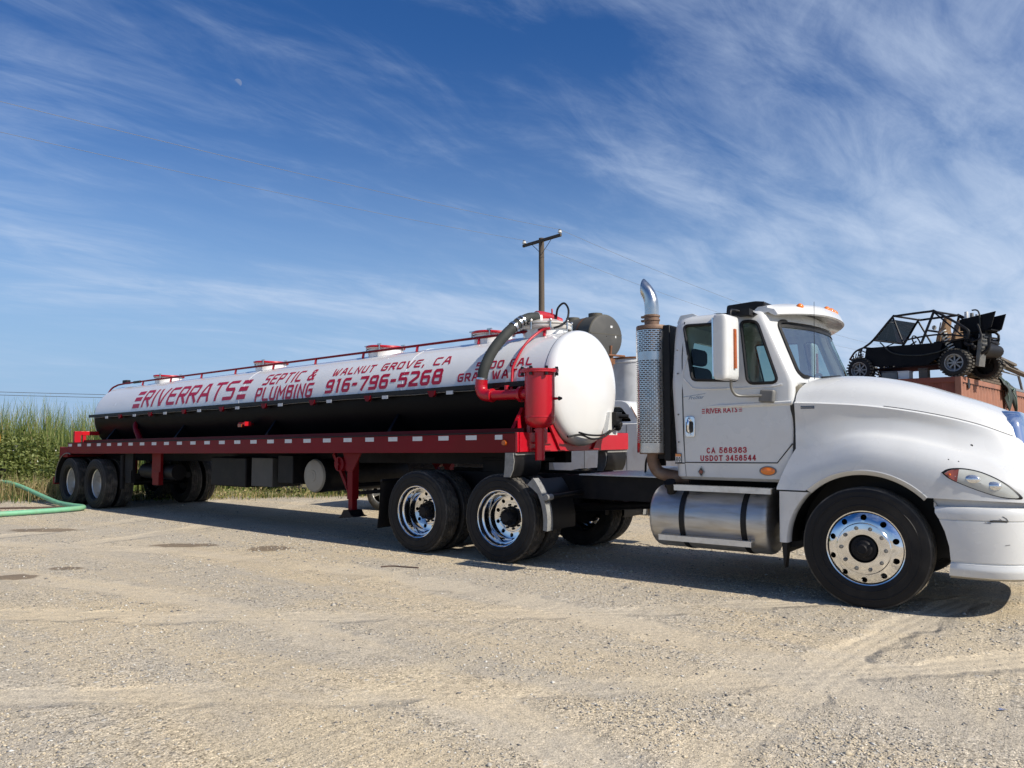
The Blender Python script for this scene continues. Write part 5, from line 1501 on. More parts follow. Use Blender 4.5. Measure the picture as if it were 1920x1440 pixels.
for sg in (-1, 1):
    hl = empty("headlamp", (0, 0, 0), 0, TRK)
    P2 = [(p.x, p.y) for p in smooth_path([(u, v, 0) for u, v in HL + [HL[0]]], 4)][:-1]
    cx, cy_ = .88, 1.10
    def ringed(k0, k1, off0, off1, mt, name, sel=None):
        b = MB(); rows = []
        for kk, oo in zip(np.linspace(k0, k1, 5), np.linspace(off0, off1, 5)): rows.append([on_hood(cx + (u - cx) * kk, cy_ + (v - cy_) * kk, oo, sg) for u, v in P2])
        b.grid(rows, cv=True); return b, rows
    b, rows = ringed(1.05, .965, .0015, .008, None, None); b.build("bezel", "black_plastic", hl)
    b, rows = ringed(.965, .02, .006, .020, None, None); n = len(P2)
    # amber-red turn section at the rear tip, fogged clear lens ahead of it
    for fi, f in enumerate(b.f):
        xm = sum(b.v[i][0] for i in f) / len(f); b.m[fi] = 0
    lens = b.build("lens", ["lens_haze"], hl, ang=60)
    b = MB()
    tip = [p for p in P2 if p[0] < .728] ; tip = sorted(tip, key=lambda p: math.atan2(p[1] - 1.16, p[0] - .70))
    b.add([on_hood(cx + (u - cx) * .955, cy_ + (v - cy_) * .955, .019 if u > .7 else .013, sg) for u, v in tip], [tuple(range(len(tip)))]); b.build("turn_section", "lens_red", hl, ang=0)
    for (x, z, r_) in ((.82, 1.128, .046), (.965, 1.078, .044)):
        b = MB(); b.ball((0, 0, 0), r_, 14); o = b.build("bowl", "lamp_bowl", hl); q = on_hood(x, z, .004, sg); o.location = q; o.scale = (1.35, .55, .85)
    b = MB(); b.ball((0, 0, 0), .010, 8); o = b.build("bulb", "amber", hl); o.location = on_hood(.668, 1.165, .014, sg)
# hood side badge, latch cup, old bracket holes
b = MB(); P = [on_hood(x, z, .003, -1) for x, z in ((-.530, 1.730), (-.410, 1.730), (-.410, 1.756), (-.530, 1.756))]; b.add(P, [(0, 1, 2, 3)]); BDG = b.build("engine_badge", "badge_blue", TRK, ang=0, fix=False)
fit_text("MAXXFORCE", -.525, -.415, 1.734, 1.751, lambda u, v: on_hood(u, v, .006, -1), "lettering_engine", "badge_chrome", BDG, 0.012)
b = MB()
for x, z, r_ in ((.80, 1.40, .011), (.655, 1.285, .006), (.725, 1.27, .006)):
    c_ = on_hood(x, z, .002, -1); b.add([c_ + V(r_ * math.cos(a), 0, r_ * math.sin(a)) for a in np.linspace(0, 2 * math.pi, 12, endpoint=False)], [tuple(range(12))])
b.build("bolt_hole", "ink_black", TRK, ang=0)["kind"] = "stuff"
# seam above the swage line
b = MB(); b.tube([on_hood(x, interp(x, HX, ZK) + .004, .001, -1) for x in np.linspace(.15, 1.08, 24)], 0.0028, 5); b.build("hood_seam", "ink_black", TRK)

# ---- grille with chrome surround
def rr(yw, z0, z1, r_, n=10, k=.72): return round_poly([(-yw, z0), (yw, z0), (yw * k, z1), (-yw * k, z1)], r_, n)
b = MB(); ro, ri = rr(.812, .985, 1.708, .16), rr(.60, 1.08, 1.54, .12)
def gx(y, z): return NOSE(z) + .10 - .10 * (abs(y) / .80) ** 2
rows = []
for (y0, z0), (y1, z1) in zip(ro, ri):
    ym, zm = y0 * .55 + y1 * .45, z0 * .55 + z1 * .45
    rows.append([V(NOSE(z0) - .12, y0 * .985, z0 - .01), V(NOSE(z0) + .004, y0 * .995, z0 - .006), V(gx(y0, z0) + .03, y0 * .96, z0 * .96 + .05), V(gx(ym, zm) + .055, ym, zm), V(gx(y1, z1) + .03, y1, z1), V(gx(y1, z1) - .06, y1 * .97, z1)])
b.grid(rows, cu=True); b.build("grille_surround", "grille_chrome", TRK, ang=50)
b = MB(); b.add([V(gx(y, z) - .045, y, z) for y, z in ri], [tuple(range(len(ri)))]); b.build("grille_mesh", "ink_black", TRK, ang=0, fix=False)
for k in range(7):
    z = 1.10 + .062 * k; b = MB(); b.beam((gx(0, z) - .03, -.44, z), (gx(0, z) - .03, .44, z), 0.02, 0.022); b.build("grille_bar", "grille_chrome", TRK)

# ---- bumper: profile swept round the front
plan = [(.55, 1.190), (.70, 1.198), (.85, 1.190), (1.0, 1.155), (1.12, 1.085), (1.22, .97), (1.30, .80), (1.35, .58), (1.375, .30), (1.38, 0.0)]
prof = [(.905, -.035), (.897, -.010), (.880, 0.0), (.850, .004), (.806, .002), (.802, -.006), (.796, -.006), (.792, .003), (.70, .008), (.58, .006), (.470, -.002), (.463, -.012), (.455, -.012), (.450, 0.004), (.435, .006), (.415, .014), (.395, .012), (.350, -.004), (.342, -.02)]
plan_s = [(p.x, p.y) for p in smooth_path([(a, c, 0) for a, c in plan], 4)]
plan_f = [(x, -y) for x, y in plan_s] + [(x, y) for x, y in plan_s[:-1][::-1]]
rows = []
for i, (x, y) in enumerate(plan_f):
    p0 = Vector(plan_f[max(0, i - 1)]); p1 = Vector(plan_f[min(len(plan_f) - 1, i + 1)]); t = (p1 - p0).normalized(); nn = Vector((t.y, -t.x))
    end = i in (0, len(plan_f) - 1); row = []
    for z, o_ in prof:
        xs_ = x
        if x < .68: xs_ = max(x, math.sqrt(max(0, .652 ** 2 - (z - ARC[1]) ** 2)) + (x - .55) * .4)
        row.append(V(xs_ + nn.x * o_, y + nn.y * o_, z))
    rows.append(row)
b = MB(); b.grid(rows)
for e in (0, -1): b.grid([[rows[e][k], rows[e][k] + V(.01, .14 if e == 0 else -.14, 0)] for k in range(len(prof))])
BUMP = b.build("front_bumper", "white_paint", TRK, ang=28)
b = MB(); rows2 = [[r_[-1] + V(0, 0, .004), Vector((r_[-1].x * .97, r_[-1].y * .96, .322))] for r_ in rows[1:-1]]; b.grid(rows2); b.build("air_dam", "beige_metal", BUMP)
b = MB(); rows3 = [[Vector((r_[0].x * .965, r_[0].y * .962, .885)), Vector((r_[0].x * .965, r_[0].y * .962, 1.0))] for r_ in rows]; b.grid(rows3); b.build("valance", "pickup_blue_shade", TRK, ang=40)
# crack and scuffs in the bumper skin
def bump_pt(x, z, off=.0035):
    ys = [p for p in plan_s if p[1] > 0]; y = float(np.interp(x, [p[0] for p in ys], [p[1] for p in ys])); return V(x, -(y + .004 + off), z)
for pts, r_ in (([(.935, .802), (.96, .806), (1.02, .806), (1.055, .803)], .006), ([(1.055, .804), (1.045, .825), (1.02, .842)], .0028), ([(1.02, .806), (1.0, .822)], .0015), ([(.90, .79), (.94, .783)], .002)):
    b = MB(); b.tube([bump_pt(x, z, 0) for x, z in pts], r_, 5); b.build("bumper_crack", "ink_black", BUMP)
for x0, x1, z in ((1.03, 1.06, .615), (.88, .94, .405)):
    b = MB(); b.tube([bump_pt(x0, z), bump_pt((x0 + x1) / 2, z + .002), bump_pt(x1, z + .006)], .003, 5); b.build("bumper_scuff", "grey_plastic", BUMP)

# ---- fuel tanks, steps
for sg in (-1, 1):
    ft = empty("fuel_tank", (0, sg * .87, .655), 0, TRK)
    b = MB(); Rr = .315
    sec = lambda r_: [(r_ * math.cos(a), r_ * math.sin(a)) for a in np.linspace(0, 2 * math.pi, 56, endpoint=False)]
    P = []
    for x, r_ in ((-2.075, .01), (-2.07, .27), (-2.06, .295), (-2.045, .308), (-2.02, Rr), (-.90, Rr), (-.875, .308), (-.858, .295), (-.850, .27), (-.845, .01)):
        P.append([V(x, c_ * (1.0), s_) for c_, s_ in sec(r_)])
    b.grid(P, cv=True); b.build("shell", "alu_tank", ft, ang=35)
    for x in (-1.70, -1.07):
        b = MB(); b.grid([[V(x + d, (Rr + .006) * math.cos(a), (Rr + .006) * math.sin(a)) for d in (-.028, .028)] for a in np.linspace(0, 2 * math.pi, 48, endpoint=False)], cu=True); b.build("strap", "black_plastic", ft)
    b = MB(); b.cyl((-1.86, sg * .18, .25), (-1.86, sg * .22, .34), 0.05, None, 16); b.cyl((-1.86, sg * .215, .325), (-1.86, sg * .235, .36), 0.06, None, 12); b.build("filler_cap", "black_plastic", ft)

    def step(x0, x1, z, yo, name, skew=0.0):
        s_ = empty(name, (0, 0, 0), 0, TRK)
        b = MB(); Y0, Y1 = (-(yo), -(yo - .125)) if sg < 0 else (yo - .125, yo)
        # perforated tread: bars with gaps between
        for k in range(5):
            yy = Y0 + (Y1 - Y0) * (k + .5) / 5
            b.box(x0, x1, yy - .0045, yy + .0045, z - .004, z)
        for k in range(30):
            xx = x0 + (x1 - x0) * k / 29; b.box(xx - .007, xx + .007, Y0, Y1, z - .005, z + .003)
        t_ = b.build("tread", "alu_step", s_); t_["kind"] = "stuff"
        b = MB(); yf = -yo if sg < 0 else yo
        b.box(x0, x1, min(yf, yf + sg * .004), max(yf, yf + sg * .004), z - .052, z + .002); b.box(x0, x0 + .004, min(Y0, Y1), max(Y0, Y1), z - .05, z); b.box(x1 - .004, x1, min(Y0, Y1), max(Y0, Y1), z - .05, z); b.build("fascia", "alu_step", s_)
        b = MB()
        for x in (x0 + .18, x1 - .18): b.box(x - .02, x + .02, min(sg * (yo - .12), sg * (yo - .32)), max(sg * (yo - .12), sg * (yo - .32)), z - .045, z - .012)
        b.build("bracket", "black_frame", s_)
    step(-1.765, -.795, .990, 1.205, "upper_step"); step(-1.935, -.985, .488, 1.215, "lower_step")

# ---- chassis
for sg in (-1, 1):
    b = MB(); b.box(-6.1, 1.0, sg * .43 - .045, sg * .43 + .045, .735, 1.02); b.build("frame_rail", "black_frame", TRK, bevel=0.006)
for x in (-6.05, -5.0, -3.3, -2.4, -.3): 
    b = MB(); b.box(x - .05, x + .05, -.40, .40, .78, .98); b.build("cross_member", "black_frame", TRK)
b = MB(); b.box(-3.25, -1.95, -.62, .62, 1.022, 1.034)
for i in range(24):
    for j in range(12):
        x, y = -3.22 + i * .054, -.58 + j * .104 + (i % 2) * .05
        b.box(x - .014, x + .014, y - .004, y + .004, 1.034, 1.038, M=None)
dk = b.build("deck_plate", "diamond_plate", TRK)
b = MB(); b.prism([(-2.55, 1.036), (-2.25, 1.036), (-2.28, 1.12), (-2.50, 1.12)], lambda u, v, w: V(u, -.30 + w, v), .45); b.build("battery_step", "diamond_plate", TRK)
fw = empty("fifth_wheel", (-4.62, 0, 0), 0, TRK)
b = MB(); b.prism([(.42, -.30), (.42, .30), (.10, .46), (-.22, .46), (-.55, .22), (-.55, .07), (-.05, .05), (-.05, -.05), (-.55, -.07), (-.55, -.22), (-.22, -.46), (.10, -.46)], lambda u, v, w: V(u, v, 1.155 + w), .045); b.build("top_plate", "black_frame", fw, bevel=0.006)
b = MB(); b.box(-.2, .2, -.48, -.38, 1.02, 1.16); b.box(-.2, .2, .38, .48, 1.02, 1.16); b.build("pedestal", "black_frame", fw)
for x in (-4.0, -5.345):
    b = MB(); b.cyl((x, -.85, .512), (x, .85, .512), .075, None, 16); b.ball((x, 0, .53), .20, 16); b.build("drive_axle", "black_frame", TRK)
    b = MB(); b.box(x - .08, x + .5, -.52, -.42, .46, .56); b.box(x - .08, x + .5, .42, .52, .46, .56); b.cyl((x + .0, -.47, .56), (x, -.47, .80), .11, None, 16); b.cyl((x, .47, .56), (x, .47, .80), .11, None, 16); b.build("air_suspension", "black_frame", TRK)
    for sg in (-1, 1): wheel(TRK, x, sg * 1.065, .515, 'drive')
b = MB(); b.cyl((0, -.8, .50), (0, .8, .50), .06, None, 14); b.box(-.06, .06, -.7, .7, .40, .50); b.build("steer_axle", "black_frame", TRK)
for sg in (-1, 1): wheel(TRK, 0, sg * 1.06, .512, 'steer')
b = MB(); b.cyl((-4.0, 0, .55), (-1.0, 0, .80), .05, None, 12); b.build("drive_shaft", "black_frame", TRK)
b = MB(); b.box(-1.0, .6, -.36, .36, .55, 1.25); b.build("engine_block", "black_frame", TRK, bevel=0.05)
# quarter fenders ahead of the drive wheels, mud flaps behind
for sg in (-1, 1):
    qf = empty("quarter_fender", (-4.0, sg * .90, .515), 0, TRK)
    A = np.linspace(R(-8), R(44), 18)
    b = MB(); b.grid([[V((.665 + .012 * (k % 2)) * math.cos(a), y, (.665) * math.sin(a)) for y in np.linspace(-.30, .30, 6)] for k, a in enumerate(A)])
    b.grid([[V(.685 * math.cos(a), y, .685 * math.sin(a)) for y in (-.30, .30)] for a in A]); b.build("panel", "black_plastic", qf, ang=60)
    b = MB(); P = []
    for k, a in enumerate(A):
        rr_ = .055 if k < 13 else .055 + .012 * (k - 12)
        P.append([V((.705) * math.cos(a), sg * .302, .705 * math.sin(a)), V((.705) * math.cos(a), sg * .318, .705 * math.sin(a)), V((.705 - rr_) * math.cos(a), sg * .318, (.705 - rr_) * math.sin(a)), V((.705 - rr_) * math.cos(a), sg * .302, (.705 - rr_) * math.sin(a))])
    b.grid(P, cv=True)
    b.grid([[V(.70 * math.cos(a), sg * y, .70 * math.sin(a)) for y in (.20, .315)] for a in A]); b.build("rim", "galvanised", qf, ang=50)
    b = MB(); b.cyl((.70, sg * .32, .28), (.70, sg * -.45, .30), .028, None, 12); b.build("support_tube", "black_frame", qf)
    b = MB(); b.cyl((.70, sg * .345, .28), (.70, sg * .23, .28), .035, None, 14); b.build("tube_clamp", "galvanised", qf)
    b = MB(); P = [[V(-5.98 - .05 * (1 - t) ** 2, y, .26 + .62 * t) for y in np.linspace(sg * 1.21, sg * .58, 5)] for t in np.linspace(0, 1, 8)]; b.grid(P); b.grid([[p + V(-.012, 0, 0) for p in r_] for r_ in P]); b.build("mud_flap", "rubber", TRK)
    b = MB(); b.cyl((-5.98, sg * 1.2, .89), (-5.98, sg * .4, .89), .02, None, 10); b.build("flap_hanger", "black_frame", TRK)

# ---- exhaust stack
EX = empty("exhaust_stack", (-2.155, -.87, 0), 0, TRK)
b = MB(); b.cyl((0, 0, 1.29), (0, 0, 2.635), .146, None, 32); b.build("muffler", "rust_pipe", EX)
b = MB(); b.lathe([(.10, 2.62), (.168, 2.625), (.170, 2.655), (.163, 2.668), (.08, 2.672)], 32, M=Matrix.Rotation(R(90), 4, 'X')); b.build("top_collar", "rust_pipe", EX)
b = MB(); b.lathe([(.078, 2.67), (.080, 2.72), (.088, 2.725), (.088, 2.742), (.080, 2.746), (.080, 2.764), (.089, 2.768), (.089, 2.785), (.079, 2.79)], 24, M=Matrix.Rotation(R(90), 4, 'X')); b.box(-.12, -.07, -.02, .02, 2.722, 2.745); b.box(-.12, -.07, -.02, .02, 2.765, 2.788); b.build("clamp", "rust_pipe", EX)
sp = smooth_path([(0, 0, 2.78), (0, 0, 2.88), (-.008, 0, 2.95), (-.034, 0, 3.02), (-.078, 0, 3.085), (-.14, 0, 3.15), (-.22, 0, 3.22)], 7)
b = MB(); b.tube(sp, .076, 24, caps=False)
# cut the mouth on a slant
o = b.build("tail_pipe", "chrome_dull", EX, ang=60, fix=False)
bm = bmesh.new(); bm.from_mesh(o.data); bmesh.ops.bisect_plane(bm, geom=bm.verts[:] + bm.edges[:] + bm.faces[:], plane_co=(-.098, 0, 3.08), plane_no=(-1, 0, .12), clear_outer=True); bm.to_mesh(o.data); bm.free()
m_ = o.modifiers.new("s", 'SOLIDIFY'); m_.thickness = 0.004
# perforated heat shield: rows of slots, real openings
def shield():
    b = MB(); r_ = .172; nslot = 15; rows = 62; z0, z1 = 1.305, 2.615; h = (z1 - z0) / rows; A0, A1 = R(120), R(352)
    m = nslot * 4; pt = lambda j, z: V(r_ * math.cos(A0 + (A1 - A0) * j / m), r_ * math.sin(A0 + (A1 - A0) * j / m), z)
    zs = []
    for i in range(rows): zs += [z0 + i * h, z0 + i * h + h * .52]
    zs.append(z1); vs = [pt(j, z) for z in zs for j in range(m + 1)]; fs = []
    for i in range(len(zs) - 1):
        row = i // 2; zmid = (zs[i] + zs[i + 1]) / 2
        solid = i % 2 == 1 or 2.30 < zmid < 2.38 or zmid < 1.40 or zmid > 2.60
        for j in range(m):
            if not solid and (j + (2 if row % 2 else 0)) % 4 != 3 and j < m - 6: continue
            fs.append((i * (m + 1) + j, i * (m + 1) + j + 1, (i + 1) * (m + 1) + j + 1, (i + 1) * (m + 1) + j))
    b.add(vs, fs); return b


shield().build("heat_shield", "shield_steel", EX, ang=60, fix=False)
b = MB(); b.tube(smooth_path([(0, 0, 1.31), (0, 0, 1.20), (.05, .02, 1.10), (.17, .06, 1.06), (.36, .12, 1.04)], 6), .066, 20); b.build("elbow", "rust_pipe", EX)
b = MB(); b.box(.155, .235, -.06, .20, 1.22, 2.66); b.build("stack_bracket", "black_plastic", EX, bevel=0.01)
b = MB(); b.box(-.05, .16, -.02, .25, 1.24, 1.29); b.cyl((-.06, .2, 1.16), (-.06, .2, 1.30), .10, None, 16); b.build("stack_foot", "black_frame", EX)
# coiled air line rising behind the cab
b = MB(); b.tube(smooth_path([(-2.75, .10, 1.04), (-2.74, .12, 1.20), (-2.66, .16, 1.32), (-2.45, .20, 1.37), (-2.0, .22, 1.40)], 6), .014, 8); b.build("air_hose", "black_plastic", TRK)
b = MB(); b.tube(smooth_path([(-1.95, .25, 1.75), (-2.3, .32, 1.72), (-2.6, .38, 1.76), (-2.85, .44, 1.80)], 6), .013, 8); b.tube(smooth_path([(-1.95, .28, 1.70), (-2.3, .35, 1.69), (-2.6, .40, 1.74), (-2.85, .46, 1.79)], 6), .013, 8); b.build("brake_hose", "black_plastic", TRK)

# ------------------------------------------------------------------ shipping containers with things stacked on top
CF = (8.37, 14.30); CRZ = math.atan2(0.675, -0.738)        # local x runs along the shaded side, local y towards the camera
CTOP = 2.60


def corrugated(mb, x0, x1, z0, z1, fn, pitch=0.28, depth=0.036, mi=0):
    """corrugated sheet; fn(u, w, z): u along, w outwards"""
    us = []; u = x0
    pat = [(0.0, 0), (0.07, 0), (0.14, 1), (0.21, 1)]
    while u < x1:
        for du, w in pat:
            if u + du < x1: us.append((u + du, w * depth))
        u += pitch
    us.append((x1, 0))
    mb.grid([[fn(a, w, z) for z in (z0, z1)] for a, w in us], mi)


def container(name, label, loc, ly, lx, h, dark=True):
    t = tag(empty(name, (*loc, 0), CRZ), label, "container", "rust red shipping containers")
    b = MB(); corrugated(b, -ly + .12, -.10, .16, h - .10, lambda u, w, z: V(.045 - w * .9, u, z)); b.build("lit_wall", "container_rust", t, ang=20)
    b = MB(); corrugated(b, .12, lx - .1, .16, h - .10, lambda u, w, z: V(u, -.045 + w * .9, z)); b.build("shaded_wall", "container_shaded", t, ang=20)
    b = MB(); b.box(.05, lx, -ly, -.05, h - .06, h - .03); b.build("roof", "container_shaded", t)
    b = MB(); b.box(.05, lx, -ly, -.05, .05, .14); b.build("floor", "container_shaded", t)
    b = MB(); b.box(lx - .05, lx, -ly, 0, .1, h); b.box(0.05, lx, -ly, -ly + .05, .1, h); b.build("back_wall", "container_shaded", t)
    for y in (0, -ly + .11):
        b = MB(); b.box(0, .11, y - .11, y, 0, h); b.build("corner_post", "container_rust", t, bevel=0.008)
    b = MB(); b.box(lx - .11, lx, -.11, 0, 0, h); b.build("corner_post", "container_shaded", t, bevel=0.008)
    b = MB(); b.box(.0, .05, -ly + .11, -.62, h - .10, h + .002); b.box(.0, .05, -.50, -.11, h - .10, h + .006); b.build("top_rail", "container_rust", t, bevel=0.004)
    b = MB(); b.box(.11, lx - .11, -.05, 0, h - .10, h); b.build("side_rail", "container_shaded", t, bevel=0.004)
    b = MB(); b.box(.0, .06, -ly + .11, -.11, .0, .16); b.build("bottom_rail", "container_rust", t)
    sm = MB().box(-.002, .004, -.016, .016, -.02, .012).mesh("rust_slot", ["ink_black"])
    n = int((ly - .3) / .14)
    for k in range(n):
        y = -.16 - .14 * k
        if y > -ly + .16: sub("rust_slot", sm, t, (-.0035, y, h - .115))
    b = MB(); b.box(-.006, .0, -.66, -.52, h - .20, h - .02); b.build("rust_hole", "ink_black", t)
    return t


def cpt(x, y): return (CF[0] + math.cos(CRZ) * x - math.sin(CRZ) * y, CF[1] + math.sin(CRZ) * x + math.cos(CRZ) * y)


container("shipping_container", "rust red shipping container carrying the black buggy, its near corner behind the hood", CF, 4.05, 6.06, CTOP)
container("shipping_container", "rust red shipping container at the right edge, beyond the hanging tarp", cpt(.06, -4.20), 4.0, 6.06, CTOP - .03)


def on_top(name, label, cat, x, y, z=CTOP + .002, rz=0.0, group=None):
    return tag(empty(name, (*cpt(x, y), z), CRZ + rz), label, cat, group)


# ---- sand buggy
BG = on_top("sand_buggy", "black tube-frame sand buggy with tan seats on top of the container", "buggy", 0.0, -.10, rz=R(-14))
BG.scale = (1.06, 1.0, 1.0)
BW = 1.22


def knobby(r=.265, w=.23):
    b = MB(); hw = w / 2
    b.lathe([(.155, -hw * .8), (.17, -hw * .95), (.21, -hw), (r - .03, -hw * .92), (r - .015, -hw * .6), (r - .012, 0), (r - .015, hw * .6), (r - .03, hw * .92), (.21, hw), (.17, hw * .95), (.155, hw * .8)], 40, 0)
    for k in range(26):
        a = 2 * math.pi * k / 26
        for s_, o_ in ((-1, 0), (1, .5)):
            aa = a + o_ * 2 * math.pi / 26
            M = Matrix.Rotation(-aa, 4, 'Y') @ Matrix.Translation((r - .012, 0, 0))
            b.box(-.012, .016, s_ * hw * .18 if s_ > 0 else -hw * 1.0, hw * 1.0 if s_ > 0 else -hw * .18, -.016, .016, 1, M=M)
    return smooth_sharp(b.mesh("tyre", ["rubber", "mud_tread"]), 30)


BT = knobby()
b = MB(); b.lathe([(.158, -.09), (.166, -.10), (.166, -.108), (.150, -.105), (.145, -.06), (.12, -.05)], 32); b.lathe([(.001, -.085), (.035, -.085), (.04, -.05)], 16)
for k in range(8):
    a = 2 * math.pi * k / 8; b.box(.03, .14, -.075, -.05, -.013, .013, M=Matrix.Rotation(a, 4, 'Y'))
BR = smooth_sharp(b.mesh("rim", ["buggy_rim"]), 35)
b = MB(); b.lathe([(.001, -.03), (.15, -.03)], 24); BD = b.mesh("dish", ["ink_black"])
for x, y in ((.10, -.02), (.10, -BW + .02), (1.93, -.05), (1.93, -BW + .05)):
    w = empty("wheel", (x, y, .265), 0 if y < -.6 else math.pi, BG)
    sub("tyre", BT, w); sub("rim", BR, w); sub("dish", BD, w)
Z = lambda z: z - CTOP
b = MB()
for y in (-.02, -BW + .02):
    b.prism([(1.80, Z(3.32)), (1.86, Z(3.02)), (1.72, Z(2.92)), (.62, Z(2.87)), (.40, Z(3.00)), (.33, Z(3.28))], lambda u, v, w: V(u, y + w - .008, v), .016)
b.build("side_panel", "buggy_black", BG)
b = MB(); b.box(.45, 1.80, -BW + .03, -.03, Z(2.86), Z(2.88)); b.build("floor_pan", "buggy_black", BG)
def tubes(name, segs, r=.021, mt="buggy_tube"):
    b = MB()
    for s_ in segs: b.tube(s_, r, 8)
    return b.build(name, mt, BG)


for nm, y in (("cage_side", -.03), ("cage_side", -BW + .03)):
    yi = y + (-.10 if y > -.6 else .10)
    top = smooth_path([(1.85, y, Z(3.34)), (1.66, y, Z(3.47)), (1.32, yi, Z(3.90)), (1.22, yi, Z(3.925)), (.60, yi, Z(3.925)), (.48, yi, Z(3.90)), (-.05, y, Z(3.52)), (-.12, y, Z(3.40)), (-.10, y, Z(3.30))], 5)
    b = MB(); b.tube(top, .023, 8); b.tube([(1.30, yi, Z(3.89)), (1.06, y, Z(3.32))], .019, 8); b.tube([(.52, yi, Z(3.91)), (.72, y, Z(3.30))], .024, 8)
    b.tube(smooth_path([(1.05, y, Z(3.32)), (.98, y, Z(3.40)), (.55, y, Z(3.44)), (.25, y, Z(3.42)), (-.10, y, Z(3.34))], 5), .017, 8)
    b.tube([(.50, yi, Z(3.88)), (-.02, y + .0, Z(3.36))], .016, 8); b.tube([(.33, y, Z(3.28)), (-.12, y, Z(3.32))], .018, 8)
    b.tube(smooth_path([(1.85, y, Z(3.34)), (2.1, y - .1 if y > -.6 else y + .1, Z(3.28)), (2.42, -.45 if y > -.6 else -BW + .45, Z(3.16))], 4), .019, 8)
    b.tube([(1.86, y, Z(3.05)), (2.42, -.45 if y > -.6 else -BW + .45, Z(3.08))], .017, 8)
    for k in range(4):
        f = k / 4; b.tube([(1.9 + .5 * f, y * (1 - f) + (-.45 if y > -.6 else -BW + .45) * f, Z(3.31 - .12 * f)), (1.98 + .42 * f, y * (1 - f) + (-.45 if y > -.6 else -BW + .45) * f, Z(3.06))], .011, 6)
    b.build(nm, "buggy_tube", BG)
tubes("cage_cross", [[(1.25, -.13, Z(3.92)), (1.25, -BW + .13, Z(3.92))], [(.52, -.13, Z(3.915)), (.52, -BW + .13, Z(3.915))], [(1.66, -.03, Z(3.47)), (1.66, -BW + .03, Z(3.47))], [(-.10, -.03, Z(3.38)), (-.10, -BW + .03, Z(3.38))],
                     [(.62, -.05, Z(3.55)), (.62, -BW + .05, Z(3.55))], [(2.42, -.45, Z(3.16)), (2.42, -BW + .45, Z(3.16))], [(1.85, -.03, Z(3.33)), (1.85, -BW + .03, Z(3.33))]])
b = MB(); b.add([V(1.64, -.06, Z(3.48)), V(1.34, -.14, Z(3.87)), V(1.34, -BW + .14, Z(3.87)), V(1.64, -BW + .06, Z(3.48))], [(0, 1, 2, 3)]); b.build("windscreen", "car_glass", BG, ang=0, fix=False)
for y in (-.34, -BW + .34):
    s_ = empty("seat", (.62, y, Z(2.95)), 0, BG)
    b = MB(); b.prism(round_poly([(-.19, .0), (.19, .0), (.20, .42), (.12, .52), (.09, .74), (-.09, .74), (-.12, .52), (-.20, .42)], .05), lambda u, v, w: V(-.04 - w - v * .22, u, v + .10), .09); b.build("backrest", "tan_seat", s_, bevel=.02)
    b = MB(); b.prism(round_poly([(-.07, .30), (-.02, .30), (-.02, .66), (-.07, .66)], .02), lambda u, v, w: V(.005 - v * .22, u, v + .10), .006); b.prism(round_poly([(.02, .30), (.07, .30), (.07, .66), (.02, .66)], .02), lambda u, v, w: V(.005 - v * .22, u, v + .10), .006); b.build("stripe", "plate_white", s_)
    b = MB(); b.box(.0, .42, -.2, .2, .0, .14); b.build("cushion", "tan_seat", s_, bevel=.03)
def spring(p0, p1, r, turns, wr, mt, name):
    p0, p1 = V(*p0), V(*p1); d = (p1 - p0); n = d.normalized(); a = n.orthogonal().normalized(); c_ = n.cross(a); pts = []
    for i in range(turns * 10 + 1):
        t = i / (turns * 10); ang = 2 * math.pi * turns * t; pts.append(p0 + d * t + (a * math.cos(ang) + c_ * math.sin(ang)) * r)
    MB().tube(pts, wr, 6).build(name, mt, BG); MB().cyl(p0, p1, r * .45, None, 8).build("damper", "buggy_tube", BG)


for y in (-.10, -BW + .10):
    spring((.36, y, Z(3.50)), (.18, y, Z(3.06)), .055, 8, .013, "spring_white", "spring")
    spring((2.02, y - (.1 if y > -.6 else -.1), Z(3.22)), (1.97, y, Z(2.92)), .04, 7, .010, "spring_white", "spring")
for y in (-.05, -BW + .05):
    sgn = 1 if y > -.6 else -1
    b = MB(); b.tube([(.55, y - .2 * sgn, Z(2.93)), (.12, y - .05 * sgn, Z(2.86))], .022, 8); b.tube([(.40, y - .2 * sgn, Z(3.0)), (.12, y - .05 * sgn, Z(2.88))], .018, 8); b.tube([(1.8, y - .25 * sgn, Z(2.95)), (1.93, y - .05 * sgn, Z(2.87))], .016, 8); b.tube([(2.2, y - .3 * sgn, Z(2.98)), (1.93, y - .05 * sgn, Z(2.87))], .016, 8); b.build("trailing_arm", "dull_alu", BG)
b = MB(); b.box(-.22, .25, -.95, -.30, Z(2.98), Z(3.30)); b.cyl((-.05, -.15, Z(3.24)), (-.05, -1.05, Z(3.24)), .09, None, 14); b.cyl((-.20, -.30, Z(3.10)), (-.20, -.92, Z(3.10)), .12, None, 14); b.ball((-.10, -.18, Z(3.28)), .07, 8); b.ball((-.16, -.12, Z(3.14)), .055, 8); b.build("engine", "black_frame", BG, bevel=.03)
b = MB(); b.cyl((.02, -.25, Z(3.30)), (.02, -.25, Z(3.56)), .05, None, 12); b.tube(smooth_path([(-.16, -.05, Z(3.24)), (-.30, -.06, Z(3.30)), (-.28, -.08, Z(3.46)), (-.24, -.1, Z(3.56))], 5), .018, 8); b.tube(smooth_path([(-.2, -.2, Z(3.0)), (-.36, -.2, Z(3.1)), (-.38, -.2, Z(3.3))], 5), .03, 8); b.build("exhaust", "buggy_tube", BG)
b = MB()
b.prism([(-.30, Z(3.38)), (-.24, Z(3.38)), (-.16, Z(2.80)), (-.22, Z(2.78))], lambda u, v, w: V(u, -.36 + w, v), .22); b.build("skid_plate", "dull_alu", BG)
sl = MB().box(-.004, .004, -.08, .08, -.016, .016).mesh("slot", ["ink_black"])
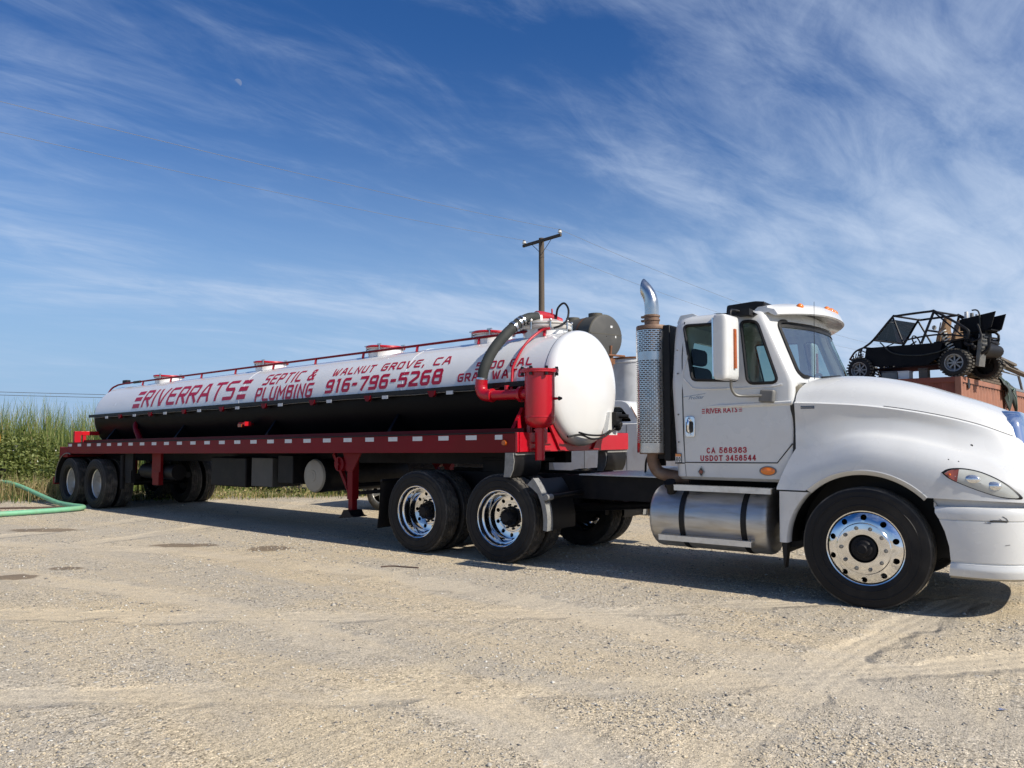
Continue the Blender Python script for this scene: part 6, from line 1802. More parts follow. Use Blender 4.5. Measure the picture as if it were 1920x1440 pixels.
for k in range(7):
    o = sub("slot", sl, BG, (-.305 + .0135 * k + .0, -.25, Z(3.33 - .075 * k)))
# tail boxes: two stacked black wing plates
for y0, dz, dx in ((-.20, 0, 0), (-.52, -.03, -.03)):
    b = MB(); b.prism([(.10, Z(3.72)), (-.50, Z(3.80)), (-.42, Z(3.52)), (-.30, Z(3.46)), (.10, Z(3.50))], lambda u, v, w: V(u + dx, y0 - w, v + dz - .02), .025); b.build("tail_box", "buggy_black", BG)
b = MB(); b.box(-.42, .10, -.53, -.20, Z(3.44), Z(3.46)); b.box(-.30, -.02, -.50, -.24, Z(3.30), Z(3.46)); b.build("tail_floor", "buggy_black", BG)
for k in range(3):
    b = MB(); b.cyl((.05 - .07 * k, -.35 - .05 * k, Z(3.70)), (.05 - .07 * k, -.35 - .05 * k, Z(3.86 - .03 * k)), .036, .03, 10); b.build("canister", "plate_white" if k != 1 else "dull_alu", BG)
b = MB(); b.tube(smooth_path([(-.12, -.19, Z(3.85)), (-.20, -.185, Z(3.84)), (-.245, -.18, Z(3.76)), (-.25, -.18, Z(3.52))], 5), .014, 8); b.build("strap", "hose_grey", BG)
b = MB(); b.tube(smooth_path([(1.50, .01, Z(3.40)), (1.25, .012, Z(3.16)), (.80, .012, Z(3.07)), (.40, .012, Z(3.10)), (.22, .01, Z(3.18))], 6), .013, 6); b.build("tie_strap", "hose_grey", BG)
b = MB(); b.lathe([(.001, -.006), (.05, -.006), (.05, .006), (.001, .006)], 16, M=Matrix.Rotation(R(70), 4, 'Z')); o = b.build("round_mirror", "dull_alu", BG); o.location = (.96, -BW + .2, Z(3.72))
b = MB(); b.tube([V(1.22 + .04 * math.sin(a), -BW + .40 + .13 * math.cos(a), Z(3.45) + .12 * math.sin(a)) for a in np.linspace(0, 2 * math.pi, 20, endpoint=False)], .014, 6, closed=True); b.cyl((1.22, -BW + .40, Z(3.45)), (1.5, -BW + .4, Z(3.3)), .015, None, 8); b.build("steering_wheel", "buggy_tube", BG)

# loose tangle of tubes and cables round the nose and engine
b = MB()
for k in range(26):
    x0 = random.uniform(1.75, 2.35); p0 = V(x0, random.uniform(-BW + .3, -.15), Z(random.uniform(2.85, 3.35))); p1 = p0 + V(random.uniform(-.3, .3), random.uniform(-.3, .3), random.uniform(-.25, .25)); b.tube([p0, (p0 + p1) / 2 + V(0, 0, .03), p1], .012, 6)
b.build("front_linkage", "buggy_tube", BG)["kind"] = "stuff"
b = MB()
for k in range(30):
    p0 = V(random.uniform(-.35, .35), random.uniform(-BW + .1, -.08), Z(random.uniform(2.90, 3.45))); p1 = p0 + V(random.uniform(-.25, .25), random.uniform(-.3, .3), random.uniform(-.2, .2)); b.tube([p0, (p0 + p1) / 2 + V(0, .03, -.03), p1], random.choice([.010, .014, .022]), 6)
b.build("engine_plumbing", "buggy_tube", BG)["kind"] = "stuff"
b = MB(); b.box(.05, .55, -BW + .12, -.12, Z(2.95), Z(3.32)); b.build("firewall", "buggy_black", BG, bevel=.02)

# ---- lumber pile, loose boards, tarp, second frame and boxes on the containers
ORD = ["lowest", "second lowest", "third lowest", "fourth lowest", "fifth lowest", "third from top", "second from top", "topmost"]
for k in range(8):
    col, row = 0, k
    L_ = random.uniform(1.5, 2.0); x = .06 + .17 * col + random.uniform(-.02, .02); y = -1.72 + random.uniform(-.10, .04); z = CTOP + .03 + row * .062
    o = on_top("lumber_board", "%s weathered board of the lumber pile behind the buggy" % ORD[k], "board", x, y, z, random.uniform(-.015, .015), "boards in the lumber pile on the container")
    b = MB(); b.box(-.07, .25, -L_, 0, -.024, .024, 0); b.box(-.068, .248, 0, .003, -.022, .022, 1); b.build("plank", ["lumber", "lumber_end"], o, bevel=0.003)
for k, (y0, y1, z, x, lab) in enumerate(((-1.5, -5.2, 3.34, .02, "longest grey board lying uppermost on the lumber pile"), (-1.9, -5.7, 3.27, .08, "brown board jutting right just under the uppermost one"), (-2.6, -8.0, 3.20, .02, "thick grey board reaching past the right edge of the picture"))):
    o = on_top("loose_board", lab, "board", x, y0, z - .1 + .0, 0, "loose boards on the lumber pile")
    b = MB(); b.box(-.08, .08, y1 - y0, 0, -.028, .028); b.build("plank", "lumber_grey", o, bevel=0.004); o.rotation_euler.x = R(1.2)
o = on_top("wooden_pallet", "flat wooden pallet under the lumber pile", "pallet", .05, -1.6, CTOP + .002)
for k in range(3):
    b = MB(); b.box(-.05 + .16 * k, .03 + .16 * k, -2.6, 0, -.0, .028); b.build("runner", "lumber_grey", o)


def tarp():
    o = on_top("tarp", "dark green tarp hanging over the container wall", "tarp", -.03, -3.55, 0)
    b = MB(); nu, nv = 26, 22; P = []
    for i in range(nu):
        u = i / (nu - 1); y = -1.15 * u
        drop = .16 + .74 * (0.5 + .5 * math.sin(u * 9.5 - 1.2)) * (0.35 + .65 * u) + .05 * math.sin(u * 31)
        row = []
        for j in range(nv):
            v = j / (nv - 1)
            if v < .3:
                t = v / .3; row.append(V(.32 * (1 - t) - .0, y + .05 * math.sin(9 * t), CTOP + .02 + .16 * math.sin(t * math.pi) * (0.5 + .5 * math.sin(u * 14)) + .10 * (1 - u)))
            else:
                t = (v - .3) / .7; row.append(V(-.02 - .05 * math.sin(t * 3) - .035 * math.sin(u * 22 + t * 2), y + .05 * math.sin(t * 5 + u * 6), CTOP + .02 - drop * t))
        P.append(row)
    b.grid(P); s_ = b.build("sheet", "tarp", o, ang=50, fix=False); m_ = s_.modifiers.new("s", 'SOLIDIFY'); m_.thickness = .012
    b = MB()
    for u0 in (3, 12, 19): b.tube([P[u0 + min(2, j // 6)][j] + V(-.02, 0, .005) for j in range(5, 19)], .012, 6)
    b.build("pale_fold", "tarp_light", o)


tarp()
o = on_top("roll_cage", "bare grey steel roll cage standing on the container at the right edge", "roll cage", .16, -4.0, CTOP - .02)
b = MB()
for y in (0, -2.4):
    b.tube(smooth_path([(0, y - .75, .05), (.02, y - .62, .28), (.03, y - .38, .52), (.03, y - .1, .60), (.03, y + .2, .62)], 5), .032, 8)
b.tube([(.03, .2, .64), (.03, -2.9, .60)], .024, 8); b.tube([(.03, -.2, .42), (.03, -2.9, .44)], .018, 8); b.tube([(.03, .0, .72), (.03, -2.6, .70)], .018, 8)
for k in range(5): b.tube([(.03, -.2 - .45 * k, .72), (.03, -.2 - .45 * k, .60)], .016, 6)
b.box(-.1, .1, -3.0, -.3, 0, .06); b.build("tubework", "buggy_rim", o)
for k, (x, y, sx, sy, sz, mt, lab) in enumerate(((1.05, -.35, .20, .28, .15, "plate_white", "pale box under the buggy's belly on the container"), (.72, -.4, .16, .2, .19, "lumber_grey", "wooden block under the buggy beside the pale box"), (1.35, -.55, .3, .4, .17, "dull_alu", "grey metal housing under the buggy's front half"))):
    o = on_top("support_box", lab, "box", x, y); b = MB(); b.box(-sx / 2, sx / 2, -sy / 2, sy / 2, 0, sz); b.box(-sx / 2 - .01, sx / 2 + .01, -sy / 2 - .01, sy / 2 + .01, sz, sz + .02); b.build("crate", mt, o, bevel=.01)

# ------------------------------------------------------------------ utility poles and wires
PX, PY = 1.36, 35.0
ARM = V(-.63, .777, 0)


def pole(name, label, x, y, h):
    t = tag(empty(name, (x, y, 0), 0), label, "utility pole")
    b = MB(); b.tube([(0, 0, 0), (0, 0, h * .5), (0, 0, h)], [.165, .145, .125], 14); b.build("post", "wood_pole", t)
    b = MB(); b.beam(-ARM * 1.32 + V(0, -.12, h - .14), ARM * 1.32 + V(0, -.12, h - .14), .10, .135); b.build("crossarm", "wood_arm", t, bevel=.01)
    for sg in (-1, 1):
        b = MB(); b.tube([ARM * (.68 * sg) + V(0, -.15, h - .2), V(0, -.15, h - .78)], .014, 6); b.build("brace", "wire_dark", t)
        i_ = empty("insulator", ARM * (1.24 * sg) + V(0, -.12, h - .07), 0, t)
        b = MB(); b.lathe([(.03, 0), (.035, .04), (.095, .045), (.10, .075), (.06, .11), (.075, .125), (.075, .14)], 16, M=Matrix.Rotation(R(90), 4, 'X')); b.build("skirt", "porcelain", i_)
        b = MB(); b.lathe([(.055, .138), (.06, .175), (.03, .20), (.001, .205)], 14, M=Matrix.Rotation(R(90), 4, 'X')); b.build("cap", "wire_dark", i_)
    return t


PH = 10.62
pole("utility_pole", "tall wooden utility pole with crossarm rising behind the tank", PX, PY, PH)


def wire(name, label, a, b_, sag, r, mt="wire"):
    a, b_ = V(*a), V(*b_); pts = []
    for i in range(41):
        t = i / 40; p = a.lerp(b_, t); p.z -= sag * 4 * t * (1 - t); pts.append(p)
    o = MB().tube(pts, r, 5).build(name, mt); return tag(o, label, "wire", "overhead wires")


for sg, lb in ((-1, "upper"), (1, "lower")):
    e = V(PX, PY - .12, PH + .12) + ARM * (1.24 * sg)
    near = V(-33.2, 5.2, PH + .95) + ARM * (1.24 * sg); far = V(35.5, 70, 9.05) + ARM * (1.24 * sg)
    wire("overhead_wire", "%s overhead wire crossing the left sky to the crossarm" % lb, near, e, .62, .008)
    wire("overhead_wire", "%s overhead wire running right from the crossarm behind the cab" % lb, e, far, .75, .008, "wire_far")
for k, lb in ((0, "upper"), (1, "lower")):
    wire("telephone_wire", "%s dark telephone wire low above the reeds" % lb, (-60, 52, 5.35 - .22 * k), (10, 62, 4.3 - .22 * k), .35, .020, "wire_dark")

# ------------------------------------------------------------------ fuel tank on a stand, white upright tank
AX = V(.574, -.819, 0); OT = V(2.09, 17.0, 3.70); OR_ = .495
t = tag(empty("fuel_tank", (OT.x, OT.y, 0), 0), "dark olive cylindrical fuel tank on a rusty stand behind the white tank", "tank")
def oc(d, r, n=40):
    sd = V(-AX.y, AX.x, 0).normalized(); return [V(0, 0, OT.z) + AX * d + (sd * math.cos(a) + V(0, 0, 1) * math.sin(a)) * r for a in np.linspace(0, 2 * math.pi, n, endpoint=False)]
b = MB(); b.grid([oc(d, r) for d, r in ((-2.5, .01), (-2.5, OR_ - .02), (-2.48, OR_), (-.02, OR_), (0, OR_ - .02))], cv=True); b.build("barrel", "olive_tank", t, ang=35)
b = MB(); b.grid([oc(d, r) for d, r in ((.0, OR_ - .02), (.012, OR_ - .06), (.016, .01))], cv=True); b.build("end_plate", "olive_end", t)
b = MB(); b.beam(V(0, 0, OT.z + .05) + AX * .014 + V(.819, .574, 0) * -.46, V(0, 0, OT.z + .05) + AX * .014 + V(.819, .574, 0) * .46, .01, .014); b.build("weld_line", "olive_tank", t)
for d in (-.45, -1.5):
    b = MB(); b.grid([oc(d - .03, OR_ + .008), oc(d + .03, OR_ + .008)], cv=True); b.build("band", "rusty_steel", t)
for d in (-.35, -1.15, -2.0):
    b = MB(); b.tube([V(0, 0, OT.z + OR_ - .03) + AX * d, V(0, 0, OT.z + OR_ + .06) + AX * d], .16, 16); b.build("filler", "olive_tank", t)
b = MB(); q = V(0, 0, OT.z) + AX * .018; sd = V(.819, .574, 0)
for cy, cz_, w_, h_ in ((.12, .20, .06, .05), (.26, -.02, .03, .05)):
    b.add([q + sd * cy + V(0, 0, cz_), q + sd * (cy + w_) + V(0, 0, cz_), q + sd * (cy + w_) + V(0, 0, cz_ + h_), q + sd * cy + V(0, 0, cz_ + h_)], [(0, 1, 2, 3)])
b.build("sticker", "plate_white", t, ang=0)
b = MB(); b.cyl(V(0, 0, OT.z - .40) + AX * .01 + sd * .12, V(0, 0, OT.z - .20) + AX * .03 + sd * .12, .03, None, 8); b.cyl(V(0, 0, OT.z - .42) + AX * .06, V(0, 0, OT.z - .42) + AX * .06 + sd * .5, .025, None, 8); b.build("outlet_pipe", "rusty_steel", t)
for d in (-.3, -2.2):
    for s_ in (-.42, .42):
        b = MB(); p = AX * d + sd * s_; b.beam(p + V(0, 0, 0), p + V(0, 0, OT.z - .30), .09, .09, up=(1, 0, 0)); b.build("stand_leg", "rusty_steel", t)
    b = MB(); b.beam(AX * d - sd * .5 + V(0, 0, OT.z - OR_ - .02), AX * d + sd * .5 + V(0, 0, OT.z - OR_ - .02), .10, .12); b.build("stand_beam", "rusty_steel", t)
t = tag(empty("upright_tank", (3.12, 19.5, 0), 0), "white upright cylindrical tank behind the exhaust stack", "tank")
MLz = Matrix.Rotation(R(90), 4, 'X')
b = MB(); b.lathe([(.64, 0), (.64, 3.30), (.655, 3.31), (.655, 3.34), (.64, 3.35), (.64, 3.42), (.60, 3.45), (.001, 3.50)], 48, M=MLz); b.build("shell", "white_tank_old", t)
b = MB(); b.lathe([(.645, 3.40), (.66, 3.41), (.66, 3.44), (.645, 3.45)], 48, M=MLz); b.box(.12, .22, -.68, -.62, 3.38, 3.46); b.build("top_hoop", "rusty_steel", t)

# ------------------------------------------------------------------ parked vehicles behind the trailer
def car_wheel(par, x, y, r, rim_mt="alloy"):
    w = empty("wheel", (x, y, r), 0 if y < 0 else math.pi, par)
    b = MB(); b.lathe([(r * .62, -.10), (r * .70, -.115), (r * .86, -.12), (r * .97, -.10), (r, -.07), (r, .07), (r * .97, .10), (r * .62, .10)], 40); b.build("tyre", "rubber_dusty", w)
    b = MB(); b.lathe([(r * .64, .05), (r * .64, -.09), (r * .60, -.10), (r * .57, -.09), (r * .55, -.03), (r * .50, 0), (.001, 0)], 32); b.build("rim_barrel", "black_frame", w)
    b = MB()
    for k in range(5):
        a = 2 * math.pi * k / 5 + .3; b.box(.03, r * .60, -.085, -.05, -.035, .035, M=Matrix.Rotation(a, 4, 'Y'))
    b.lathe([(.001, -.09), (.06, -.09), (.07, -.05)], 16); b.lathe([(r * .56, -.095), (r * .63, -.10), (r * .63, -.08), (r * .56, -.07)], 32, closed=True); b.build("rim", rim_mt, w, bevel=.004)
    return w


def car_body(par, prof_low, prof_top, hw, mt_low, mt_top, mt_glass, wheels, r):
    """side profiles extruded across with rounded flanks; wheel openings cut"""
    b = MB(); n = len(prof_low)
    rows = []
    for y, k in ((-hw, .0), (-hw + .02, .03), (-hw + .10, .05)):
        pass
    P = []
    cx = sum(p[0] for p in prof_low) / n; cz_ = sum(p[1] for p in prof_low) / n
    for y, s_ in ((-hw, .965), (-hw + .03, .99), (-hw + .09, 1.0), (hw - .09, 1.0), (hw - .03, .99), (hw, .965)):
        P.append([V(cx + (u - cx) * s_, y, cz_ + (v - cz_) * s_) for u, v in prof_low])
    b.grid(P, cv=True); b.f.append(tuple(range(n))); b.m.append(0); b.f.append(tuple(5 * n + i for i in range(n))); b.m.append(0)
    me = b.mesh("body", [mt_low]); fix_normals(me); o = bpy.data.objects.new("body", me); COL.objects.link(o)
    cuts = []
    for x in wheels:
        c_ = MB(); c_.cyl((x, -hw - .3, r), (x, -hw + .32, r), r + .06, None, 36); c_.cyl((x, hw + .3, r), (x, hw - .32, r), r + .06, None, 36); cuts.append(c_.mesh("c", []))
    boolean(o, cuts); smooth_sharp(o.data, 30); o.parent = par
    return o


# dark wagon, one alloy wheel showing past the landing leg
CR = tag(empty("parked_car", (-2.60 + .8 * .5, 15.6 + .8 * .866, 0), R(-30)), "dark parked wagon with pale lower body and alloy wheels behind the trailer", "car")
low = [(-.72, .42), (-.75, .62), (-.70, .98), (3.05, 1.02), (3.12, .70), (3.05, .40), (2.6, .34), (-.4, .36)]
car_body(CR, low, None, .80, "car_black", None, None, (0.0, 2.45), .36)
b = MB(); b.box(-.735, 3.06, -.815, -.795, .44, .60); b.box(-.735, 3.06, .795, .815, .44, .60); b.build("lower_trim", "car_cream", CR, bevel=.008)
b = MB(); b.prism([(-.66, .99), (-.50, 1.50), (-.30, 1.58), (1.35, 1.58), (1.60, 1.50), (2.15, 1.03)], lambda u, v, w: V(u, -.72 + w, v), 1.44); b.build("cabin", "car_black", CR, bevel=.05)
for y in (-.725, .725):
    b = MB(); b.prism([(-.42, 1.06), (-.34, 1.46), (1.32, 1.46), (1.85, 1.06)], lambda u, v, w: V(u, y - .004 + w, v), .008); b.build("side_glass", "car_glass", CR)
b = MB(); b.box(-.80, -.70, -.72, .72, .44, .58); b.build("bumper", "car_cream", CR, bevel=.03)
b = MB(); b.box(2.2, 3.0, -.70, .70, 1.02, 1.05); b.build("bonnet_panel", "car_cream", CR, bevel=.01)
for x in (0.0, 2.45):
    for y in (-.78, .78): car_wheel(CR, x, y, .36)
# white utility pickup, cab and bonnet showing between tank and stack
PK = tag(empty("white_pickup", (at(1180, 787, 14.8).x + .9 * .57, at(1180, 787, 14.8).y + .9 * .82, 0), R(-35)), "old white pickup parked behind the tank's front end", "pickup")
low = [(-3.1, .55), (-3.15, 1.2), (-.9, 1.28), (-.9, 1.72), (.15, 1.74), (1.05, 1.70), (1.45, 1.60), (1.52, 1.0), (1.5, .5), (-1.0, .45)]
car_body(PK, low, None, .92, "pickup_white", None, None, (.95, -2.3), .40)
b = MB()
roof = round_poly([(-1.02, 1.70), (-.98, 2.12), (-.85, 2.18), (-.18, 2.18), (-.05, 2.13), (.20, 1.73)], [.01, .06, .05, .08, .08, .01], 4)
hole = round_poly([(-.90, 1.76), (-.86, 2.05), (-.20, 2.05), (.03, 1.77)], .05, 4)
me = curve_plate([roof, hole], .07, .012)
for y in (-.82, .82):
    m2 = me.copy(); map_mesh(m2, lambda u, v, w: V(u, y + w, v)); m2.materials.clear(); m2.materials.append(MATS["pickup_white"]); finish(m2, "cab_frame", PK, ang=35)
b = MB(); b.grid([[V(u, y, v) for y in (-.84, .84)] for u, v in roof[:]], 0); b.build("roof", "pickup_white", PK, ang=40)
b = MB(); b.prism(hole, lambda u, v, w: V(u, -.80 + w, v), .004); b.build("door_glass", "car_glass", PK)
b = MB(); b.box(-.85, .1, -.78, .78, 1.3, 1.70); b.box(-.9, -.7, -.7, .7, 1.6, 2.0); b.build("cab_trim", "interior", PK)
for x in (-.05, -.98):
    b = MB(); b.box(x - .004, x + .004, -.925, -.918, .6, 1.70); b.build("door_seam", "ink_black", PK)
b = MB(); b.tube([(.18, -.86, 1.78), (.02, -.855, 2.05)], .010, 6); b.build("rust_streak", "rusty_steel", PK)
b = MB(); b.box(1.50, 1.62, -.95, .95, .52, .72); b.build("bumper", "chrome_dull", PK, bevel=.02)
for x in (.95, -2.3):
    for y in (-.84, .84): car_wheel(PK, x, y, .40, "steel_wheel")
# beige box trailer far behind, its wheel and panel showing under the tank trailer
BX = tag(empty("box_trailer", (-6.6, 21.8, 0), R(-32)), "beige box trailer standing in the weeds behind the tank trailer", "trailer")
b = MB(); b.box(-.2, 3.6, -.8, .8, .72, 2.15); b.build("box", "beige_metal", BX, bevel=.03)
b = MB()
for k in range(7): b.box(.0 + .55 * k, .05 + .55 * k, -.815, -.80, .74, 2.12)
b.build("rib", "black_frame", BX)
b = MB(); b.box(-.3, 4.5, -.75, .75, .58, .72); b.build("frame", "black_frame", BX)
for y in (-.86, .86): car_wheel(BX, 1.5, y, .36, "steel_wheel")
b = MB(); b.beam((3.5, -.6, .62), (4.9, 0, .56), .08, .1); b.beam((3.5, .6, .62), (4.9, 0, .56), .08, .1); b.cyl((4.5, 0, 0), (4.5, 0, .7), .04, None, 10); b.build("drawbar", "black_frame", BX)

# ------------------------------------------------------------------ portable pump at the left edge, green hose
PP = tag(empty("portable_pump", (-13.05, 18.9, 0), R(-10)), "yellow portable pump cut by the left edge of the picture", "pump")
b = MB(); b.lathe([(.001, -.34), (.20, -.34), (.30, -.32), (.335, -.28), (.34, -.22), (.32, -.19), (.345, -.16), (.35, -.02), (.33, .02), (.345, .06), (.34, .22), (.30, .28), (.001, .29)], 40, M=Matrix.Translation((0, 0, 1.42)) @ Matrix.Rotation(R(90), 4, 'Z')); b.build("housing", "yellow_paint", PP)
b = MB(); b.prism([(-.26, 1.32), (.22, 1.32), (.06, .98), (-.10, .80), (-.20, .80)], lambda u, v, w: V(u, -.22 + w, v), .44); b.build("hopper", "black_frame", PP, bevel=.02)
b = MB(); b.box(-.5, .3, -.4, .4, .42, .50); b.box(-.45, .1, -.3, .3, .50, .85); b.build("skid", "black_frame", PP, bevel=.02)
for x in (-.4, .2):
    for y in (-.42, .42):
        b = MB(); b.beam((x, y * .9, 0), (x, y * .9, .45), .05, .05, up=(1, 0, 0)); b.build("leg", "black_frame", PP)
b = MB(); b.cyl((.1, -.05, .36), (.60, -.05, .37), .085, None, 18); b.cyl((.50, -.05, .37), (.58, -.05, .37), .10, None, 18); b.cyl((.3, .2, .62), (.55, .2, .66), .06, None, 12); b.build("outlet", "black_plastic", PP)
gp = smooth_path([(-12.42, 18.80, .37), (-12.05, 18.55, .375), (-11.4, 18.05, .30), (-10.5, 17.3, .16), (-9.7, 16.55, .075), (-9.1, 16.02, .062), (-8.72, 15.72, .062), (-8.58, 15.50, .062), (-8.66, 15.20, .062), (-8.95, 14.75, .062), (-9.35, 14.25, .062), (-9.9, 13.75, .062), (-11.2, 13.0, .062)], 26)
GH = tag(empty("suction_hose", (0, 0, 0)), "ribbed green suction hose looping over the ground at left", "hose")
MB().tube(gp, [.046 + (.0034 if i % 2 else 0) for i in range(len(gp))], 14).build("ribbed_tube", "hose_green", GH, ang=60)
b = MB(); b.cyl(gp[0] - (gp[4] - gp[0]).normalized() * .02, gp[3], .064, None, 18); b.build("hose_clamp", "plate_white", GH)
b = MB(); b.cyl(gp[0] - (gp[4] - gp[0]).normalized() * .22, gp[0], .062, .066, 18); b.build("coupling", "black_plastic", GH)

# ------------------------------------------------------------------ debris on the ground
def twig(pts, r, label):
    o = MB().tube(smooth_path([(x, y, r * .8) for x, y in pts], 4), r, 6).build("fallen_twig", "twig"); return tag(o, label, "twig", "twigs lying on the yard")


twig([(-1.48, 8.82), (-1.36, 8.87), (-1.18, 8.80), (-1.05, 8.75)], .009, "thin dark twig lying on the gravel in front of the drive wheels")
twig([(-10.6, 15.75), (-10.1, 15.92), (-9.8, 15.95), (-9.40, 16.2)], .022, "long bare branch lying behind the green hose")
o = MB(); o.add([V(2.62, 4.245, .010), V(2.665, 4.24, .014), V(2.66, 4.262, .008), V(2.625, 4.265, .012)], [(0, 1, 2, 3)]); tag(o.build("plastic_scrap", "blue_scrap", ang=0, fix=False), "small blue plastic scrap on the gravel at lower right", "scrap")
o = MB(); o.box(-.45, .30, -.10, .10, 0, .05, M=Matrix.Translation((-11.6, 17.1, .0)) @ Matrix.Rotation(R(-12), 4, 'Z')); tag(o.build("old_plank", "lumber_grey", bevel=.006), "grey old plank lying in the grass under the hose end", "plank")

# ------------------------------------------------------------------ reeds, brambles and weeds (masses nobody could count)
def np_mesh(name, co, fi, mi, mats):
    """quads from arrays: co (n, 3), fi (m, 4)"""
    me = bpy.data.meshes.new(name)
    me.vertices.add(len(co)); me.vertices.foreach_set("co", co.astype(np.float32).ravel())
    k = fi.shape[1]
    me.loops.add(fi.size); me.loops.foreach_set("vertex_index", fi.astype(np.int32).ravel())
    me.polygons.add(len(fi)); me.polygons.foreach_set("loop_start", np.arange(0, fi.size, k, dtype=np.int32)); me.polygons.foreach_set("loop_total", np.full(len(fi), k, np.int32))
    for m in mats: me.materials.append(MATS[m])
    me.polygons.foreach_set("material_index", mi.astype(np.int32)); me.update(calc_edges=True)
    o = bpy.data.objects.new(name, me); COL.objects.link(o)
    return o


def leaf_mat(name, col, var=.25):
    m = mat(name, col, .55, var=var, vscale=1.3, spec=.3)
    nt = m.node_tree; b = nt.nodes["Principled BSDF"]; out = nt.nodes["Material Output"]
    t = nt.nodes.new("ShaderNodeBsdfTranslucent"); t.inputs[0].default_value = (col[0] * 1.5, col[1] * 1.5, col[2] * .8, 1)
    mx = nt.nodes.new("ShaderNodeMixShader"); mx.inputs[0].default_value = .35
    nt.links.new(b.outputs[0], mx.inputs[1]); nt.links.new(t.outputs[0], mx.inputs[2]); nt.links.new(mx.outputs[0], out.inputs[0])


leaf_mat("reed_green", (.16, .205, .055)); leaf_mat("reed_pale", (.26, .285, .10)); leaf_mat("reed_deep", (.07, .115, .038)); leaf_mat("straw", (.42, .335, .18))
leaf_mat("bramble", (.15, .18, .05)); leaf_mat("bramble_light", (.24, .27, .095)); leaf_mat("bramble_deep", (.06, .09, .03)); mat("blossom", (.72, .72, .66), .7)


def blades(name, x, y, z0, h, w, lean, mats, probs, seg=4, label=None, cat=None, droop=.5):
    n = len(x); az = RNG.random(n) * 2 * math.pi; yaw = RNG.random(n) * math.pi
    ln = lean * RNG.random(n) ** 1.5
    t = np.linspace(0, 1, seg + 1)
    bend = (t[None] ** 2) * ln[:, None] * h[:, None]
    fall = (t[None] ** 3) * (ln[:, None] ** 2) * h[:, None] * droop
    cx = x[:, None] + bend * np.cos(az)[:, None]; cy = y[:, None] + bend * np.sin(az)[:, None]; czz = z0[:, None] + t[None] * h[:, None] - fall
    ww = w[:, None] * (1 - .92 * t[None] ** 1.6) * .5
    dx, dy = np.cos(yaw)[:, None] * ww, np.sin(yaw)[:, None] * ww
    co = np.stack([np.stack([cx - dx, cy - dy, czz], 2), np.stack([cx + dx, cy + dy, czz], 2)], 2).reshape(n, -1, 3)
    base = np.arange(n)[:, None, None] * (2 * (seg + 1))
    q = np.array([[2 * i, 2 * i + 1, 2 * i + 3, 2 * i + 2] for i in range(seg)])[None]
    fi = (base + q).reshape(-1, 4)
    mi = np.repeat(RNG.choice(len(mats), n, p=probs), seg)
    o = np_mesh(name, co.reshape(-1, 3), fi, mi, mats); o["kind"] = "stuff"
    if label: o["label"] = label; o["category"] = cat
    return o


def leaves(name, P, size, mats, probs, label, cat):
    n = len(P); nrm = RNG.normal(size=(n, 3)); nrm[:, 2] = np.abs(nrm[:, 2]) + .3; nrm /= np.linalg.norm(nrm, axis=1)[:, None]
    a = np.cross(nrm, RNG.normal(size=(n, 3))); a /= np.linalg.norm(a, axis=1)[:, None]; c = np.cross(nrm, a)
    s = size[:, None]
    co = np.stack([P - a * s, P - c * s * .55 + nrm * s * .15, P + a * s, P + c * s * .55 + nrm * s * .15], 1).reshape(-1, 3)
    fi = (np.arange(n)[:, None] * 4 + np.arange(4)[None])
    o = np_mesh(name, co, fi, RNG.choice(len(mats), n, p=probs), mats); o["kind"] = "stuff"; o["label"] = label; o["category"] = cat
    return o


# the bank runs from the left edge to behind the trailer
def bank_y(x): return 19.6 + (x + 14) * .10


n = 15000
x = -26 + RNG.random(n) * 19.5; d = RNG.random(n) ** 1.3 * 7.0
y = bank_y(x) + .9 + d
h = 1.62 + RNG.random(n) ** 1.6 * 1.0 + .20 * np.sin(x * 1.7) + .16 * np.sin(x * 4.3 + y * 2.1) + .12 * np.sin(x * 9.1 + y)
h *= .94 * np.clip(1.0 - (x + 11.0) * .05, .55, 1.02)
blades("reed_bed", x, y, np.zeros(n), h, .022 + .022 * RNG.random(n), .42, ["reed_green", "reed_pale", "reed_deep", "straw"], [.42, .27, .24, .07], 4, "tall green reeds standing behind the trailer's rear end", "reeds")
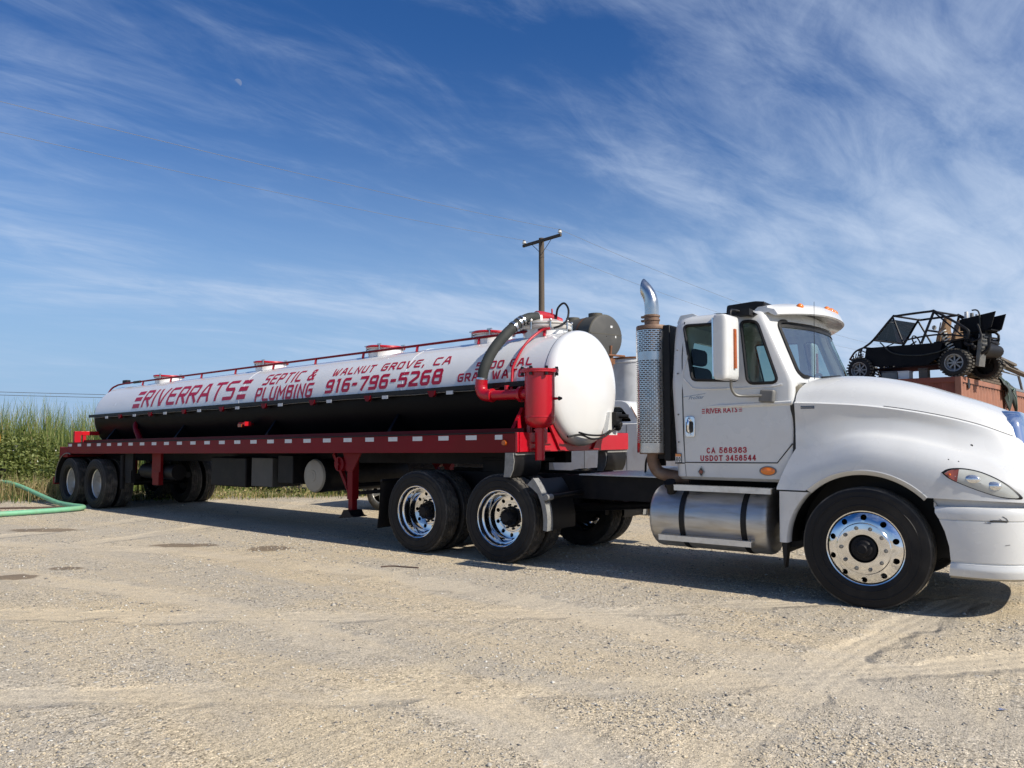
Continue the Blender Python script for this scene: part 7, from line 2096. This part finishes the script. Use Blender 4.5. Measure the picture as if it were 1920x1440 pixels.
# brambles in front: mounds of leaves
n = 34000
x = -24 + RNG.random(n) * 13.5; t = RNG.random(n)
top = 1.02 + .10 * np.sin(x * 2.1 + .5) + .12 * np.sin(x * 4.9) + .55 * np.clip((-11.9 - x) * 1.1, 0, 1)
top *= np.clip((-10.2 - x) * 1.1, .15, 1)
u = RNG.random(n); yy = bank_y(x) - 1.5 + 2.7 * u
prof = np.sin(np.clip(u * 1.25, 0, 1) * math.pi / 2)
z = top * prof * (1 - (1 - t) ** 2 * .75) + .03 + .06 * RNG.normal(size=n)
P = np.stack([x, yy, np.clip(z, .02, 3)], 1)
leaves("bramble_thicket", P, .028 + .030 * RNG.random(n), ["bramble", "bramble_light", "bramble_deep", "blossom"], [.45, .31, .232, .008], "leafy green brambles in front of the reeds at left", "brambles")
# dry straw and weeds at the foot of the bank and along the yard's edge
n = 4200
x = -15 + RNG.random(n) * 11.5; y = 18.15 + (x + 10) * .22 + RNG.normal(size=n) * .40
keep = (RNG.random(n) < .35 + .5 * np.sin(x * 2.3) ** 2); x, y = x[keep], y[keep]; n = len(x)
blades("dry_weeds", x, y, np.zeros(n), .08 + .26 * RNG.random(n) ** 2 + .10 * (np.sin(x * 2.7) > .5), .010 + .010 * RNG.random(n), .9, ["straw", "reed_green", "bramble_deep"], [.40, .25, .35], 3, "dry straw and weeds along the edge of the yard", "weeds")
n = 1300
x = -12.3 + RNG.random(n) * 1.9 + RNG.normal(size=n) * .1; y = bank_y(x) - 1.35 + RNG.normal(size=n) * .22
blades("dry_straw", x, y, np.zeros(n), .15 + .55 * RNG.random(n) ** 1.6, .012 + .010 * RNG.random(n), 1.1, ["straw", "straw", "reed_pale"], [.55, .3, .15], 3, "dead straw grass between the brambles and the green hose", "grass")
n = 2600
x = -9.6 + RNG.random(n) * 6.2; y = 18.7 + (x + 7) * .33 + RNG.normal(size=n) * .3
P = np.stack([x, y, .02 + .24 * RNG.random(n) ** 1.5 * (.4 + .6 * np.abs(np.sin(x * 3.1)))], 1)
leaves("low_weeds", P, .02 + .02 * RNG.random(n), ["bramble", "bramble_light", "straw"], [.4, .35, .25], "low green weeds seen beneath the trailer", "weeds")
